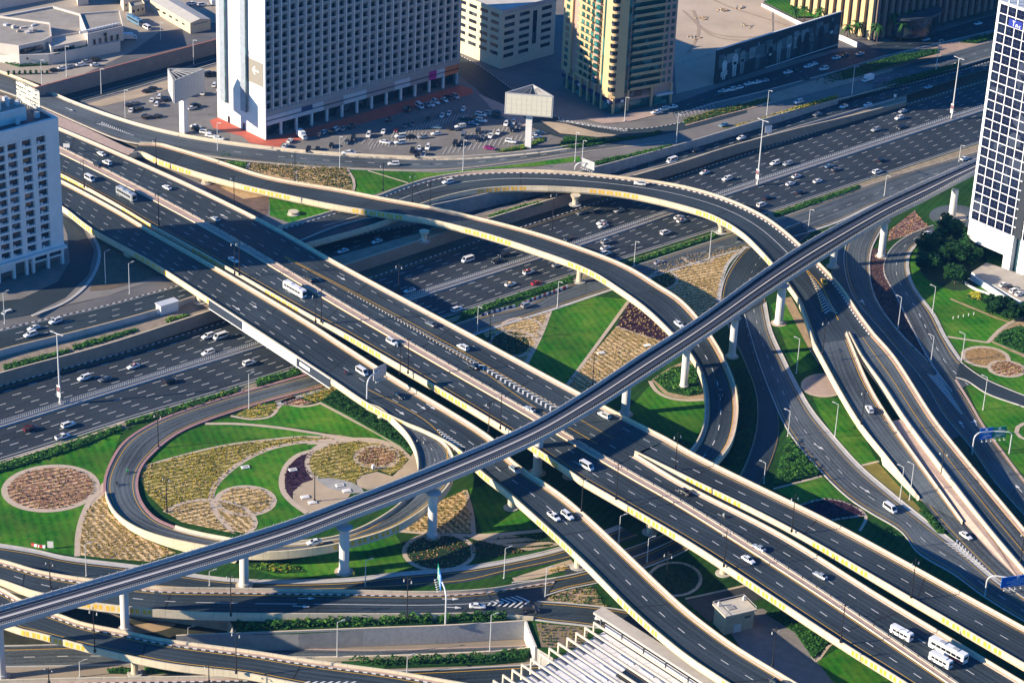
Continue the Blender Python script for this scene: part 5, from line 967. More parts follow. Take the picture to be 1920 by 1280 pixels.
bed('grove_ground', [(1716, 480), (1750, 430), (1830, 445), (1850, 520), (1800, 545), (1735, 520)], DKG, lay=0.035, smooth=True)
hedge('flowering_shrub', [(1812, 556), (1824, 546), (1840, 552), (1838, 564), (1822, 562)], 0.9, GRD, [mat('leaf_bright_yellow', (0.45, 0.40, 0.03), 0.85), GR3], 'bright yellow flowering shrub below the white ramp wall', 'shrub', dens=7, seed=115)

# ground by the left tower and under the ramps
zbed('tower_drive', [(112, 402), (150, 418), (177, 470), (166, 515), (122, 558), (60, 588), (0, 600), (-90, 622), (-90, 575), (40, 560), (105, 530), (130, 490), (126, 440)], ASP, dz=.05)
zbed('tower_forecourt', [(-90, 575), (40, 560), (108, 528), (131, 490), (126, 440), (60, 440), (-90, 520)], mat('forecourt', (0.20, 0.185, 0.17), .9, .25, .2), dz=.08)
bed('planting_soil', [(x, y, 7.05) for x, y in ((182, 440), (240, 455), (300, 490), (346, 505), (205, 542), (168, 545), (182, 500))], mat('soil_dim', (0.16, 0.12, 0.08), .95, .35, .3), 0, 0, tufts=None)
ribbon('kerb_line', [(128, 400), (160, 425), (186, 470), (174, 518), (130, 562), (60, 592)], 1.2, 7.1, LGREY, h=0.15)
zbed('planting_soil', [(372, 338), (440, 345), (505, 366), (502, 400), (470, 420), (400, 372)], mat('brick_brown', (0.17, 0.11, 0.08), .95, .35, .5), dz=.05)
zbed('flower_bed', [(412, 350), (447, 349), (501, 367), (456, 373)], mat('bed_straw', (0, 0, 0)), dz=.1)
zbed('lawn', [(505, 368), (600, 384), (640, 390), (560, 424), (506, 404)], LAWN2, dz=.07, kind='stuff')
zbed('service_pavement', [(520, 424), (640, 389), (575, 456), (560, 470), (500, 440)], ASP, dz=.04)
# ================================================================== buildings
WHT = mat('white_wall', (0.70, 0.69, 0.67), 0.8, 0.08, 0.15); WHT2 = mat('white_wall_cool', (0.74, 0.71, 0.68), 0.8, 0.10, 0.15)
GLASSD = glassvar('dark_glass', (0.010, 0.016, 0.024), (0.035, 0.05, 0.065), (0.075, 0.09, 0.11)); GLASSG = glassvar('green_glass', (0.010, 0.06, 0.06), (0.02, 0.13, 0.13), (0.06, 0.20, 0.19))
ROOFG = mat('flat_roof', (0.33, 0.30, 0.26), 0.95, 0.25, 0.15, detail=8); BEIGE = mat('beige_wall', (0.50, 0.36, 0.20), 0.8, 0.1, 0.2); ROSE = mat('rose_wall', (0.42, 0.27, 0.22), 0.8, 0.1, 0.2)
REDP = mat('red_paving', (0.50, 0.12, 0.075), 0.9, 0.2, 0.3); NAVY = mat('navy_sign', (0.012, 0.016, 0.09), 0.5); HOTG = mat('hotel_wall', (0.36, 0.33, 0.31), 0.85, 0.12, 0.2)
class Bld:
    def __init__(s, name, o, az, label, cat='building', group=None):
        s.o = o; s.az = az; s.root = empty(name, o, label, cat, group, rz=az)
    def world(s, u, v, z=0):
        c, n = math.cos(s.az), math.sin(s.az); return Vector((s.o.x+u*c-v*n, s.o.y+u*n+v*c, s.o.z+z))
    def part(s, name, boxes, parent=None):
        q = MB()
        for b in boxes: box3(q, *b)
        return q.build(name, parent or s.root)
    def cells(s, name, cell, places, keep=100):
        """one mesh per cell, shared; the nearest `keep` are parts of their own, the others one stuff part"""
        if not places: return
        q = MB(); cell(q, 0, 0, 0); me = None
        cp = sorted(places, key=lambda p: (s.world(*p)-Vector((0, 0, CAMH))).length)
        vis = [p for p in cp if -40 < PX(s.world(*p))[1] and 0 <= PX(s.world(*p))[0] <= 1920]; rest = [p for p in cp if p not in vis[:keep]]
        for i, p in enumerate(vis[:keep]):
            if me is None: o = q.build(name, s.root); me = o.data
            else: o = bpy.data.objects.new(name, me); COL.objects.link(o); o.parent = s.root
            o.location = p
        if rest:
            q = MB()
            for p in rest: cell(q, *p)
            o = q.build(name, s.root)
            if len(rest) > 1: o['kind'] = 'stuff'
def box3(q, u0, u1, v0, v1, z0, z1, m, top=None):
    q.box(((u0+u1)/2, (v0+v1)/2, z0), (abs(u1-u0), abs(v1-v0), z1-z0), m, 0.0, top)
# ---- big hotel slab with the white end wall
H = Bld('hotel_tower', P(500, 262, 7), R_(44.3), 'huge slab hotel with a grid of balconies and a bright white end wall', 'hotel'); HL, HD, HH = 109.0, 33.0, 61.0
H.part('core', [(0.0, HL, 2.2, HD, 12, HH, HOTG, ROOFG), (1.0, HL, 4.5, HD-0.5, 0, 5.6, GLASSD)])
H.part('end_wall', [(-0.6, 0.0, 0.0, HD+0.3, 0, HH+1.5, WHT)])
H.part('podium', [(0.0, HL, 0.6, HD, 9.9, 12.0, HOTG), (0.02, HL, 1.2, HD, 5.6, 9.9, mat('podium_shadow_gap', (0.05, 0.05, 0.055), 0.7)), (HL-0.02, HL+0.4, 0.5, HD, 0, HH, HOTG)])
cols = [(0.3+i*8.35, 0) for i in range(14)]
H.cells('column', lambda q, u, v, z: box3(q, u-0.5, u+0.5, v+1.0, v+2.0, z, z+5.6, WHT2), [(c[0], 0, 0) for c in cols])
bands = [(0, 19, 0), (19, 25, 4), (25, 31, 0), (31, 42, 1), (42, 55, 0), (55, 71, 1), (71, 80, 0), (80, 91, 1), (91, 95.5, 2), (95.5, 100.5, 0), (100.5, 109, 3)]
bm = [mat('band_pale', (0.55, 0.55, 0.56), 0.7, 0.08, 0.3), mat('band_taupe', (0.36, 0.30, 0.29), 0.7, 0.08, 0.3), mat('band_magenta', (0.42, 0.02, 0.22), 0.6), mat('band_orange', (0.52, 0.17, 0.06), 0.6), mat('band_navy', (0.03, 0.05, 0.13), 0.6)]
for a, b, c in bands:
    H.part('sign_band', [(a+0.04, b-0.04, 0.35, 1.2, 5.9, 7.6, bm[0 if c == 4 else c])]); H.part('sign_band', [(a+0.04, b-0.04, 0.35, 1.2, 8.2, 9.9, bm[c])])
nb = 25; bw = HL/nb; ns = 13; sh = (HH-12.6)/ns
H.cells('fin', lambda q, u, v, z: box3(q, u-0.24, u+0.24, 0.75, 2.4, z, z+HH-12+0.9, WHT2), [(i*bw+0.28 if i == 0 else (i*bw if i < nb else HL-0.28), 0, 12) for i in range(nb+1)])
def balc(q, u, v, z):
    n = 5; P0 = []
    for k in range(n+1):
        x = 0.3+(bw-0.6)*k/n; P0.append((u+x, v+1.25-0.85*math.sin(math.pi*k/n)))
    for k in range(n):
        a, b = P0[k], P0[k+1]; q.face([(a[0], a[1], z), (b[0], b[1], z), (b[0], b[1], z+1.15), (a[0], a[1], z+1.15)], HOTG); q.face([(a[0], a[1]+0.14, z+1.15), (a[0], a[1], z+1.15), (b[0], b[1], z+1.15), (b[0], b[1]+0.14, z+1.15)], WHT2)
        q.face([(a[0], a[1], z+0.02), (b[0], b[1], z+0.02), (b[0], v+2.2, z+0.02), (a[0], v+2.2, z+0.02)], HOTG); q.face([(a[0], a[1], z), (a[0], v+2.2, z), (b[0], v+2.2, z), (b[0], b[1], z)], HOTG)
    box3(q, u+bw-1.3, u+bw-0.28, v+0.9, v+2.2, z+0.03, z+sh-0.1, HOTG)
H.cells('balcony', balc, [(i*bw, 0, 12.1+j*sh) for i in range(nb) for j in range(ns)])
H.cells('window', lambda q, u, v, z: box3(q, u, u+2.6, v, v+0.1, z, z+2.35, GLASSD), [(i*bw+0.42, 2.08, 12.25+j*sh) for i in range(nb) for j in range(ns)])
for a in (5.2, 19.5):                                                # glazed stair strips on the end wall (v runs along it)
    H.part('stair_strip', [(-1.9, -0.62, HD-a-0.1-1.6, HD-a+1.9, 9, HH+1.2, mat('strip_frame', (0.30, 0.34, 0.40), 0.4, 0.2, 0.6)), (-1.95, -1.5, HD-a-2.0, HD-a-1.72, 9, HH+1, GLASSG)])
H.part('banner', [(-0.72, -0.61, 1.2, 11.6, 34, HH, mat('banner_white', (0.80, 0.79, 0.76), 0.7))])
q = MB(); inkm = mat('banner_ink', (0.30, 0.31, 0.34), 0.8); rg = random.Random(3)
for zz_, n in ((57.5, 4), (56.3, 7), (52, 6), (50.6, 7), (49.2, 7), (47.6, 6), (46.0, 6), (44.6, 7)):
    x = 3.6
    while x < 9.4: w_ = rg.uniform(.3, .9); box3(q, -0.76, -0.73, x, x+w_, zz_, zz_+0.12, mat('banner_faint', (0.6, 0.6, 0.6), 0.8)); x += w_+0.25
for i in range(12): x = 1.5+i*0.82; box3(q, -0.76, -0.73, x, x+rg.uniform(.2, .6), 34.6, 34.6+rg.uniform(.8, 3.8), inkm)
q.build('banner_print', H.root)
H.part('banner', [(-0.74, -0.61, 1.2, 11.6, 23, 33.3, mat('banner_taupe', (0.24, 0.22, 0.19), 0.8))])
q = MB(); x0, z0 = -0.78, 28.6
for pts in ([(4.2, 0), (8.6, 0), (8.6, .7), (4.2, .7)],): q.face([(x0, a, z0+b) for a, b in pts], WHT)
q.face([(x0, 8.7, z0+.35), (x0, 7.1, z0+2.1), (x0, 6.3, z0+2.1), (x0, 7.7, z0+.35)], WHT); q.face([(x0, 8.7, z0+.35), (x0, 7.7, z0+.35), (x0, 6.3, z0-1.4), (x0, 7.1, z0-1.4)], WHT)
q.build('arrow_sign', H.root)
H.cells('door', lambda q, u, v, z: box3(q, u, u+0.12, v, v+1.6, z, z+2.9, GLASSD), [(-0.72, 24.5, 0), (-0.72, 14.0, 0)])
# ---- white apartment hotel at the left edge
T = Bld('apartment_tower', P(122, 497, 6.4), R_(224.3), 'white gridded apartment tower cut by the left edge of the photo', 'tower'); TL, TD, TH = 46.0, 24.0, 57.5
T.part('core', [(0, TL, -TD, -1.3, 8.4, TH, WHT2, mat('roof_dark', (0.10, 0.10, 0.11), 0.9, 0.3, 0.3))])
T.part('parapet', [(0, TL, -1.3, 0.05, TH-3.6, TH+0.9, WHT2), (0, 0.4, -TD, -1.3, TH, TH+0.9, WHT2), (0, TL, -TD, -TD+0.4, TH, TH+0.9, WHT2)])
sT = 3.42; nT = 14; z0T = 8.4
grid = []
for c in range(7):
    for j in range(nT): grid.append((c, j))
def ucol(c): return 5.6+c*6.0 if c < 3 else (5.6+18.0-1.0+(c-3)*4.6)
edges_ = [0]+[x for c in range(7) for x in (ucol(c), ucol(c)+3.9)]+[TL]
T.cells('pier_strip', lambda q, u, v, z: box3(q, 0, 1.0, -1.3, 0, z, TH-3.6, WHT2), []) 
for a, b in zip(edges_[0::2], edges_[1::2]): T.part('wall_strip', [(a, b, -1.3, 0.0, z0T, TH-3.6, WHT2)])
def spand(q, u, v, z): box3(q, u, u+3.9, -1.3, -0.03, z, z+0.85, WHT2)
T.cells('spandrel', spand, [(ucol(c), 0, z0T+j*sT+0.05) for c, j in grid])
T.cells('window', lambda q, u, v, z: box3(q, u, u+3.9, -1.32, -1.2, z, z+sT-0.9, GLASSD), [(ucol(c), 0, z0T+j*sT+0.9) for c, j in grid])
T.cells('air_conditioner', lambda q, u, v, z: box3(q, u, u+0.9, -0.75, -0.1, z, z+0.8, mat('ac_unit', (0.62, 0.63, 0.64), 0.6)), [(ucol(c)+(2.7 if c else 2.4), 0, z0T+j*sT+0.92) for c, j in grid if (c*7+j*3) % 5 or c == 0])
T.part('ledge', [(-0.4, TL, -1.3, 1.6, 7.4, 8.4, WHT2)]); T.part('base', [(1.0, TL, -TD, -3.0, 0, 7.4, mat('base_wall', (0.20, 0.17, 0.15), 0.8, 0.2, 0.3))])
T.part('mezzanine', [(0, 14, -3.0, -0.3, 4.2, 7.4, WHT2), (22, TL, -3.0, -0.3, 4.2, 7.4, WHT2)])
T.cells('column', lambda q, u, v, z: box3(q, u, u+1.0, -1.2, 0.0, z, z+(7.4), WHT2), [(u, 0, 0) for u in (0.2, 6.4, 12.8, 15.6, 21.0, 27.4, 33.8, 40)])
T.cells('shop_window', lambda q, u, v, z: box3(q, u, u+4.8, -0.28, -0.2, z, z+1.5, GLASSD), [(u, 0, 5.0) for u in (1.4, 7.6, 28.6, 35)])
T.part('penthouse', [(9, TL, -TD+6, -6.5, TH, TH+5.4, WHT, ROOFG), (11, 20, -6.5, -6.0, TH+4.0, TH+4.5, WHT), (18, 40, -TD+6, -8.5, TH+5.4, TH+9.5, WHT, ROOFG)])
rg = random.Random(9)
T.part('roof_plant', [(u, u+rg.uniform(.8, 2), -v-1.4, -v, TH+5.4, TH+6.2+rg.random(), GALV) for u, v in ((10, 9), (12, 12), (14, 9.5), (15, 14), (11, 15), (16.5, 11))]+[(4, 5.6, -7, -5.6, TH, TH+2.2, GALV), (13, 14.4, -5.6, -4.4, TH, TH+2, WHT)])
q = MB(); SG = mat('sign_lattice', (0.62, 0.60, 0.50), 0.7)
for i in range(10):
    a = -8.5-i*1.55
    q.tube((2.3, a, TH), (2.3, a, TH+9), 0.09, 0.09, SG, 5)
    if i % 2 == 0: q.tube((4.8, a, TH), (2.4, a, TH+7), 0.08, 0.08, SG, 5)
    for j in range(4): box3(q, 2.2, 2.4, a-0.66, a+0.66, TH+2.6+j*1.6, TH+2.6+j*1.6+rg.choice([.9, 1.2, 1.35]), SG)
for j in range(5): q.tube((2.3, -8, TH+2.4+j*1.65), (2.3, -22.8, TH+2.4+j*1.65), 0.07, 0.07, SG, 5)
q.build('roof_sign_frame', T.root)
for u in (30, 34): T.part('roof_block', [(u, u+3.4, -14, -9, TH+9.5, TH+13, WHT)])
# ---- beige residential tower
B = Bld('residential_tower', P(1142, 217, 7), R_(32.5), 'tall beige and rose apartment tower with curved corner balconies and a navy shop band', 'tower'); BU_, BV, BH = 34.0, 41.0, 76.0; zb_ = 9.6; sB = 3.35; nB = 19
B.part('core', [(1.6, BU_, 1.6, BV, zb_, BH, ROSE, ROOFG), (2.2, BU_-0.5, 2.2, BV-0.5, 0, zb_, ROSE)])
B.part('shop_glazing', [(2.0, BU_-1, 1.7, 2.2, 0.2, 4.4, GLASSG), (1.7, 2.2, 2.0, BV-1, 0.2, 4.4, GLASSG), (10, 22, 1.5, 2.2, 5.9, 9.5, GLASSD)])
B.part('navy_band', [(1.0, 9.5, 1.2, 2.2, 4.5, 5.9, NAVY), (1.2, 2.2, 2.2, BV, 4.5, 5.9, NAVY)])
B.cells('sign_plate', lambda q, u, v, z: box3(q, u, u+0.1, v, v+1.5, z, z+1.2, WHT), [(1.1, 26, 4.6), (1.1, 2.4, 4.6)])
B.cells('sign_plate', lambda q, u, v, z: box3(q, u, u+1.5, v, v+0.1, z, z+1.2, WHT), [(6.6, 1.1, 4.6)]); B.part('awning', [(25.5, 34, 0.4, 2.2, 4.6, 5.6, mat('awning_grey', (0.5, 0.5, 0.52), 0.7))])
B.cells('column', lambda q, u, v, z: box3(q, u, u+1.1, v, v+1.1, z, z+9.6, BEIGE), [(0.9, 8+i*5.6, 0) for i in range(6)]+[(9.8, 1.1, 0), (22.5, 1.1, 0), (33, 1.1, 0), (2.2, 1.0, 0)])
CH = mat('corner_beige', (0.55, 0.40, 0.21), 0.8, 0.08, 0.3)
q = MB(); q.prism([(0.2, 2.2), (2.6, 0.2), (7.4, 0.2), (7.4, 2.0), (2.0, 7.0), (0.2, 7.0)], zb_-2.2, BH+2, CH, None, True); q.build('corner_bay', B.root)
def cbal(q, u, v, z):
    c = Vector((1.4, 1.2)); pts = [(c.x+2.3*math.cos(t)*0.9, c.y+2.3*math.sin(t)*0.9) for t in [R_(140+i*20) for i in range(9)]]
    for a, b in zip(pts, pts[1:]):
        q.face([(a[0], a[1], z), (b[0], b[1], z), (b[0], b[1], z+1.25), (a[0], a[1], z+1.25)], CH)
    q.face([(p[0], p[1], z+0.05) for p in pts], CH); q.face([(p[0]*0.82+.4, p[1]*0.82+.3, z+1.25) for p in pts], GLASSD); box3(q, 0.0, 2.4, -0.0, 2.4, z+1.26, z+sB-0.05, GLASSD)
B.cells('corner_balcony', cbal, [(0, 0, zb_+j*sB) for j in range(nB)])
B.part('glass_strip', [(7.5, 9.4, 1.0, 2.0, zb_-1, BH, GLASSG)]); B.part('glass_strip', [(1.0, 2.0, 7.1, 9.6, zb_-1, BH, GLASSG)])
B.cells('balcony', lambda q, u, v, z: (box3(q, 10.2, 27.5, -0.2, 1.6, z, z+0.25, BEIGE), box3(q, 10.2, 27.5, -0.3, -0.16, z, z+1.2, BEIGE), box3(q, 10.2, 27.5, -0.36, -0.3, z+0.55, z+0.62, GLASSG)), [(0, 0, zb_+0.3+j*sB) for j in range(nB)])
B.cells('balcony_glazing', lambda q, u, v, z: box3(q, 10.4, 27.3, 1.45, 1.6, z, z+2.5, GLASSG), [(0, 0, zb_+0.6+j*sB) for j in range(nB)])
B.cells('window', lambda q, u, v, z: box3(q, u, u+1.7, 1.5, 1.6, z, z+1.9, GLASSG), [(u, 0, zb_+0.9+j*sB) for u in (28.3, 31.2) for j in range(nB)])
B.cells('balcony', lambda q, u, v, z: (box3(q, -0.2, 1.6, 17.0, 28.5, z, z+0.25, BEIGE), box3(q, -0.3, -0.16, 17.0, 28.5, z, z+1.15, BEIGE)), [(0, 0, zb_+0.3+j*sB) for j in range(nB)])
B.part('beige_facing', [(1.35, 1.6, 9.8, 29.5, zb_, BH, BEIGE)])
B.cells('window', lambda q, u, v, z: box3(q, 1.2, 1.35, v, v+2.3, z, z+2.0, GLASSG), [(0, v, zb_+0.9+j*sB) for v in (17.6, 21.4, 25.2) for j in range(nB)])
B.cells('bay_window', lambda q, u, v, z: (box3(q, 0.0, 1.4, 11.6, 15.4, z, z+0.8, ROSE), box3(q, 0.15, 1.4, 11.8, 15.2, z+0.8, z+2.7, GLASSG)), [(0, 0, zb_+0.3+j*sB) for j in range(nB)])
B.part('rose_recess', [(2.0, 2.4, 30.0, 33.6, zb_, BH, mat('rose_dark', (0.30, 0.16, 0.14), 0.8, 0.1, 0.3))]); B.part('end_pier', [(0.6, 1.6, 34.0, 41.0, zb_-1.5, BH, BEIGE)])
B.cells('window', lambda q, u, v, z: box3(q, 0.48, 0.6, v, v+2.6, z, z+2.0, GLASSG), [(0, 36.2, zb_+0.9+j*sB) for j in range(nB)])
# ---- car park block behind
G = Bld('parking_garage', P(938, 130, 7), R_(44.3), 'pale multi storey garage with dark slot openings between hotel and beige tower', 'building'); GU, GV, GH = 34.0, 62.0, 27.0
GW = mat('garage_wall', (0.60, 0.52, 0.38), 0.85, 0.1, 0.2); GW2 = mat('garage_wall_grey', (0.44, 0.40, 0.37), 0.85, 0.1, 0.2)
G.part('body', [(0, GU, 0, GV, 0, GH, GW, mat('roof_pale', (0.55, 0.52, 0.48), 0.9, 0.2, 0.2))]); G.part('parapet', [(0, GU, -0.3, 0.0, GH-1, GH+1.0, GW2), (-0.3, 0, -0.3, GV, GH-1, GH+1.0, GW)])
G.cells('opening', lambda q, u, v, z: box3(q, u, u+6.2, -0.06, 0.0, z, z+1.7, GLASSD), [(u, 0, 5+j*3.6) for u in (1.6, 11.0, 25) for j in range(6)])
G.cells('opening', lambda q, u, v, z: box3(q, -0.06, 0.0, v, v+5.2, z, z+1.6, GLASSD), [(0, v, 6+j*3.6) for v in (2.2, 9.6, 17.0, 24.4, 31.8, 39.2, 46.6) for j in range(6)])
G.part('stair_glazing', [(19.5, 22.0, -0.08, 0, 8, GH-3, GLASSD)])
# ---- glass tower at the right edge
_l = P(1809, 474, GRD); _r = P(1889, 509, GRD); _az = math.atan2(_r.y-_l.y, _r.x-_l.x); GLn = (_r-_l).length
S = Bld('glass_tower', _l, _az, 'tall white gridded office tower of dark glass cut by the right edge of the photo', 'tower'); SH = 104.0; WF = mat('white_frame', (0.80, 0.80, 0.80), 0.6, 0.05, 0.3); ncol = 5; cw = (GLn-1.2)/ncol; z1 = 14.5; nst = 23; st_ = (SH-z1-1.2)/nst
TILE = mat('white_tiles', (0.72, 0.73, 0.74), 0.6, 0.08, 0.4)
S.part('core', [(0.8, GLn+3.4, 0.7, 34, z1, SH-0.5, mat('tower_core', (0.03, 0.035, 0.045), 0.5)), (0.9, GLn+60, 12, 33, 0, z1, mat('tower_base_dark', (0.02, 0.022, 0.03), 0.6))])
S.part('core', [(GLn+4.2, GLn+45, 0.7, 34, z1, SH-0.5, mat('tower_core', (0, 0, 0)))])
S.part('base_band', [(0, GLn+0.6, 0, 34, z1-8.5, z1, TILE), (GLn+4.0, GLn+45, 0, 34, z1-8.5, z1, TILE)])
S.cells('leg', lambda q, u, v, z: box3(q, u, u+3.6, 0, 5.0, z, z1-8.5, TILE), [(GLn-3.0, 0, 0), (GLn+4.0, 0, 0), (0, 29, 0)])
S.part('recess_glass', [(GLn+0.6, GLn+4.0, 2.2, 33, 0, SH, mat('recess', (0.03, 0.07, 0.085), 0.25))]); S.part('side_wall', [(-0.3, 0.8, 0.0, 34, z1, SH, WF)])
S.cells('mullion', lambda q, u, v, z: box3(q, u-0.15, u+0.15, 0.15, 0.7, z, SH, WF), [(0.35+i*cw, 0, z1) for i in range(ncol+1)]+[(GLn+4.4+i*cw, 0, z1) for i in range(7)])
S.cells('transom', lambda q, u, v, z: box3(q, 0.0, GLn+0.6, 0.2, 0.68, z-0.14, z+0.14, WF), [(0, 0, z1+0.35+j*st_) for j in range(nst+1)]); S.cells('transom', lambda q, u, v, z: box3(q, GLn+4.0, GLn+45, 0.2, 0.68, z-0.14, z+0.14, WF), [(0, 0, z1+0.35+j*st_) for j in range(nst+1)])
BLG = glassvar('blue_glass', (0.006, 0.009, 0.028), (0.010, 0.016, 0.04), (0.04, 0.05, 0.08), 0.2); GLN = mat('pane_bar', (0.05, 0.06, 0.10), 0.3)
def pane(q, u, v, z):
    box3(q, u, u+cw-0.3, 0.42, 0.6, z, z+st_-0.28, BLG); box3(q, u+(cw-.3)/2-.04, u+(cw-.3)/2+.04, 0.36, 0.42, z, z+st_-.28, GLN); box3(q, u, u+cw-0.3, 0.37, 0.42, z+(st_-.28)/2-.04, z+(st_-.28)/2+.04, GLN)
S.cells('window', pane, [(0.35+i*cw+0.15, 0, z1+0.35+j*st_+0.14) for i in range(ncol) for j in range(nst)]+[(GLn+4.4+i*cw+0.15, 0, z1+0.35+j*st_+0.14) for i in range(6) for j in range(nst)])
S.part('roof', [(0, GLn+45, 0, 34, SH-0.5, SH+0.2, mat('roof_metal', (0.42, 0.45, 0.48), 0.4, 0.1, 0.3))])
q = MB(); SB = mat('sign_blue', (0.015, 0.03, 0.25), 0.5); SW = mat('sign_white', (0.8, 0.82, 0.85), 0.5)
zq = SH-1.2-2*st_+0.6
for (x, y, a, b, m_) in [(1.45, 0, 4.3, 3.0, SB)]: box3(q, cw*x, cw*(x)+cw*1.55, -0.3, -0.05, zq, zq+b, m_)
for x, y, a, b in ((2.0, 0.5, .3, 2.0), (1.6, 2.3, 1.2, .3), (3.2, 0.4, .25, 1.1), (3.2, 1.3, .9, .25), (3.9, .4, .25, 1.0), (4.7, .4, .7, .25), (4.7, 1.1, .7, .25), (4.7, .4, .22, .9)): box3(q, cw*1.5+x, cw*1.5+x+a, -0.36, -0.3, zq+y, zq+y+b, SW)
q.build('facade_sign', S.root)
poly('car_park_deck', [(1822, 510, 1.6), (1850, 492, 1.6), (1990, 540, 1.6), (1990, 600, 1.6), (1905, 560, 1.6), (1880, 545, 1.6)], 1.6, mat('yard_concrete', (0.40, 0.36, 0.32), 0.9, 0.2, 0.3), 'structure', GRD, TILE)
wall('ramp_wall', [(1818, 513), (1845, 530), (1880, 553), (1902, 566)], 2.6, GRD, TILE, 'white tiled ramp wall below the small car park of the glass tower', 'wall', 0.6)
ribbon('garden_kerb_wall', [(1803, 527), (1825, 542), (1855, 553)], 0.6, GRD, WHT, h=0.8, kind=None, label='low white garden wall beside the yellow flowering shrub', cat='wall')
# ---- mural wall
pM0, pM1 = P(1339, 159, 6.8), P(1571, 90, 5.2); azM = math.atan2(pM1.y-pM0.y, pM1.x-pM0.x); LM = (pM1-pM0).length
M = Bld('mural_wall', Vector((pM0.x, pM0.y, 5.2)), azM, 'very long dark billboard wall printed with a row of grey standing people', 'billboard'); MH = 18.0
NB = mat('mural_dark', (0.022, 0.04, 0.055), 0.6, 0.5, 0.12); M.part('board', [(0, LM, 0, 0.5, 1.8, MH, NB)]); M.part('base_rail', [(0, LM, 0.05, 0.45, 0, 1.8, mat('mural_base', (0.02, 0.022, 0.03), 0.8))]); M.part('edge_trim', [(0, LM, -0.1, 0.6, MH, MH+0.35, WHT), (0.4*LM, LM, -0.12, -0.02, 1.7, 2.0, WHT)])
rg = random.Random(21); tones = [mat('print_grey_%s' % n, c, 0.7, 0.4, 0.5) for n, c in (('pale', (0.50, 0.58, 0.56)), ('mid', (0.20, 0.27, 0.28)), ('deep', (0.012, 0.02, 0.03)), ('teal', (0.09, 0.15, 0.17)))]
q = MB()
for i in range(16):
    u = 2+i*5.3; box3(q, u, min(LM-1, u+rg.uniform(3, 8)), -0.015, 0.0, rg.uniform(6, 10), rg.uniform(12, 16.8), tones[rg.choice([3, 3, 1])])
q.build('printed_background', M.root)
for i, (f, hgt, t, sit) in enumerate([(.07, 11.5, 0, 1), (.15, 13.5, 0, 0), (.21, 13.8, 1, 0), (.33, 13.5, 3, 0), (.43, 11, 2, 0), (.5, 13, 1, 0), (.58, 14, 1, 0), (.66, 12, 2, 0), (.72, 13, 2, 0), (.77, 9.5, 3, 0), (.84, 13.8, 2, 0), (.93, 14.2, 2, 0)]):
    q = MB(); u = f*LM; k_ = hgt/12.0; m_ = tones[t]; y = -0.03-0.001*i
    def F(pts, mm): q.face([(u+a*k_, y, 2.6+b*k_) for a, b in pts], mm)
    F([(-1.0, 0), (-.2, 0), (-.1, 4.5), (.1, 4.5), (.25, 0), (1.05, 0), (1.3, 5.2), (1.7, 5.0), (1.75, 8.3), (1.1, 9.4), (.4, 9.8), (-.4, 9.8), (-1.1, 9.4), (-1.75, 8.3), (-1.7, 5.0), (-1.3, 5.2)], m_)
    y -= 0.004; F([(.62*math.cos(6.283*j/10), 10.9+.85*math.sin(6.283*j/10)) for j in range(10)], tones[1 if t != 1 else 2])
    y -= 0.004; F([(-.9, 5), (.9, 5), (1.0, 6.2), (-1.0, 6.2)], tones[rg.choice([0, 1, 2])])
    if sit: y -= .004; F([(-2.4, 1.5), (2.3, 2.0), (2.3, 4.6), (-2.2, 4.2)], tones[0])
    q.build('printed_figure', M.root)
M.cells('brace', lambda q, u, v, z: (q.tube((u, 5.5, 0), (u, 0.5, 12), 0.15, 0.15, GALV, 5), q.tube((u, 0.7, 0), (u, 0.7, MH), 0.2, 0.2, GALV, 5)), [(3+i*9.0, 0, 0) for i in range(10)])
rg = random.Random(77)
FA, FB = P(1266, 124, 6.9), P(1334, 103, 6.9)
q = MB(); q.tube((0, 0, 0), (0, 0, 1.1), .14, .12, LGREY, 6); q.box((0, 0, 1.1), (.3, .3, .1), LGREY); _o = q.build('fence_post'); _me = _o.data; bpy.data.objects.remove(_o)
for i in range(16):
    o_ = bpy.data.objects.new('fence_post', _me); COL.objects.link(o_); o_.location = FA.lerp(FB, i/15)+Vector((rg.uniform(-.3, .3), rg.uniform(-.3, .3), 0)); tag(o_, 'short concrete post in the dotted row crossing the sandy lot', 'post', 'row of short posts across the sandy lot')
for i, (x, y) in enumerate(((1300, 70), (1352, 20), (1400, 50), (1430, 75), (1390, 15), (1320, 35))):
    q = MB()
    for k_ in range(14): q.box((rg.gauss(0, 1.6), rg.gauss(0, 1.3), 0), (rg.uniform(.3, 1.2), rg.uniform(.3, 1), rg.uniform(.2, .6)), rg.choice([SAND, GREY, SOIL]), rg.random()*3)
    tag(q.build('rubble', loc=P(x, y, 6.92)), kind='stuff')
for _k, pts in enumerate(([(1280, 20), (1330, 60), (1400, 70), (1470, 60)], [(1285, 24), (1334, 66), (1402, 76), (1474, 66)], [(1300, -20), (1360, 10), (1420, 30), (1500, 55)], [(1290, 100), (1310, 60), (1300, 20)])): ribbon('tyre_track', pts, 1.4, 6.93+0.006*_k, mat('tracked_sand', (0.38, 0.29, 0.21), .95, .2, .2))
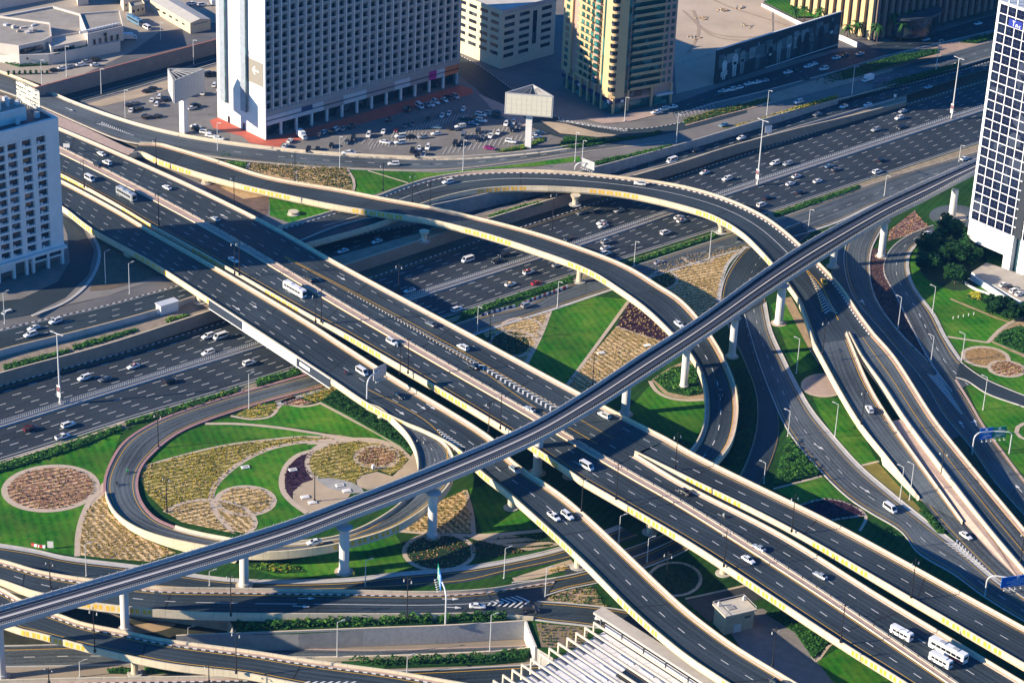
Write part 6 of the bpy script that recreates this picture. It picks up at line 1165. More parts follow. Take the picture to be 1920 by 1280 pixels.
# ---- columned building at the top right
C = Bld('columned_building', P(1634, 76, 4.6), R_(40), 'cream and dark office block with tall vertical fins behind palms at the top right', 'building'); CHh = 38.0
FIN = mat('fin_cream', (0.58, 0.42, 0.22), 0.8, 0.1, 0.3); FIN2 = mat('fin_cream_shaded', (0.20, 0.14, 0.11), 0.8, 0.15, 0.3)  # fins on the side away from the sun carry its shade in their colour
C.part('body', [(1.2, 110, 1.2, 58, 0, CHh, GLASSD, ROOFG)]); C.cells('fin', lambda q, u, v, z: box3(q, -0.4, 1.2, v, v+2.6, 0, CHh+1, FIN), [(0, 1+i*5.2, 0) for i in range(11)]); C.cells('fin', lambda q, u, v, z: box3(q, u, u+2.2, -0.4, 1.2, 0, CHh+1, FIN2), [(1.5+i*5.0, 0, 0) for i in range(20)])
q = MB(); CX = mat('canopy_dark', (0.05, 0.06, 0.07), 0.5)
pts = [(28+16*math.cos(t), -2-9*math.sin(t)) for t in [math.pi*i/16 for i in range(17)]]
q.prism([(x, y) for x, y in pts], 9.0, 10.2, CX, None, True); q.prism([(28+(x-28)*0.93, y*0.93) for x, y in pts], 0, 9.0, GLASSD); q.build('entrance_drum', C.root)
poly('planted_lawn', [(1432, 4, 6.9), (1470, -12, 6.9), (1570, 5, 6.9), (1560, 30, 6.6), (1490, 32, 6.9)], 0, LAWN2, 'structure')
wall('garden_wall', [(1428, 7, 8.2), (1480, 32, 8.2), (1525, 52, 8.0), (1575, 66, 7.6), (1607, 80, 7.0)], 0, 4.5, WHT, 'long low white garden wall running behind the mural wall', 'wall', 0.5)
for i, (x, y, h, lab) in enumerate([(1487, 40, 5, 'bushy palm at the left end behind the white garden wall'), (1507, 44, 6, 'bushy palm in the middle behind the white garden wall'), (1535, 48, 6, 'bushy palm nearest the mural top right corner'), (1588, 74, 5, 'low spreading palm right of the mural wall'), (1606, 70, 5.5, 'spreading palm against the lit cream fins'), (1643, 86, 8, 'tall palm leftmost of the kerbside palms by the columned block'), (1671, 74, 10, 'tallest kerbside palm second from left'), (1688, 80, 7.5, 'kerbside palm third from left, leaning over the footpath'), (1697, 70, 9.5, 'slender kerbside palm fourth from left'), (1706, 68, 10, 'slender kerbside palm at the right end of the row')]):
    palm(x, y, zf(x), h*1.25, lab, 200+i, r=4.2)
# ---- terrace, low buildings at the top left
UT = 13.0
poly('upper_terrace', [(-400, 60), (-60, 112), (10, 135), (82, 160), (250, 116), (420, 71), (900, -60), (900, -500), (-400, -500)], UT, mat('upper_paving', (0.36, 0.31, 0.25), 0.95, 0.25, 0.05, detail=8), 'structure')
wall('retaining_wall', [(60, 166, 14), (82, 160, 14), (250, 115, 14), (420, 70, 14), (560, 30, 14), (900, -62, 14)], 0, 6.8, mat('dark_grey_wall', (0.22, 0.21, 0.20), 0.9, 0.2, 0.3), 'tall grey retaining wall with a thin red cap above the sunken road at upper left', 'wall', 0.6, mat('red_cap', (0.45, 0.16, 0.12), 0.8))
road('sunken_road', zz([(90, 186), (250, 144), (420, 97), (600, 48)], lambda x: 7.1), zz([(150, 192), (260, 162), (420, 114), (600, 62)], lambda x: 7.1), 7.1, ASP, kR=LGREY, mk=[dict(off=(0.55, 0), m=WHITE, w=0.2)])
for pts, m_, lay in (([(160, 196), (262, 166), (425, 119), (425, 129), (290, 176), (190, 200)], SAND, .06),):
    zbed('sand_strip', pts, m_, dz=lay)
lot = ASPL
zbed('car_park', [(188, 203), (300, 176), (425, 131), (430, 262), (400, 268), (330, 250), (250, 226)], mat('lot_asphalt', (0.19, 0.18, 0.17), 0.9, 0.25, 0.15, detail=8), dz=.05)
zbed('car_park', [(500, 268), (700, 212), (890, 160), (990, 235), (1040, 255), (1010, 282), (900, 292), (640, 287), (520, 278)], mat('lot_asphalt', (0, 0, 0)), dz=.05)
zbed('red_plaza', [(393, 226), (426, 214), (441, 221), (500, 263), (536, 262), (522, 277), (468, 268), (455, 256), (400, 240)], REDP, dz=.09)
zbed('red_plaza', [(500, 263), (860, 161), (885, 166), (888, 176), (868, 181), (700, 226), (540, 268)], REDP, dz=.08)
up = bed('lower_yard', [(x, y, UT+.05) for x, y in ((90, 158), (160, 138), (245, 98), (300, 60), (420, 40), (420, 69), (250, 114))], mat('yard_asphalt', (0.12, 0.12, 0.125), 0.9, 0.25, 0.1), 0, 0.05)
q = MB(); rg = random.Random(8)
def stalls(mb, a, b, n, dx, dy, z):
    for i in range(n+1):
        t = i/n; x = a[0]+(b[0]-a[0])*t; y = a[1]+(b[1]-a[1])*t; pline(mb, [(x, y), (x+dx, y+dy)], 0.14, WHITE, z, up=0.1)
stalls(q, (740, 246), (880, 208), 22, -7, 13, 7.05); stalls(q, (700, 268), (800, 246), 14, -7, 12, 7.05); stalls(q, (830, 290), (1000, 262), 18, 8, -14, 7.05); stalls(q, (640, 268), (740, 276), 8, 10, -12, 7.05); stalls(q, (870, 263), (990, 240), 14, 6, -11, 7.05); stalls(q, (1270, 222), (1340, 203), 10, -6, -10, 7.0)
tag(q.build('parking_bay_lines'), kind='structure')
# low white restaurant
RW = mat('restaurant_wall', (0.58, 0.53, 0.47), 0.85, 0.1, 0.3)
def quad_b(name, corners, z, h, wallm, roofm, root, inset=None):
    pts = [P(x, y, z) for x, y in corners]; o = root.location; pl = [(p.x-o.x, p.y-o.y) for p in pts]; q = MB()
    if sum(a[0]*b[1]-b[0]*a[1] for a, b in zip(pl, pl[1:]+pl[:1])) < 0: pl.reverse()
    q.prism(pl, z-o.z, z-o.z+h, wallm, roofm); c = (sum(p[0] for p in pl)/len(pl), sum(p[1] for p in pl)/len(pl))
    o2 = q.build(name, root)
    q = MB(); pi = [((p[0]-c[0])*0.965+c[0], (p[1]-c[1])*0.965+c[1]) for p in pl]
    for i in range(len(pl)):
        j = (i+1) % len(pl); q.face([(*pl[i], z-o.z+h), (*pl[j], z-o.z+h), (*pl[j], z-o.z+h+.8), (*pl[i], z-o.z+h+.8)], wallm); q.face([(*pi[j], z-o.z+h), (*pi[i], z-o.z+h), (*pi[i], z-o.z+h+.8), (*pi[j], z-o.z+h+.8)], wallm); q.face([(*pl[i], z-o.z+h+.8), (*pl[j], z-o.z+h+.8), (*pi[j], z-o.z+h+.8), (*pi[i], z-o.z+h+.8)], wallm)
    q.build('parapet', root); return pl
def face_windows(root, name, a, b, z, zbase, hgt, n, w, m_=GLASSD, prot=0.12):
    o = root.location; A = P(a[0], a[1], zbase); B_ = P(b[0], b[1], zbase); d = (B_-A).normalized(); nr = Vector((d.y, -d.x, 0)); nr = nr if nr.y < 0 else -nr; L = (B_-A).length
    for i in range(n):
        c = A+d*(L*(i+0.5)/n)+nr*prot; q = MB(); q.box((c.x-o.x, c.y-o.y, z-o.z), (w, 0.16, hgt), m_, math.atan2(d.y, d.x)); q.build(name, root)
rr = empty('restaurant', P(60, 120, UT), 'low white flat roofed restaurant with round emblem and roof plant at upper left', 'building')
quad_b('ground_floor', [(37, 124), (92, 122), (226, 97), (205, 60), (100, 30), (-60, 60), (-60, 105)], UT, 4.2, RW, ROOFG, rr)
quad_b('upper_floor', [(36, 106), (82, 96), (98, 88), (95, 62), (-70, 40), (-70, 92)], UT+4.2, 4.2, RW, ROOFG, rr)
quad_b('upper_floor', [(165, 91), (232, 76), (225, 46), (150, 52)], UT+4.2, 6.0, RW, ROOFG, rr); quad_b('terrace_canopy', [(96, 102), (164, 88), (158, 72), (84, 84)], UT+4.2, 2.6, RW, mat('roof_cream', (0.52, 0.46, 0.38), 0.9, 0.15, 0.2), rr)
face_windows(rr, 'window', (38, 106), (80, 97), UT+5.2, UT+4.2, 2.2, 6, 2.1); face_windows(rr, 'window', (100, 101), (162, 88), UT+4.6, UT+4.2, 1.6, 9, 1.7); face_windows(rr, 'window', (172, 90), (226, 78), UT+5.4, UT+4.2, 2.4, 5, 1.1)
face_windows(rr, 'window', (45, 123), (75, 122), UT+0.6, UT, 2.4, 3, 2.0); face_windows(rr, 'emblem', (196, 85), (200, 84), UT+8.3, UT+4.2, 1.5, 1, 1.5, POLED); face_windows(rr, 'emblem', (50, 123.6), (54, 123.5), UT+2.9, UT, 0.9, 1, 0.9, POLED)
rg = random.Random(31)
for i in range(12):
    p = P(152+i*6.2, 62-i*1.4, UT+10.5); q = MB(); q.box((p.x-rr.location.x, p.y-rr.location.y, UT+10.2-UT), (1.4, 1.2, 1.1), GALV, 0.5); q.build('roof_unit', rr)
for i in range(9):
    p = P(rg.uniform(10, 85), rg.uniform(45, 62), UT+8.6); q = MB(); q.box((p.x-rr.location.x, p.y-rr.location.y, 8.4), (rg.uniform(.8, 3), rg.uniform(.8, 2), rg.uniform(.6, 1.6)), rg.choice([GALV, RW, ROOFG]), rg.random()*2); q.build('roof_unit', rr)
hedge('hedge', [(102, 100), (160, 88), (226, 74), (226, 76), (160, 91), (102, 103)], 0.9, UT+4.3, [GR2, GR1], 'planter hedge along the restaurant terrace edge', seed=90); hedge('hedge', [(0, 110), (36, 121), (90, 120), (90, 123), (36, 126), (0, 116)], 1.3, UT, [GR2, GR1], 'dark shrubs along the foot of the restaurant front', seed=91)
palm(76, 112, UT, 4.5, 'small palm in front of the white restaurant', 250, r=2.4)
for i in range(8):
    hedge('kerb_bush', [(16+i*10.4-2, 139-i*0.2), (16+i*10.4+2, 139-i*.2), (16+i*10.4+2, 141-i*.2), (16+i*10.4-2, 141-i*.2)], 1.2, UT if i > 3 else UT, [GR2], 'small round bush in the kerbside row below the restaurant', 'bush', dens=40, s=0.35, seed=300+i, group='row of small kerbside bushes')
ww = empty('warehouse', P(357, 64, UT), 'long cream warehouse with a low pitched roof at the top left', 'building'); o = ww.location
pts = [P(357, 64, UT), P(395, 56, UT), P(318, 10, UT), P(282, 20, UT)]; pl = [(p.x-o.x, p.y-o.y) for p in pts]; q = MB(); CW = mat('warehouse_wall', (0.55, 0.47, 0.33), 0.85, 0.1, 0.3); q.prism(pl, 0, 5.2, CW); q.build('walls', ww); q = MB(); m0 = ((pl[0][0]+pl[1][0])/2, (pl[0][1]+pl[1][1])/2); m1 = ((pl[2][0]+pl[3][0])/2, (pl[2][1]+pl[3][1])/2); RFW = mat('warehouse_roof', (0.50, 0.47, 0.42), 0.7, 0.12, 0.3)
q.face([(*pl[0], 5.2), (*m0, 6.3), (*m1, 6.3), (*pl[3], 5.2)], RFW); q.face([(*m0, 6.3), (*pl[1], 5.2), (*pl[2], 5.2), (*m1, 6.3)], RFW); q.face([(*pl[0], 5.2), (*pl[1], 5.2), (*m0, 6.3)], CW); q.build('roof', ww)
face_windows(ww, 'roller_door', (350, 60), (290, 26), UT+2.6, UT, 0.8, 5, 2.0, GLASSD); face_windows(ww, 'sign_strip', (360, 63.4), (393, 56.4), UT+3.9, UT, 0.7, 1, 7.5, mat('sign_grey', (0.25, 0.25, 0.25), 0.7))
for i, (a, h, lab) in enumerate([([(247, 33), (272, 27), (266, 18), (242, 24)], 4.5, 'small cream gatehouse beside the parked coach'), ([(232, 22), (262, 14), (252, 4), (226, 10)], 5.5, 'small cream block behind the gatehouse'), ([(146, 12), (166, 9), (164, -6), (142, -4)], 7, 'plain white block behind the restaurant roof'), ([(-60, 30), (110, -4), (100, -14), (-60, 8)], 4, 'pale low building at the top left corner'), ([(254, 8), (280, 2), (272, -8), (250, -4)], 4.5, 'white tank house behind the gatehouse')]):
    r_ = empty('outbuilding', P(*a[0], UT), lab, 'building'); quad_b('walls', a, UT, h, RW if i else CW, ROOFG, r_)
    if i in (0, 1): face_windows(r_, 'window', a[0], a[1], UT+2.2, UT, 1.2, 3, 0.9)
tree('tree', 222, 4, UT, 8, 5, 'round green tree at the top edge behind the gatehouse', seed=140)
# far streets
stt = road('side_street', zz([(845, 95), (905, 128), (960, 168), (1010, 202), (1060, 226), (1120, 238), (1200, 242), (1290, 228), (1400, 200)], zf), zz([(835, 122), (885, 160), (930, 200), (990, 236), (1050, 258), (1110, 266), (1190, 262), (1290, 242), (1400, 212)], zf), 7, ASP, kL=KERB, lay=0.06, extra=lambda q, rd: chev(q, (1050, 226), (1180, 246), 3.0, 3.0, 22, 7.0, s=1, thick=0.5))
zbed('sand_island', [(1012, 226), (1060, 232), (1120, 248), (1165, 254), (1120, 257), (1050, 250)], SAND, dz=.22)
zbed('pink_footpath', [(1096, 222), (1142, 219), (1250, 200), (1245, 212), (1180, 228), (1130, 232)], PINK, dz=.2); zbed('pink_footpath', [(895, 175), (965, 205), (1000, 235), (985, 238), (930, 214)], PINK, dz=.2)
zbed('sand_plot', [(1268, 176), (1250, -120), (1480, -90), (1430, 8), (1560, 66), (1340, 158)], mat('plot_sand', (0.50, 0.40, 0.30), 0.95, 0.2, 0.05, detail=9), dz=.06)
def dens(pts):
    out = []
    for a, b in zip(pts, pts[1:]): out += [(a[0]+(b[0]-a[0])*k_/5, a[1]+(b[1]-a[1])*k_/5) for k_ in range(5)]
    return out+[pts[-1]]
road('frontage_street', zz(dens([(1262, 196), (1338, 168), (1430, 140), (1570, 98), (1650, 82), (1760, 60), (1870, 28), (2000, -8)]), zf), zz(dens([(1262, 218), (1338, 194), (1430, 172), (1570, 134), (1650, 108), (1760, 82), (1870, 56), (2000, 24)]), zf), 7, ASP, kR=LGREY, lay=0.2, mk=[dict(off=(0.5, 0), m=WHITE, w=0.2, dash=DASH)])
zbed('sand_verge', [(1285, 222), (1440, 178), (1560, 140), (1760, 86), (1900, 50), (1900, 66), (1760, 108), (1580, 160), (1480, 186), (1350, 218), (1285, 236)], mat('verge_pink', (0.42, 0.30, 0.23), 0.95, 0.2, 0.2), dz=.16)
# ---- small structures
kp = empty('service_kiosk', P(1358, 1190, GRD), 'small beige service kiosk with flat roof and grey door near the lower right', 'kiosk'); KW = mat('kiosk_wall', (0.46, 0.38, 0.26), 0.85, 0.15, 0.6); azk = pdir(1358, 1190, GRD, 50, -12)
kp.rotation_euler = (0, 0, azk)
def kbox(n, b, par=kp): q = MB(); box3(q, *b); return q.build(n, par)
kbox('walls', (0, 9.5, 0, 6.5, 0, 6.2, KW)); kbox('roof_slab', (-0.5, 10.0, -0.5, 7.0, 6.2, 6.7, mat('kiosk_roof', (0.52, 0.47, 0.38), 0.9, 0.15, 0.4))); kbox('door', (3.0, 5.4, -0.1, 0.0, 0, 2.8, GALV)); kbox('vent', (6.4, 8.4, -0.1, 0, 4.2, 4.9, GLASSD)); kbox('roof_hatch', (2, 4.4, 2, 4, 6.7, 6.95, GREY))
for u in (0.4, 8.8, 9.2): q = MB(); q.tube((u, 5.2, 6.7), (u, 5.2, 8.2), 0.25, 0.25, WHT, 8); q.build('roof_pipe', kp)
q = MB()
for a, b in (((-.4, -.4), (9.9, -.4)), ((9.9, -.4), (9.9, 6.9)), ((-.4, -.4), (-.4, 6.9)), ((-.4, 6.9), (9.9, 6.9))): q.tube((*a, 7.5), (*b, 7.5), 0.06, 0.06, GALV, 4); q.tube((*a, 6.7), (*a, 7.5), 0.05, 0.05, GALV, 4)
q.build('roof_railing', kp)
ub = empty('utility_cabinet', P(302, 592, 4.0), 'white utility cabinet house on the ledge above the left motorway wall', 'cabinet'); ub.rotation_euler = (0, 0, pdir(302, 592, 4, 36, -11))
kbox('walls', (0, 7.5, 0, 3.2, 0, 3.6, WHT), ub); kbox('roof_slab', (-.3, 7.8, -.3, 3.5, 3.6, 3.9, GALV), ub); kbox('door', (1, 2.4, -.08, 0, .1, 2.4, GALV), ub); kbox('panel_door', (3.2, 6.6, -.06, 0, .3, 2.6, WHT2), ub); kbox('air_conditioner', (-.9, 0, .6, 1.6, .4, 1.5, GALV), ub)
# pergola roofed building at the bottom edge
azP = pdir(1100, 1225, 0, 100, 62); pz = -5.2; o = P(906, 1285, 4.0); azq = pdir(906, 1285, 4, 250, -135)
pr = empty('pergola_building', Vector((o.x, o.y, pz)), 'station roof of parallel cream beams over white panels at the bottom edge', 'building'); E1 = P(1122, 1160, 4.0); d1 = (E1-o); L1 = Vector((d1.x, d1.y, 0)).length; d1 = Vector((d1.x, d1.y, 0)).normalized(); e2 = P(1400, 1340, 4.0)-E1; d2 = Vector((e2.x, e2.y, 0)).normalized(); off = Vector((o.x, o.y, 0))
BM = mat('beam_cream', (0.62, 0.54, 0.42), 0.8, 0.1, 0.4); RP = mat('roof_panel_pale', (0.72, 0.72, 0.72), 0.6, 0.15, 0.2); RD = mat('roof_panel_grey', (0.24, 0.25, 0.28), 0.7, 0.15, 0.3)
def prl(q, a0, a1, b0, b1, z0, z1, m):
    p = [d1*a+d2*b for a, b in ((a0, b0), (a1, b0), (a1, b1), (a0, b1))]
    if d1.cross(d2).z < 0: p.reverse()
    q.prism([(v.x, v.y) for v in p], z0, z1, m, None, True)
q = MB(); prl(q, 0, L1, 2.5, 75, 0, 6.2, RP); q.build('roof_deck', pr)
rg = random.Random(5)
for i in range(13):
    a = L1*i/12.6; q = MB(); prl(q, a, a+0.42, 0, 75, 8.7, 9.3, BM); prl(q, a, a+0.42, 0, 0.5, 0, 8.6, BM); q.build('beam', pr)
    if i < 12:
        q = MB(); prl(q, a+0.9, a+L1/12.6-0.4, 2.6, 6.2, 6.21, 6.5, RD); q.build('skylight', pr)
        for b in (14, 22, 30, 38): q = MB(); prl(q, a+1.2, a+L1/12.6-0.7, b, b+5.5, 6.21, 6.45, rg.choice([RP, mat('roof_panel_white', (0.74, 0.74, 0.74), 0.6), RP])); q.build('roof_panel', pr)
        for b in (10, 20, 29, 40): q = MB(); p = d1*(a+2)+d2*b; q.tube((p.x, p.y, 6.3), (p.x, p.y, 8.8), 0.07, 0.07, GALV, 4); q.build('roof_post', pr)
q = MB(); prl(q, L1-13, L1-8, 20, 46, 6.5, 6.75, GLASSD); q.build('dark_skylight', pr)
q = MB(); prl(q, L1+0.8, L1+5.2, -3, 80, 9.0, 9.7, mat('walkway_roof', (0.46, 0.43, 0.40), 0.8, 0.15, 0.4)); q.build('walkway_roof', pr); q = MB(); prl(q, L1+0.9, L1+1.1, 2, 80, 6.2, 8.2, WHT); q.build('walkway_wall', pr)
for b in range(0, 78, 9): q = MB(); prl(q, L1+0.8, L1+1.3, b, b+.5, 0, 9.0, GLASSD); q.build('walkway_post', pr)
# ---- billboards on columns
def tri_board(px, py, z, hcol, aim, wd_, ht, label, lit=True):
    b = P(px, py, z); r = empty('column_billboard', b, label, 'billboard'); a = aim
    q = MB(); q.box((0, 0, 0), (2.6, 2.6, hcol), WHT2, a); q.build('column', r)
    fr = mat('board_frame', (0.36, 0.36, 0.36), 0.7); sk = mat('board_skin', (0.62, 0.58, 0.47), 0.8, 0.06, 0.5) if lit else mat('board_skin_shaded', (0.42, 0.42, 0.42), 0.8, 0.1, 0.5); gr = mat('board_grid', (0.40, 0.38, 0.34), 0.8)  # unlit board gets a greyer skin, shade put into the colour
    d = Vector((math.cos(a), math.sin(a), 0)); n = Vector((d.y, -d.x, 0))
    bk = Vector((0, 0, 0))-n*wd_*0.42
    crn = [d*(-wd_/2)+n*wd_*0.18, d*(wd_/2)+n*wd_*0.18, bk-d*(-0.0)]
    for i in range(3):
        p, q_ = crn[i], crn[(i+1) % 3]; e = (q_-p); L = e.length; an = math.atan2(e.y, e.x); c = (p+q_)/2
        q = MB(); q.box((c.x, c.y, hcol), (L, 0.5, ht), fr, an); sd = q.build('panel', r)
        nn_ = Vector((e.y, -e.x, 0)).normalized(); c2 = c+nn_*0.3; q = MB(); q.box((c2.x, c2.y, hcol+0.5), (L-1.0, 0.12, ht-1.0), sk, an)
        for k in range(1, 9): g = c2+e.normalized()*(L-1)*(k/9-.5)+nn_*.07; q.box((g.x, g.y, hcol+.5), (.07, .03, ht-1), gr, an)
        for k in range(1, 4): g = c2+nn_*.07; q.box((g.x, g.y, hcol+.5+(ht-1)*k/4), (L-1, .03, .07), gr, an)
        q.build('poster_face', sd)
    q = MB()
    for k in range(7): t = (k+.5)/7; p = crn[0].lerp(crn[1], t); s_ = p.lerp(bk, .75); q.tube((p.x, p.y, hcol+ht), (s_.x, s_.y, hcol+ht-.2), .12, .12, fr, 5); q.tube((p.x, p.y, hcol+ht-.2), (p.x, p.y, hcol+ht+.5), .1, .1, fr, 4)
    q.build('roof_struts', r); return r
tri_board(990, 276, 7, 15.5, pdir(950, 200, 20, 100, 8), 20, 9.5, 'three sided billboard with a blank cream face on a white column in the car park')
tri_board(345, 248, 7.5, 16.5, pdir(310, 175, 20, 80, -32), 19, 10, 'three sided billboard with a blank shade-grey face on a white column left of the hotel', lit=False)
# ================================================================== lamps, signs, barriers
def height_for(px, py, z, ty):
    b = P(px, py, z); y0 = PX(b)[1]; b.z += 10; k_ = (y0-PX(b)[1])/10; return max(4.0, (py-ty)/k_)
LAMPC = mat('lamp_glass', (0.42, 0.42, 0.40), 0.3)
ORD = ['leftmost', 'second from left', 'third from left', 'fourth from left', 'fifth from left', 'sixth from left', 'seventh from left', 'eighth from left', 'ninth from left', 'tenth from left', 'eleventh from left', 'twelfth from left', 'thirteenth from left', 'fourteenth from left', 'fifteenth from left', 'sixteenth from left', 'seventeenth from left', 'eighteenth from left', 'nineteenth from left', 'twentieth from left']
def ordl(i, n): return ('only' if n == 1 else ORD[i] if i < n-1 or n < 3 else 'rightmost') if n > 1 else 'lone'
def nth(i, n, d):
    if n == 1: return 'single '+d
    if i == 0: return 'leftmost '+d
    if i == n-1: return 'rightmost '+d
    return '%s %s from left' % (ORD[i].split()[0], d)
_lm = {}
def lamp_mesh(kind, h):
    key = (kind, round(h*2)/2)
    if key in _lm: return _lm[key]
    h = key[1]; q = MB(); a = MB(); g = MB()
    if kind == 'w':
        q.tube((0, 0, 0), (0, 0, h), 0.17, 0.1, GALV, 8); q.box((0, 0, 0), (.5, .5, .35), LGREY); a.tube((0, 0, h), (1.5, 0, h+.35), .08, .06, GALV, 6); g.box((1.8, 0, h+.28), (1.0, .4, .2), LAMPC)
    elif kind == 'd':
        q.tube((0, 0, 0), (0, 0, h), 0.2, 0.11, POLED, 8); q.box((0, 0, 0), (.55, .55, .9), POLED)
        for s_ in (-1, 1): a.tube((0, 0, h*.93), (0, s_*1.0, h*.97), .07, .06, POLED, 6); a.tube((0, s_*1.0, h*.97), (0, s_*1.15, h*.92), .06, .05, POLED, 6); g.tube((0, s_*1.15, h*.86), (0, s_*1.15, h*.92), .24, .12, LAMPC, 8)
        q.tube((0, 0, h), (0, 0, h+.5), .16, .02, POLED, 6)
    else:
        q.tube((0, 0, 0), (0, 0, h), 0.36, 0.17, GALV, 10); q.box((0, 0, 0), (.9, .9, .8), LGREY)
        for s_ in (-1, 1): a.tube((0, 0, h), (s_*1.9, 0, h+.2), .12, .1, GALV, 6); g.box((s_*2.2, 0, h+.1), (1.5, .6, .25), LAMPC)
    ob = [q.build('pole'), a.build('arm'), g.build('lamp_head')]; _lm[key] = [o.data for o in ob]
    for o in ob: bpy.data.objects.remove(o)
    return _lm[key]
def lamp(kind, px, py, z, ty, label, rz, group):
    h = height_for(px, py, z, ty); h = round(h*2)/2; r = empty({'w': 'street_lamp', 'd': 'street_lamp', 'm': 'lighting_mast'}[kind], P(px, py, z), label, {'m': 'lighting mast'}.get(kind, 'street lamp'), group, rz=rz)
    for n, me in zip(('pole', 'arm', 'lamp_head'), lamp_mesh(kind, h)): o = bpy.data.objects.new(n, me); COL.objects.link(o); o.parent = r
    return r
ZONES = [
 ('w', 'slim white street lamp', 'beside the far left frontage road', 7.0, 0.7, [(9, 607, 548), (198, 531, 472), (243, 551, 494)]),
 ('w', 'slim white street lamp', 'by the loop garden', GRD, 0.7, [(467, 766, 702)]),
 ('w', 'slim pale street lamp', 'along the service lane', GRD, -0.9, [(895, 624, 576), (1045, 576, 527), (1189, 497, 452), (1330, 484, 433), (1516, 425, 393), (1658, 367, 330), (1798, 303, 273)]),
 ('w', 'white street lamp', 'among the right slip roads', GRD, 2.6, [(1493, 700, 637), (1565, 820, 758), (1477, 818, 770), (1683, 620, 557), (1748, 588, 539), (1745, 680, 630), (1803, 676, 626), (1843, 768, 707), (1687, 937, 875), (1705, 937, 870), (1432, 906, 868)]),
 ('w', 'white street lamp', 'among the lower left roads', GRD, 0.4, [(162, 1080, 1021), (393, 1098, 1072), (685, 1099, 1050), (945, 1084, 1028), (1022, 1119, 1065), (1160, 1017, 968), (1213, 1054, 1010)]),
 ('w', 'pale street lamp', 'by the sunken underpass', -5.2, 0.4, [(150, 1268, 1240), (353, 1201, 1175), (632, 1238, 1165), (763, 1263, 1230), (918, 1227, 1154)]),
 ('w', 'slim grey street lamp', 'by the walls and yards at upper left', 7.0, -0.6, [(190, 176, 130), (235, 223, 170), (302, 98, 43), (363, 121, 75), (408, 288, 230)]),
 ('w', 'slim grey street lamp', 'along the kerb below the restaurant', UT, -0.6, [(79, 162, 112), (125, 144, 88)]),
 ('w', 'slim grey street lamp', 'in front of the hotel car park', 7.1, -0.9, [(637, 316, 257), (868, 320, 262), (1078, 303, 248), (1092, 297, 263), (1171, 227, 183), (1268, 268, 215)]),
 ('w', 'slim grey street lamp', 'on the verges below the mural wall', 5.5, -0.9, [(1437, 222, 170), (1597, 177, 125), (1482, 117, 72), (1755, 130, 76)]),
 ('d', 'black twin headed street lamp', 'on the viaduct left of the metro', 10.9, 2.0, [(158, 352, 300), (298, 423, 360), (293, 309, 260), (439, 380, 328), (440, 514, 452), (449, 516, 450), (592, 604, 548), (602, 604, 537), (750, 702, 640), (765, 700, 634), (916, 810, 750), (938, 804, 735)]),
 ('d', 'black twin headed street lamp', 'on the viaduct right of the metro', 10.9, 2.0, [(1090, 958, 895), (1155, 936, 868), (1266, 877, 812), (1357, 1062, 993), (1448, 1248, 1178), (1484, 997, 928), (1576, 1204, 1132), (1708, 1120, 1048)]),
 ('d', 'black twin headed street lamp', 'along the curving flyovers', 10.0, 2.0, [(553, 340, 285), (718, 358, 305), (773, 380, 325), (806, 387, 340), (1035, 430, 358), (1542, 664, 600), (1615, 795, 730), (1913, 1054, 995)]),
 ('d', 'dark street lamp', 'in the gardens', GRD, 1.2, [(297, 840, 773), (313, 960, 893), (590, 940, 885), (787, 877, 820), (918, 640, 583), (1111, 724, 668), (747, 552, 495), (1248, 1102, 1035), (1762, 905, 845)]),
 ('d', 'dark street lamp', 'on the lower left ramps', 6.0, 1.2, [(95, 1104, 1050), (178, 1222, 1140), (433, 1154, 1075), (443, 1262, 1183), (763, 1156, 1080), (392, 1280, 1247), (92, 1281, 1253)]),
]
for kind, desc, where, z, rz, pts in ZONES:
    pts = sorted(pts); n = len(pts)
    for i, (x, y, ty) in enumerate(pts): lamp(kind, x, y, z, ty, '%s %s' % (nth(i, n, desc), where), rz, '%ss %s' % (desc, where) if n > 1 else None)
for x, y, ty, lab in ((113, 756, 626, 'very tall lighting mast with a poster panel at the left end of the motorway median'), (1420, 346, 228, 'very tall lighting mast with a poster panel in the middle of the upper motorway'), (1784, 222, 110, 'very tall lighting mast with a poster panel nearest the glass tower')):
    r = lamp('m', x, y, 0.5, ty, lab, pdir(x, y, 0, 10, 4), 'lighting masts of the motorway'); a = pdir(x, y, 0, 10, 3)
    q = MB(); q.box((0, -0.5, 2.6), (1.5, .15, 4.4), WHT); q.box((0, -.6, 4.6), (1.3, .06, 1.8), mat('poster_dark', (.10, .05, .06), .6)); q.box((0.1, -.64, 5.4), (.5, .05, .6), mat('poster_pink', (.55, .15, .18), .6)); q.build('poster_panel', r)
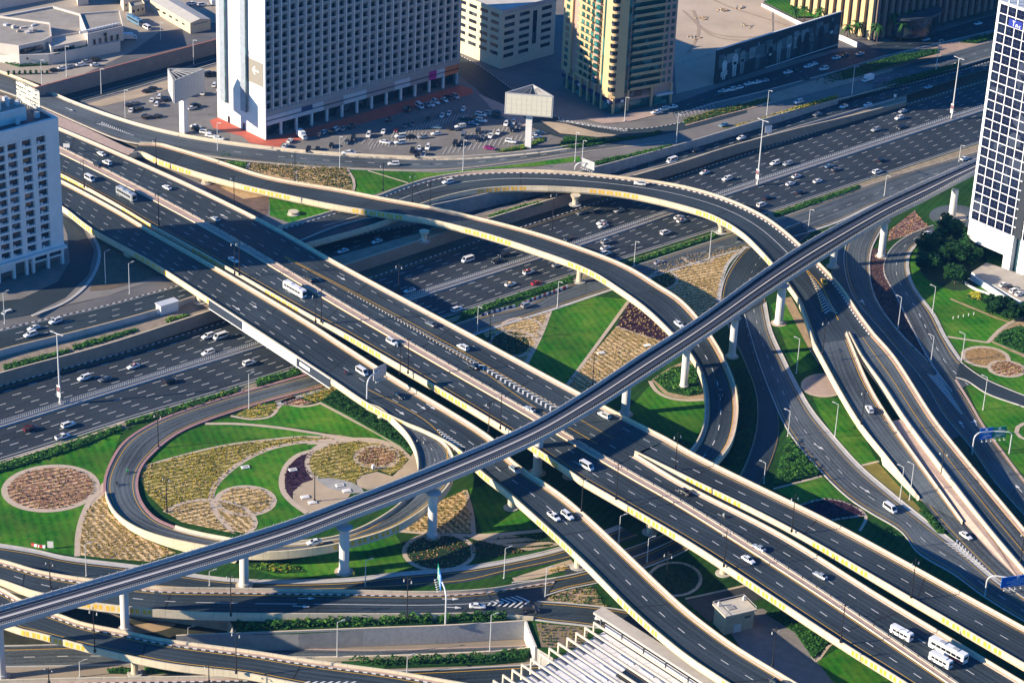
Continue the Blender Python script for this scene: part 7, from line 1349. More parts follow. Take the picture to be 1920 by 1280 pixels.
# --- signs
BLUE = mat('sign_board_blue', (0.02, 0.16, 0.55), 0.5); GREEN = mat('sign_board_green', (0.015, 0.24, 0.15), 0.5); SGW = mat('sign_lettering', (0.75, 0.78, 0.78), 0.6); SGB = mat('sign_back', (0.42, 0.43, 0.44), 0.5, metal=0.3)
def bent_sign(bx, by, z, cx, cy, zc, w_, h_, face, label, cols, aim, back=False, two=None):
    """cantilever sign: post at base pixel, board centred at pixel (cx,cy) at height zc"""
    b = P(bx, by, z); r = empty('direction_sign', b, label, 'road sign'); c = P(cx, cy, zc)-b; q = MB()
    pm = GALV; top = c.z+h_*0.15; d = Vector((c.x, c.y, 0)); L = d.length; d = d.normalized() if L > .1 else Vector((1, 0, 0)); prev = Vector((0, 0, 0)); R = min(2.5, max(.5, L*.5))
    pts = [Vector((0, 0, top-R))]+[Vector((0, 0, top-R))+d*(R*(1-math.cos(t)))+Vector((0, 0, R*math.sin(t))) for t in [R_(22.5*k_) for k_ in range(1, 5)]]+[d*max(R, L)+Vector((0, 0, top))]
    for p in pts: q.tube(prev, p, .26, .24, pm, 10); prev = p
    q.build('post', r)
    if two:
        b2 = P(two[0], two[1], z)-b; q = MB(); q.tube(b2, (b2.x, b2.y, top-1), .22, .2, pm, 8); q.tube((b2.x, b2.y, top-1), (b2.x-d.x*1.2, b2.y-d.y*1.2, top), .2, .2, pm, 8); q.tube((b2.x-d.x*1.2, b2.y-d.y*1.2, top), (c.x, c.y, top), .18, .18, pm, 8); q.build('post', r)
    u = Vector((math.cos(aim), math.sin(aim), 0)); n = Vector((u.y, -u.x, 0))
    if n.y > 0 and face: n = -n
    x = -w_/2
    for ww_, m_ in cols:
        cc = c+u*(x+ww_/2); q = MB(); q.box((cc.x, cc.y, c.z-h_/2), (ww_-.06, .18, h_), SGB if back else m_, aim); bd = q.build('board', r)
        q = MB(); fx = cc+n*.13
        if not back:
            q.box((fx.x, fx.y, c.z+h_*.28), (.8, .04, .7), SGW, aim)
            for k_, (lw, o_) in enumerate(((.5, .1), (.66, 0), (.55, -.05), (.6, .1), (.4, -.1))):
                f2 = fx+u*(o_*ww_); q.box((f2.x, f2.y, c.z+h_*(.16-.13*k_)), (lw*ww_, .04, h_*.035), SGW, aim)
            q.build('lettering', bd)
        else:
            for k_ in range(4): f2 = fx+u*(ww_*(k_/3-.5)*.9); q.box((f2.x, f2.y, c.z-h_/2), (.14, .1, h_), GALV, aim)
            q.build('stiffener', bd)
        x += ww_
    q = MB()
    for k_ in range(6): p = c+u*(w_*((k_+.5)/6-.5))+n*.9; q.tube((p.x-n.x*.8, p.y-n.y*.8, c.z-h_/2), (p.x, p.y, c.z-h_/2-.4), .05, .05, GALV, 4); q.box((p.x, p.y, c.z-h_/2-.55), (.5, .35, .18), WHT, aim)
    q.build('sign_lights', r); return r
bent_sign(1822, 852, GRD, 1862, 811, 8.0, 9.6, 4.2, True, 'blue and green direction sign board on bent posts over the right access road', [(4.6, BLUE), (5.0, GREEN)], pdir(1862, 811, 6, 57, -5), two=(1892, 850))
bent_sign(1846, 1118, GRD, 1908, 1088, 7.5, 11.0, 3.6, True, 'blue direction sign on a bent white post at the right edge', [(11.0, BLUE)], pdir(1900, 1088, 7, 57, -8))
bent_sign(835, 1170, GRD+.2, 824, 1082, 10.5, 7.6, 4.8, True, 'green and blue direction sign seen edge on above the overpass', [(3.8, GREEN), (3.8, BLUE)], pdir(824, 1082, 10, 6, 26))
bent_sign(688, 748, 10.0, 712, 697, 17.0, 6.2, 4.4, False, 'back of a direction sign on a bent post beside the viaduct ramp', [(2.2, SGB), (4.0, SGB)], pdir(712, 697, 17, 26, -12), back=True)
bent_sign(1078, 318, 9.9, 1103, 308, 12.5, 7.0, 3.6, False, 'white lane sign with vertical bars beside the flyover top', [(7.0, mat('sign_white_board', (.6, .62, .6), .6))], pdir(1103, 308, 12, 26, 10), back=True)
def small_sign(x, y, z, w_, h_, hp, m_, label, aim=0.0):
    r = empty('road_sign', P(x, y, z), label, 'road sign'); q = MB(); q.tube((0, 0, 0), (0, 0, hp), .09, .09, GALV, 6); q.build('post', r); q = MB(); q.box((0, -.12, hp-.2), (w_, .12, h_), m_, aim); q.build('board', r)
small_sign(1439, 262, 1.5, 3.2, 3.2, 3.4, WHT, 'white square sign beside the upper frontage road', .3); small_sign(125, 283, 10.8, 2.6, 1.6, 1.8, WHT, 'small white sign board on the viaduct median at left'); small_sign(1677, 190, 1.2, 1.2, 1.4, 2.2, WHT, 'small white sign at the upper frontage road end')
small_sign(95, 1028, GRD, 1.8, 2.2, .6, WHT, 'small white cabinet sign on the lawn edge at lower left'); small_sign(663, 1079, GRD, .5, 1.2, .6, mat('hydrant_yellow', (.7, .5, .05), .6), 'small yellow roadside box at the foot of a metro pier')
# red and white water filled barriers
def jersey(pts, n, z, cols, where, h=.9, L=1.7):
    A = [Vector(p) for p in line(pts, z, n=n)]; rd_ = [mat('barrier_red', (.40, .03, .03), .5), mat('barrier_white', (.72, .71, .68), .5), mat('barrier_navy', (.03, .035, .09), .5)]; me = {}
    for i, p in enumerate(A):
        nx = A[min(i+1, n-1)]-A[max(i-1, 0)]; c_ = cols[i % len(cols)]
        if c_ not in me:
            q = MB(); prf = [(-.3, 0), (-.3, .25), (-.12, .5), (-.1, h), (.1, h), (.12, .5), (.3, .25), (.3, 0)]
            for a, b in zip(prf, prf[1:]): q.face([(-L/2, a[0], a[1]), (L/2, a[0], a[1]), (L/2, b[0], b[1]), (-L/2, b[0], b[1])], rd_[c_])
            for s_ in (-L/2, L/2): q.face([(s_, a, b) for a, b in prf], rd_[c_])
            o = q.build('traffic_barrier'); me[c_] = o.data
        else: o = bpy.data.objects.new('traffic_barrier', me[c_]); COL.objects.link(o)
        o.location = (p.x, p.y, z); o.rotation_euler = (0, 0, math.atan2(nx.y, nx.x))
        nm = {0: 'red', 1: 'white', 2: 'navy'}[c_]; same = [j for j in range(n) if cols[j % len(cols)] == c_]; tag(o, '%s %s' % (nth(same.index(i), len(same), nm+' traffic barrier'), where), 'barrier', 'traffic barriers %s' % where)
jersey([(906, 591), (938, 582), (962, 576)], 12, GRD+.1, [2, 1], 'left of the silver service lane car')
jersey([(976, 572), (1000, 562), (1030, 551), (1062, 540)], 20, GRD+.1, [2, 1, 0, 1], 'right of the silver service lane car')
jersey([(64, 1023), (72, 1025), (80, 1026)], 4, GRD+.05, [0, 1], 'on the lawn edge at lower left')
# white fascia advertising frame hung on the lower carriageway
fd = v1; fo = Vector(fd.root.location); q = MB(); q2 = MB(); q3 = MB(); idx = [i for i in range(fd.n) if 388 < PX(fd.R[i])[0] < 622]
for i, j in zip(idx, idx[1:]):
    a = fd.R[i]+fd.C[i]*.25; b = fd.R[j]+fd.C[j]*.25; u = Vector((0, 0, 1)); x = PX(a)[0]; m_ = WHT if 450 < x < 552 else mat('fascia_dark', (.03, .04, .06), .5)
    q.face([a-u*2.6, b-u*2.6, b+u*.7, a+u*.7], m_); 
    for z0, z1_ in ((.7, 1.05), (-2.95, -2.6)): e = fd.C[i]*.12; q2.face([a+e+u*z0, b+e+u*z0, b+e+u*z1_, a+e+u*z1_], WHT)
    if 556 < x < 575: e = fd.C[i]*.1; q3.face([a+e-u*1.6, b+e-u*1.6, b+e-u*.2, a+e-u*.2], WHT)
for q_, n_ in ((q, 'fascia_board'), (q2, 'fascia_trim'), (q3, 'fascia_label')):
    q_.v = [(a-fo.x, b-fo.y, c-fo.z) for a, b, c in q_.v]; q_.build(n_, fd.root)
# small white utility covers in the garden
for x, y, l in ((549, 881, 'white framed hatch in the purple bed of the loop garden'), (460, 876, 'small square hatch in the loop garden lawn'), (572, 932, 'white slab leftmost on the sand patch of the loop garden'), (586, 942, 'white slab lower on the sand patch of the loop garden'), (637, 910, 'white hatch on the grey gravel of the loop garden, left one'), (650, 920, 'white hatch on the grey gravel of the loop garden, right one'), (1127, 662, 'white concrete slab lying on the tan bed right of the lawn'), (1214, 648, 'small white slab on the tan bed by the metro line'), (700, 879, 'small white post box beside the russet round bed')):
    q = MB(); h_ = 1.6 if x == 700 else .3; q.box((0, 0, 0), (2.6 if h_ < 1 else .9, 1.8 if h_ < 1 else .9, h_), WHT, .4); q.box((0, 0, h_), (1.6 if h_ < 1 else .6, 1.0 if h_ < 1 else .6, .06), GREY if x in (549, 460, 637) else WHT2, .4); p = P(x, y, GRD+.08); tag(q.build('utility_hatch', loc=p), l, 'hatch')
# rows of small posts (bollards) on the metro side lawn
for i in range(5): q = MB(); q.tube((0, 0, 0), (0, 0, .9), .14, .12, WHT, 6); q.box((0, 0, .9), (.35, .35, .12), WHT); tag(q.build('lawn_marker', loc=P(1787+i*9.6, 598-i*1.9, GRD)), 'white lawn marker post, %s of five on the right lawn' % ordl(i, 5), 'post', 'white marker posts on the right lawn')
# motorcyclists and cyclists are with the vehicles
# ================================================================== vehicles
PAINT = {'white': (.74, .74, .73), 'silver': (.42, .44, .46), 'grey': (.16, .17, .18), 'black': (.012, .013, .016), 'blue': (.10, .20, .30), 'red': (.35, .02, .025), 'magenta': (.30, .012, .14), 'yellow': (.75, .42, .02), 'maroon': (.10, .014, .02), 'cream': (.62, .56, .42), 'green': (.05, .25, .12), 'orange': (.60, .14, .03)}
def paint(c): return mat('car_paint_'+c, PAINT[c], 0.28, metal=0.35 if c in ('silver', 'grey') else 0.0, spec=0.5, coat=0.5)
CGL = mat('car_glass', (.010, .013, .017), .1, spec=.6); TYR = mat('tyre', (.015, .015, .016), .9); RIM = mat('wheel_rim', (.40, .41, .43), .35, metal=.8); HLM = mat('headlight', (.75, .77, .78), .15); TLM = mat('taillight', (.35, .01, .012), .3)
SPEC = { # length, sections (x, half width, low, high), cabin (base x0,x1,z, half) roof (x0,x1,z,half), wheels x, wheel r
 's': dict(sec=[(-2.36, .74, .42, .86), (-2.2, .84, .3, .98), (-1.4, .89, .24, 1.02), (.9, .90, .24, .98), (1.8, .86, .26, .86), (2.25, .76, .34, .74), (2.38, .62, .4, .62)], cab=(-1.85, 1.15, .97, .83), roof=(-1.05, .25, 1.46, .62), wx=(-1.38, 1.42), wr=.33, n='sedan'),
 'u': dict(sec=[(-2.42, .82, .5, 1.05), (-2.3, .92, .4, 1.15), (-1.4, .96, .34, 1.18), (1.0, .96, .34, 1.15), (1.9, .93, .36, 1.06), (2.32, .84, .44, .95), (2.45, .72, .5, .8)], cab=(-2.36, 1.2, 1.13, .90), roof=(-2.12, .45, 1.82, .74), wx=(-1.45, 1.5), wr=.40, n='SUV'),
 'v': dict(sec=[(-2.6, .88, .4, 1.15), (-2.5, .95, .32, 1.2), (1.6, .95, .32, 1.2), (2.3, .90, .34, 1.1), (2.6, .78, .42, .9)], cab=(-2.58, 2.25, 1.15, .94), roof=(-2.5, 1.45, 2.2, .82), wx=(-1.6, 1.7), wr=.36, n='minivan'),
 'p': dict(sec=[(-2.65, .86, .5, 1.05), (-2.5, .92, .42, 1.08), (.9, .93, .36, 1.1), (1.9, .90, .38, 1.02), (2.4, .80, .46, .9)], cab=(-.75, 1.35, 1.08, .86), roof=(-.55, .6, 1.75, .70), wx=(-1.6, 1.6), wr=.40, n='pickup'),
}
_vm = {}
def loft(q, secs, m):
    rings = []
    for x, w_, a, b in secs: rings.append([(x, -w_*.9, a), (x, -w_, a+(b-a)*.3), (x, -w_, a+(b-a)*.75), (x, -w_*.88, b), (x, w_*.88, b), (x, w_, a+(b-a)*.75), (x, w_, a+(b-a)*.3), (x, w_*.9, a)])
    for r1, r2 in zip(rings, rings[1:]):
        for i in range(8): j = (i+1) % 8; q.face([r1[i], r1[j], r2[j], r2[i]], m)
    q.face(list(reversed(rings[0])), m); q.face(rings[-1], m)
def inset(p, k_=.12, o=.015):
    c = sum((Vector(x) for x in p), Vector())/len(p); n = (Vector(p[1])-Vector(p[0])).cross(Vector(p[2])-Vector(p[1])).normalized(); return [Vector(x).lerp(c, k_)+n*o for x in p]
def vmesh(t, c, roofc):
    """list of (part name, mesh, location, parent index)"""
    key = (t, c, roofc)
    if key in _vm: return _vm[key]
    out = []; pm = paint(c)
    def fin(q, n, loc=(0, 0, 0), par=-1):
        o = q.build(n); me = o.data; bpy.data.objects.remove(o); out.append((n, me, loc, par)); return len(out)-1
    def wheels(xs, y, r, w_=.24):
        for x in xs:
            for s_ in (-1, 1):
                k_ = ('wheel', r, s_)
                if k_ not in _vm:
                    q = MB(); q.tube((0, -w_/2, 0), (0, w_/2, 0), r, r, TYR, 12); o = q.build('wheel'); a = o.data; bpy.data.objects.remove(o)
                    q = MB(); q.tube((0, s_*w_/2, 0), (0, s_*(w_/2+.02), 0), r*.62, r*.55, RIM, 8); o = q.build('rim'); b = o.data; bpy.data.objects.remove(o); _vm[k_] = (a, b)
                a, b = _vm[k_]; out.append(('wheel', a, (x, s_*y, r), -1)); out.append(('rim', b, (0, 0, 0), len(out)-1))
    if t in SPEC:
        S_ = SPEC[t]; q = MB(); loft(q, S_['sec'], pm); x0, x1, zb_, hb = S_['cab']; r0, r1, zr, hr = S_['roof']
        B_ = [(x0, -hb, zb_), (x1, -hb, zb_), (x1, hb, zb_), (x0, hb, zb_)]; T_ = [(r0, -hr, zr), (r1, -hr, zr), (r1, hr, zr), (r0, hr, zr)]
        sides = [[B_[i], B_[(i+1) % 4], T_[(i+1) % 4], T_[i]] for i in range(4)]
        for f in sides: q.face(f, pm)
        if not roofc: q.face(T_, pm)
        if t == 'p':
            for s_ in (-1, 1): q.box((-1.65, s_*.84, 1.05), (1.8, .1, .28), pm)
            q.box((-2.56, 0, 1.05), (.1, 1.7, .28), pm); q.box((-1.65, 0, 1.06), (1.7, 1.55, .03), TYR)
        if t == 'u':
            for s_ in (-1, 1): q.box((-.8, s_*hr*.9, zr), (2.0, .05, .07), POLED)
        fin(q, 'body')
        if roofc: q = MB(); q.face(T_, paint(roofc)); q.face([(T_[0][0]-.15, -hr-.02, zr-.05), (T_[1][0]+.15, -hr-.02, zr-.05), (T_[1][0]+.02, -hr*.95, zr+.03), (T_[0][0]-.02, -hr*.95, zr+.03)], paint(roofc)); q.face([(T_[0][0]-.02, hr*.95, zr+.03), (T_[1][0]+.02, hr*.95, zr+.03), (T_[1][0]+.15, hr+.02, zr-.05), (T_[0][0]-.15, hr+.02, zr-.05)], paint(roofc)); q.box(((r0+r1)/2, 0, zr), (.25, .6, .16), WHT); fin(q, 'roof')
        for n_, i in (('side_window', 0), ('windscreen', 1), ('side_window', 2), ('rear_window', 3)): q = MB(); q.face(inset(sides[i]), CGL); fin(q, n_)
        fx = S_['sec'][-2]; zh = fx[2]+(fx[3]-fx[2])*.72; bx = S_['sec'][0]; zt = bx[2]+(bx[3]-bx[2])*.75
        for s_ in (-1, 1):
            q = MB(); q.box((fx[0]+.03, s_*fx[1]*.78, zh-.08), (.22, .3, .16), HLM); fin(q, 'headlight'); q = MB(); q.box((bx[0]+.02, s_*bx[1]*.85, zt-.12), (.12, .2, .24), TLM); fin(q, 'taillight')
        wheels(S_['wx'], S_['sec'][2][1]-.1, S_['wr'])
    elif t in ('b', 'm', 'B'):
        L, W, Hh = {'b': (11.6, 2.5, 3.1), 'm': (7.2, 2.15, 2.65), 'B': (12.4, 2.55, 3.2)}[t]; q = MB(); q.prism([(-L/2, -W/2+.15), (-L/2+.15, -W/2), (L/2-.4, -W/2), (L/2, -W/2+.35), (L/2, W/2-.35), (L/2-.4, W/2), (-L/2+.15, W/2), (-L/2, W/2-.15)], .4, Hh-.18, pm, None, True)
        q.prism([(-L/2+.15, -W/2+.2), (L/2-.35, -W/2+.2), (L/2-.35, W/2-.2), (-L/2+.15, W/2-.2)], Hh-.18, Hh, pm); fin(q, 'body')
        for s_ in (-1, 1):
            n_ = 6 if t != 'm' else 4
            for k_ in range(n_): q = MB(); q.box((-L/2+.8+(L-1.9)*(k_+.5)/n_, s_*(W/2+.01), Hh*.5), ((L-1.9)/n_-.16, .04, Hh*.27), CGL); fin(q, 'side_window')
            q = MB(); q.box((L/2-.05, s_*W*.33, .8), (.16, .4, .22), HLM); fin(q, 'headlight'); q = MB(); q.box((-L/2, s_*W*.38, 1.0), (.08, .25, .5), TLM); fin(q, 'taillight')
            if t == 'B': q = MB(); q.box((-L*.3, s_*(W/2+.015), .5), (L*.4, .04, .75), paint('red')); fin(q, 'red_stripe')
        q = MB(); q.box((L/2, 0, Hh*.42), (.06, W*.72, Hh*.40), CGL); fin(q, 'windscreen'); q = MB(); q.box((-L/2, 0, Hh*.52), (.06, W*.66, Hh*.28), CGL); fin(q, 'rear_window')
        for x in ((-2.6, 1.9) if t == 'B' else (-1.5,) if t == 'm' else (-2.4, 2.0)): q = MB(); q.box((x, 0, Hh), (1.9 if t != 'm' else 1.2, 1.4, .22), mat('roof_unit_grey', (.35, .36, .38), .6) if t == 'B' else pm); fin(q, 'roof_unit')
        wheels((-L*.28, L*.30), W/2-.14, .48, .3)
    elif t == 't':
        q = MB(); q.box((-.9, 0, .75), (4.6, 2.2, 2.4), pm); fin(q, 'cargo_box'); q = MB(); q.box((2.3, 0, .5), (1.6, 2.0, .9), pm); q.box((2.15, 0, 1.4), (1.3, 1.9, .75), pm, 0, None, .86); fin(q, 'cab'); q = MB(); q.box((-.2, 0, .45), (5.6, 1.0, .3), TYR); fin(q, 'chassis')
        q = MB(); q.face([(2.84, -.8, 1.45), (2.84, .8, 1.45), (2.75, .72, 2.05), (2.75, -.72, 2.05)], CGL); fin(q, 'windscreen')
        for s_ in (-1, 1): q = MB(); q.box((3.1, s_*.75, .8), (.08, .35, .2), HLM); fin(q, 'headlight'); q = MB(); q.box((2.2, s_*.94, 1.5), (.8, .06, .5), CGL); fin(q, 'side_window')
        wheels((-2.0, 2.1), .92, .42, .28)
    _vm[key] = out; return out
TN = {'s': 'sedan', 'u': 'SUV', 'v': 'minivan', 'p': 'pickup truck', 'b': 'bus', 'B': 'city bus', 'm': 'minibus', 't': 'box truck'}
CN = {'s': 'car', 'u': 'car', 'v': 'van', 'p': 'pickup', 'b': 'bus', 'B': 'bus', 'm': 'minibus', 't': 'truck'}
ON = {'s': 'sedan', 'u': 'suv', 'v': 'van', 'p': 'pickup_truck', 'b': 'bus', 'B': 'bus', 'm': 'minibus', 't': 'box_truck'}
VEH = []
def cars(where, z, head, txt, park=False):
    """txt: x,y,type,colour[,roof][;dx dy] ..."""
    items = []
    for it in txt.split():
        f = it.split(','); x, y = float(f[0]), float(f[1]); roof = None; hd = head
        for e in f[4:]:
            if ':' in e: a, b = e.split(':'); hd = (float(a), float(b))
            else: roof = e
        items.append((x, y, f[2], f[3], roof, hd))
    def desc(i): return '%s %s%s' % (i[3], TN[i[2]], (' with %s roof' % i[4]) if i[4] else '')
    items.sort(key=lambda i: i[0])
    for i in items:
        x, y, t, c, roof, hd = i; zz0 = z(x) if callable(z) else z; zz1 = zz0
        same = [k_ for k_ in items if desc(k_) == desc(i)]; n = len(same)
        if n == 1: lab = '%s %s' % (desc(i), where)
        else: 
            nb = sorted([k_ for k_ in items if k_ is not i], key=lambda k_: math.dist(k_[:2], i[:2]))[:1]
            lab = '%s %s' % (nth(same.index(i), n, desc(i)), where)
        p = P(x, y, zz1+0.7); p.z = zz1; r = empty(ON[t], p, lab, CN[t] if not roof else 'taxi', ('cars parked ' if park else 'vehicles driving ')+where, rz=pdir(x, y, zz1, *hd)+random.uniform(-.03, .03))
        obs = []
        for n_, me, loc, par in vmesh(t, c, roof): o = bpy.data.objects.new(n_, me); COL.objects.link(o); o.location = loc; o.parent = obs[par] if par >= 0 else r; obs.append(o)
        VEH.append(r)
cars('on the near side of the motorway', 0.03, (1, -.325), '57,803,u,maroon 128,796,u,white 118,818,p,white 320,714,u,black 467,680,u,white 857,580,u,white 957,532,s,white,yellow 1006,530,s,red 991,510,u,white,red 1045,496,s,silver 1137,453,u,silver,blue 1136,464,s,white 1135,475,u,white 1248,436,u,white 1273,407,s,white 1278,413,s,white,red 1236,491,s,silver 1428,384,u,white 1440,370,s,black 1500,360,s,black 1482,344,s,white 1533,339,s,white 1493,330,s,white,red 1567,317,s,grey 1555,311,s,blue 1653,300,s,black 1645,322,u,white')
cars('on the far side of the motorway', 0.03, (-1, .325), '158,708,u,white 197,710,s,grey 250,686,s,white,red 390,661,u,white 390,630,u,white 413,631,v,white 768,544,s,white,maroon 877,487,v,white 933,489,s,black 945,477,u,black 1068,447,s,black 1090,398,s,grey 1161,394,s,silver 1128,417,s,white 1131,423,s,white,red 1321,323,s,white,red 1363,335,u,white 1453,306,u,white 1477,307,u,silver 1642,243,u,silver 1686,221,u,white 1693,208,s,silver 1690,238,s,black')
cars('on the walled frontage road', lambda x: ul(x)+.05, (-1, .325), '63,614,s,white 57,627,u,white 104,602,u,white 11,588,u,white 707,452,s,white 778,444,s,maroon 643,470,s,white 984,381,s,silver 1305,281,s,black 1390,258,s,white 1260,301,v,white 1533,214,s,grey 1582,199,s,white,orange 1627,196,s,white 1697,166,s,maroon 1741,163,s,silver 1790,122,s,white')
cars('on the upper right service road', lambda x: zf(x)+.12, (-1, .30), '1357,234,s,blue 1497,191,u,white 1627,150,t,white')
cars('on the main viaduct upper carriageway', 10.04, (-1, -.54), '201,305,u,white 190,288,s,white 313,351,s,white 404,410,s,silver 580,523,u,black 808,607,s,grey 868,651,u,white 888,686,s,black 993,766,s,silver 1133,778,u,white')
cars('on the main viaduct middle carriageway', 10.04, (1, .55), '183,309,u,black,-1:-.54 168,335,v,white 237,367,b,silver 438,487,s,white 553,546,b,white 735,641,u,white')
cars('on the long viaduct at the lower right', 10.04, (-1, -.57), '1283,921,p,black 1423,1026,s,silver 1538,1078,s,silver 1690,1189,m,white 1777,1223,B,white 1763,1240,m,white 1100,874,v,white,1:.57 1403,1048,s,white,1:.6')
cars('on the lower carriageway and its ramp', 10.04, (1, .63), '679,697,v,white 748,741,s,black 965,879,s,silver,1:.72 1039,968,p,white,1:.8 1064,966,u,white,1:.8 1455,1278,s,black,1:.7')
cars('on the curved roads round the flyovers', lambda x: {651: 7.2, 738: 7.2, 1273: 9.6, 840: 8.0, 1200: 10.0, 1545: 8.45, 1630: 6.3, 1350: 7.2}[int(x)]+.04, (-1, 0), '651,286,s,white 738,307,u,white 1273,607,s,white,1:.8 840,341,u,white,-1:.2 1200,344,u,white,-1:-.1 1545,527,s,yellow,-.55:-1 1630,767,u,white,-.6:-1 1350,735,s,black,.2:1')
cars('on the slip roads at the lower right', GRD+.17, (1, .7), '1669,953,v,white 1811,1003,s,white')
cars('on the roads at the lower left', lambda x: {895: 1.5, 995: .95, 1131: .5, 589: 6.2, 1017: -5.1}[int(x)]+.07, (-1, 0), '895,1135,s,white,1:0.05 995,1141,u,black,1:.05 1131,1159,s,white,1:.2 589,1015,s,white,-1:.2 1017,1209,u,red,0.1:1')
cars('on the service lane near the traffic barriers', GRD+.1, (1, -.33), '988,572,u,silver 1809,297,s,white')
cars('on the curving lane by the trees', GRD+.16, (1, -.3), '1740,437,s,white')
cars('parked along the hotel front', 7.12, (.6, -.5), '544,263,s,white 535,273,s,white 566,256,t,white,.7:.5 600,252,s,grey 608,247,s,white 623,246,u,black 631,242,u,white 644,240,s,silver 659,236,u,black 729,224,u,black 763,203,u,black 767,206,s,black 787,199,v,white,.75:.5 801,196,s,silver,.75:.5 809,195,s,white,.75:.5 817,191,u,white,.75:.5 834,187,s,white,.75:.5 841,182,s,black,.75:.5 854,181,u,silver,.75:.5', True)
cars('in the hotel car park middle rows', 7.12, (-.4, 1), '719,246,s,white 691,253,u,white 662,259,u,black 650,265,s,grey 621,272,s,black 595,279,s,black 578,281,u,black 743,243,s,maroon 758,234,s,grey 774,231,s,grey 803,222,s,black 829,216,s,white 842,212,s,white 869,204,s,white 870,222,s,black,1:.2 884,223,u,black,1:.2 902,215,u,white,1:.2 919,213,u,silver,1:.2 932,210,s,black,1:.2 932,218,u,black,1:.2 888,231,s,blue,1:.2 903,226,u,white,1:.2 863,237,u,white,-1:.15 848,241,s,black,1:.1 818,238,s,blue,-1:-.05 818,250,s,white,-1:.1 793,256,s,silver,-1:.1 769,256,s,black,-1:.1 751,255,u,white,-1:.1 750,267,u,white,-1:.1 722,266,s,white,1:.15 657,285,s,white,1:.1 760,234,s,grey', True)
cars('in the hotel car park front rows', 7.12, (-.45, 1), '786,277,s,white 802,276,u,white 773,282,p,black 795,288,s,silver 782,291,u,black 853,269,u,black 865,267,s,black 896,246,u,black 869,255,v,grey 906,256,s,grey 920,254,s,white 934,248,s,white 895,260,s,black 958,265,u,white,1:.15 918,277,s,magenta,1:.1 949,232,u,white 963,229,u,silver 960,242,u,black 973,238,u,grey 1011,249,s,blue,1:-.1 1006,256,s,white,1:-.1', True)
cars('in the car park left of the hotel', 7.12, (1, -.25), '275,170,s,black 286,165,s,black 390,140,v,black 402,139,u,black 402,159,u,white,.4:-1 410,167,s,white,.4:-1 381,174,u,white,.4:-1 357,176,s,white,.4:-1 299,181,u,white,.4:-1 285,187,s,white,.4:-1 294,195,u,white,.4:-1 310,186,s,black 254,193,s,grey 242,196,s,black 246,206,s,white,.4:-1 260,203,u,black 275,219,u,black 296,217,s,black 367,198,u,black 360,202,s,white', True)
cars('on the drive by the red plaza', 7.12, (1, .15), '367,237,s,white 370,242,u,black 385,248,u,white 395,254,s,white 410,259,s,white', True)
cars('in the yard above the sunken road', UT+.1, (1, -.15), '102,131,s,black 118,127,s,white 132,124,s,silver 152,121,s,white 163,115,s,silver 179,121,s,white 180,112,u,black 253,41,b,blue,-.9:-.5 275,52,v,white,-.9:-.5 244,72,t,white,1:0 360,7,p,white 379,9,u,white 399,6,t,white,-.5:-1', True)
cars('parked below the mural wall', lambda x: zf(x)+.15, (-1, .2), '1355,171,s,white 1352,176,s,black 1372,168,u,white 1385,164,s,white 1403,157,s,white 1418,154,s,white 1433,151,s,silver 1477,135,s,white 1490,131,s,black 1515,124,s,white 1525,120,s,white 1545,129,u,white 1568,108,s,white 1585,103,s,black 1510,147,s,black 1612,101,s,silver 1736,74,s,silver 1834,44,s,white', True)
cars('beside the beige tower', 7.3, (-1, .15), '1230,210,s,white 1243,205,u,white 1261,200,s,white', True)
cars('in the small car park of the glass tower', 1.65, (.9, -.35), '1882,533,s,white 1895,538,s,black 1902,545,u,white 1912,550,s,white', True)
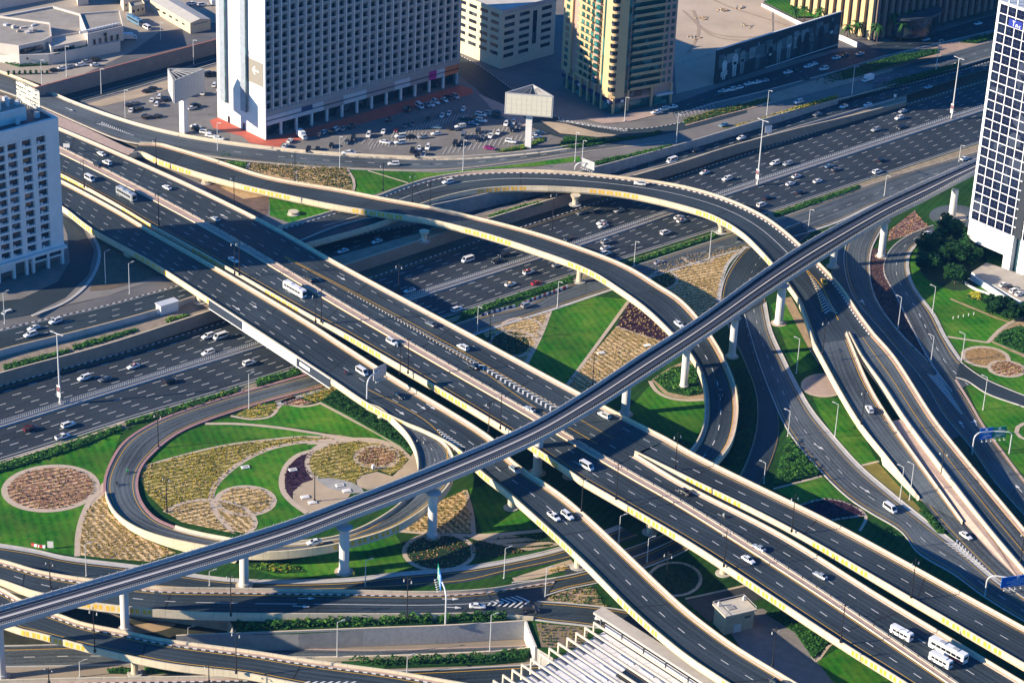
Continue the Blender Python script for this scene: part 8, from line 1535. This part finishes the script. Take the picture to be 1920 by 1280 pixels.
# two wheelers with riders
def rider(px, py, z, head, label, shirt, name='motorcycle'):
    p = P(px, py, z+.7); p.z = z; r = empty(name, p, label, 'motorcycle', rz=pdir(px, py, z, *head)); bp = POLED
    for x in (-.65, .65): q = MB(); q.tube((x, -.06, .31), (x, .06, .31), .31, .31, TYR, 12); q.build('wheel', r)
    q = MB(); q.tube((-.65, 0, .35), (0, 0, .75), .1, .14, bp, 6); q.tube((0, 0, .75), (.45, 0, .95), .16, .14, bp, 6); q.tube((.65, 0, .31), (.42, 0, 1.05), .05, .05, bp, 6); q.tube((.42, -.35, 1.08), (.42, .35, 1.08), .03, .03, bp, 5); q.box((-.35, 0, .72), (.7, .26, .14), bp); q.build('frame', r)
    me = bpy.data.meshes.new('person'); vs = [(-.25, 0, .88), (-.22, 0, 1.1), (-.12, 0, 1.38), (-.06, 0, 1.48), (-.02, 0, 1.66), (-.12, .2, 1.36), (.1, .3, 1.2), (.38, .3, 1.1), (-.12, -.2, 1.36), (.1, -.3, 1.2), (.38, -.3, 1.1), (-.22, .12, .86), (.2, .22, .78), (.02, .2, .35), (.16, .2, .3), (-.22, -.12, .86), (.2, -.22, .78), (.02, -.2, .35), (.16, -.2, .3)]
    ed = [(0, 1), (1, 2), (2, 3), (3, 4), (2, 5), (5, 6), (6, 7), (2, 8), (8, 9), (9, 10), (0, 11), (11, 12), (12, 13), (13, 14), (0, 15), (15, 16), (16, 17), (17, 18)]; me.from_pydata(vs, ed, []); o = bpy.data.objects.new('person', me); COL.objects.link(o)
    rad = [.16, .15, .18, .07, .13, .08, .055, .04, .08, .055, .04, .11, .09, .06, .05, .11, .09, .06, .05]; sk = o.modifiers.new('skin', 'SKIN'); me.skin_vertices or 0
    for i, v in enumerate(me.skin_vertices[0].data if me.skin_vertices else []): v.radius = (rad[i], rad[i]); v.use_root = i == 0
    o.modifiers.new('sub', 'SUBSURF').levels = 1; me.materials.append(shirt); o.location = p; o.rotation_euler = r.rotation_euler
    tag(o, 'person riding the '+label.replace('with a green shirted rider ', '').replace('with a dark rider ', '').replace('with a pale rider ', ''), 'person')
rider(239, 883, .82, (.1, 1), 'small motorcycle with a green shirted rider on the loop ramp', mat('shirt_green', (.05, .35, .12), .8)); rider(219, 906, .92, (.1, 1), 'dark motorcycle with a dark rider hugging the loop ramp edge', mat('clothes_dark', (.03, .03, .04), .8)); rider(647, 698, 10.04, (1, .63), 'motorcycle following the white minivan on the lower carriageway', mat('clothes_maroon', (.15, .03, .06), .8)); rider(1357, 966, 10.04, (-1, -.57), 'motorcycle with a pale rider alone on the long viaduct', mat('clothes_pale', (.55, .6, .58), .8))
# ------------------------------------------------------------------ haze: one closed box of even air round camera and scene
q = MB(); q.box((0, 4400, -6.4), (6040, 9240, 470), mat('haze_air', (1, 1, 1))); hz = q.build('haze'); hz['kind'] = 'stuff'
hm = MATS['haze_air']; hn = hm.node_tree.nodes; hn.remove(hn['Principled BSDF']); vp = hn.new('ShaderNodeVolumePrincipled'); vp.inputs['Color'].default_value = (0.10, 0.42, 1.0, 1); vp.inputs['Density'].default_value = 0.00003; vp.inputs['Anisotropy'].default_value = 0.1
hm.node_tree.links.new(vp.outputs[0], hn['Material Output'].inputs['Volume'])
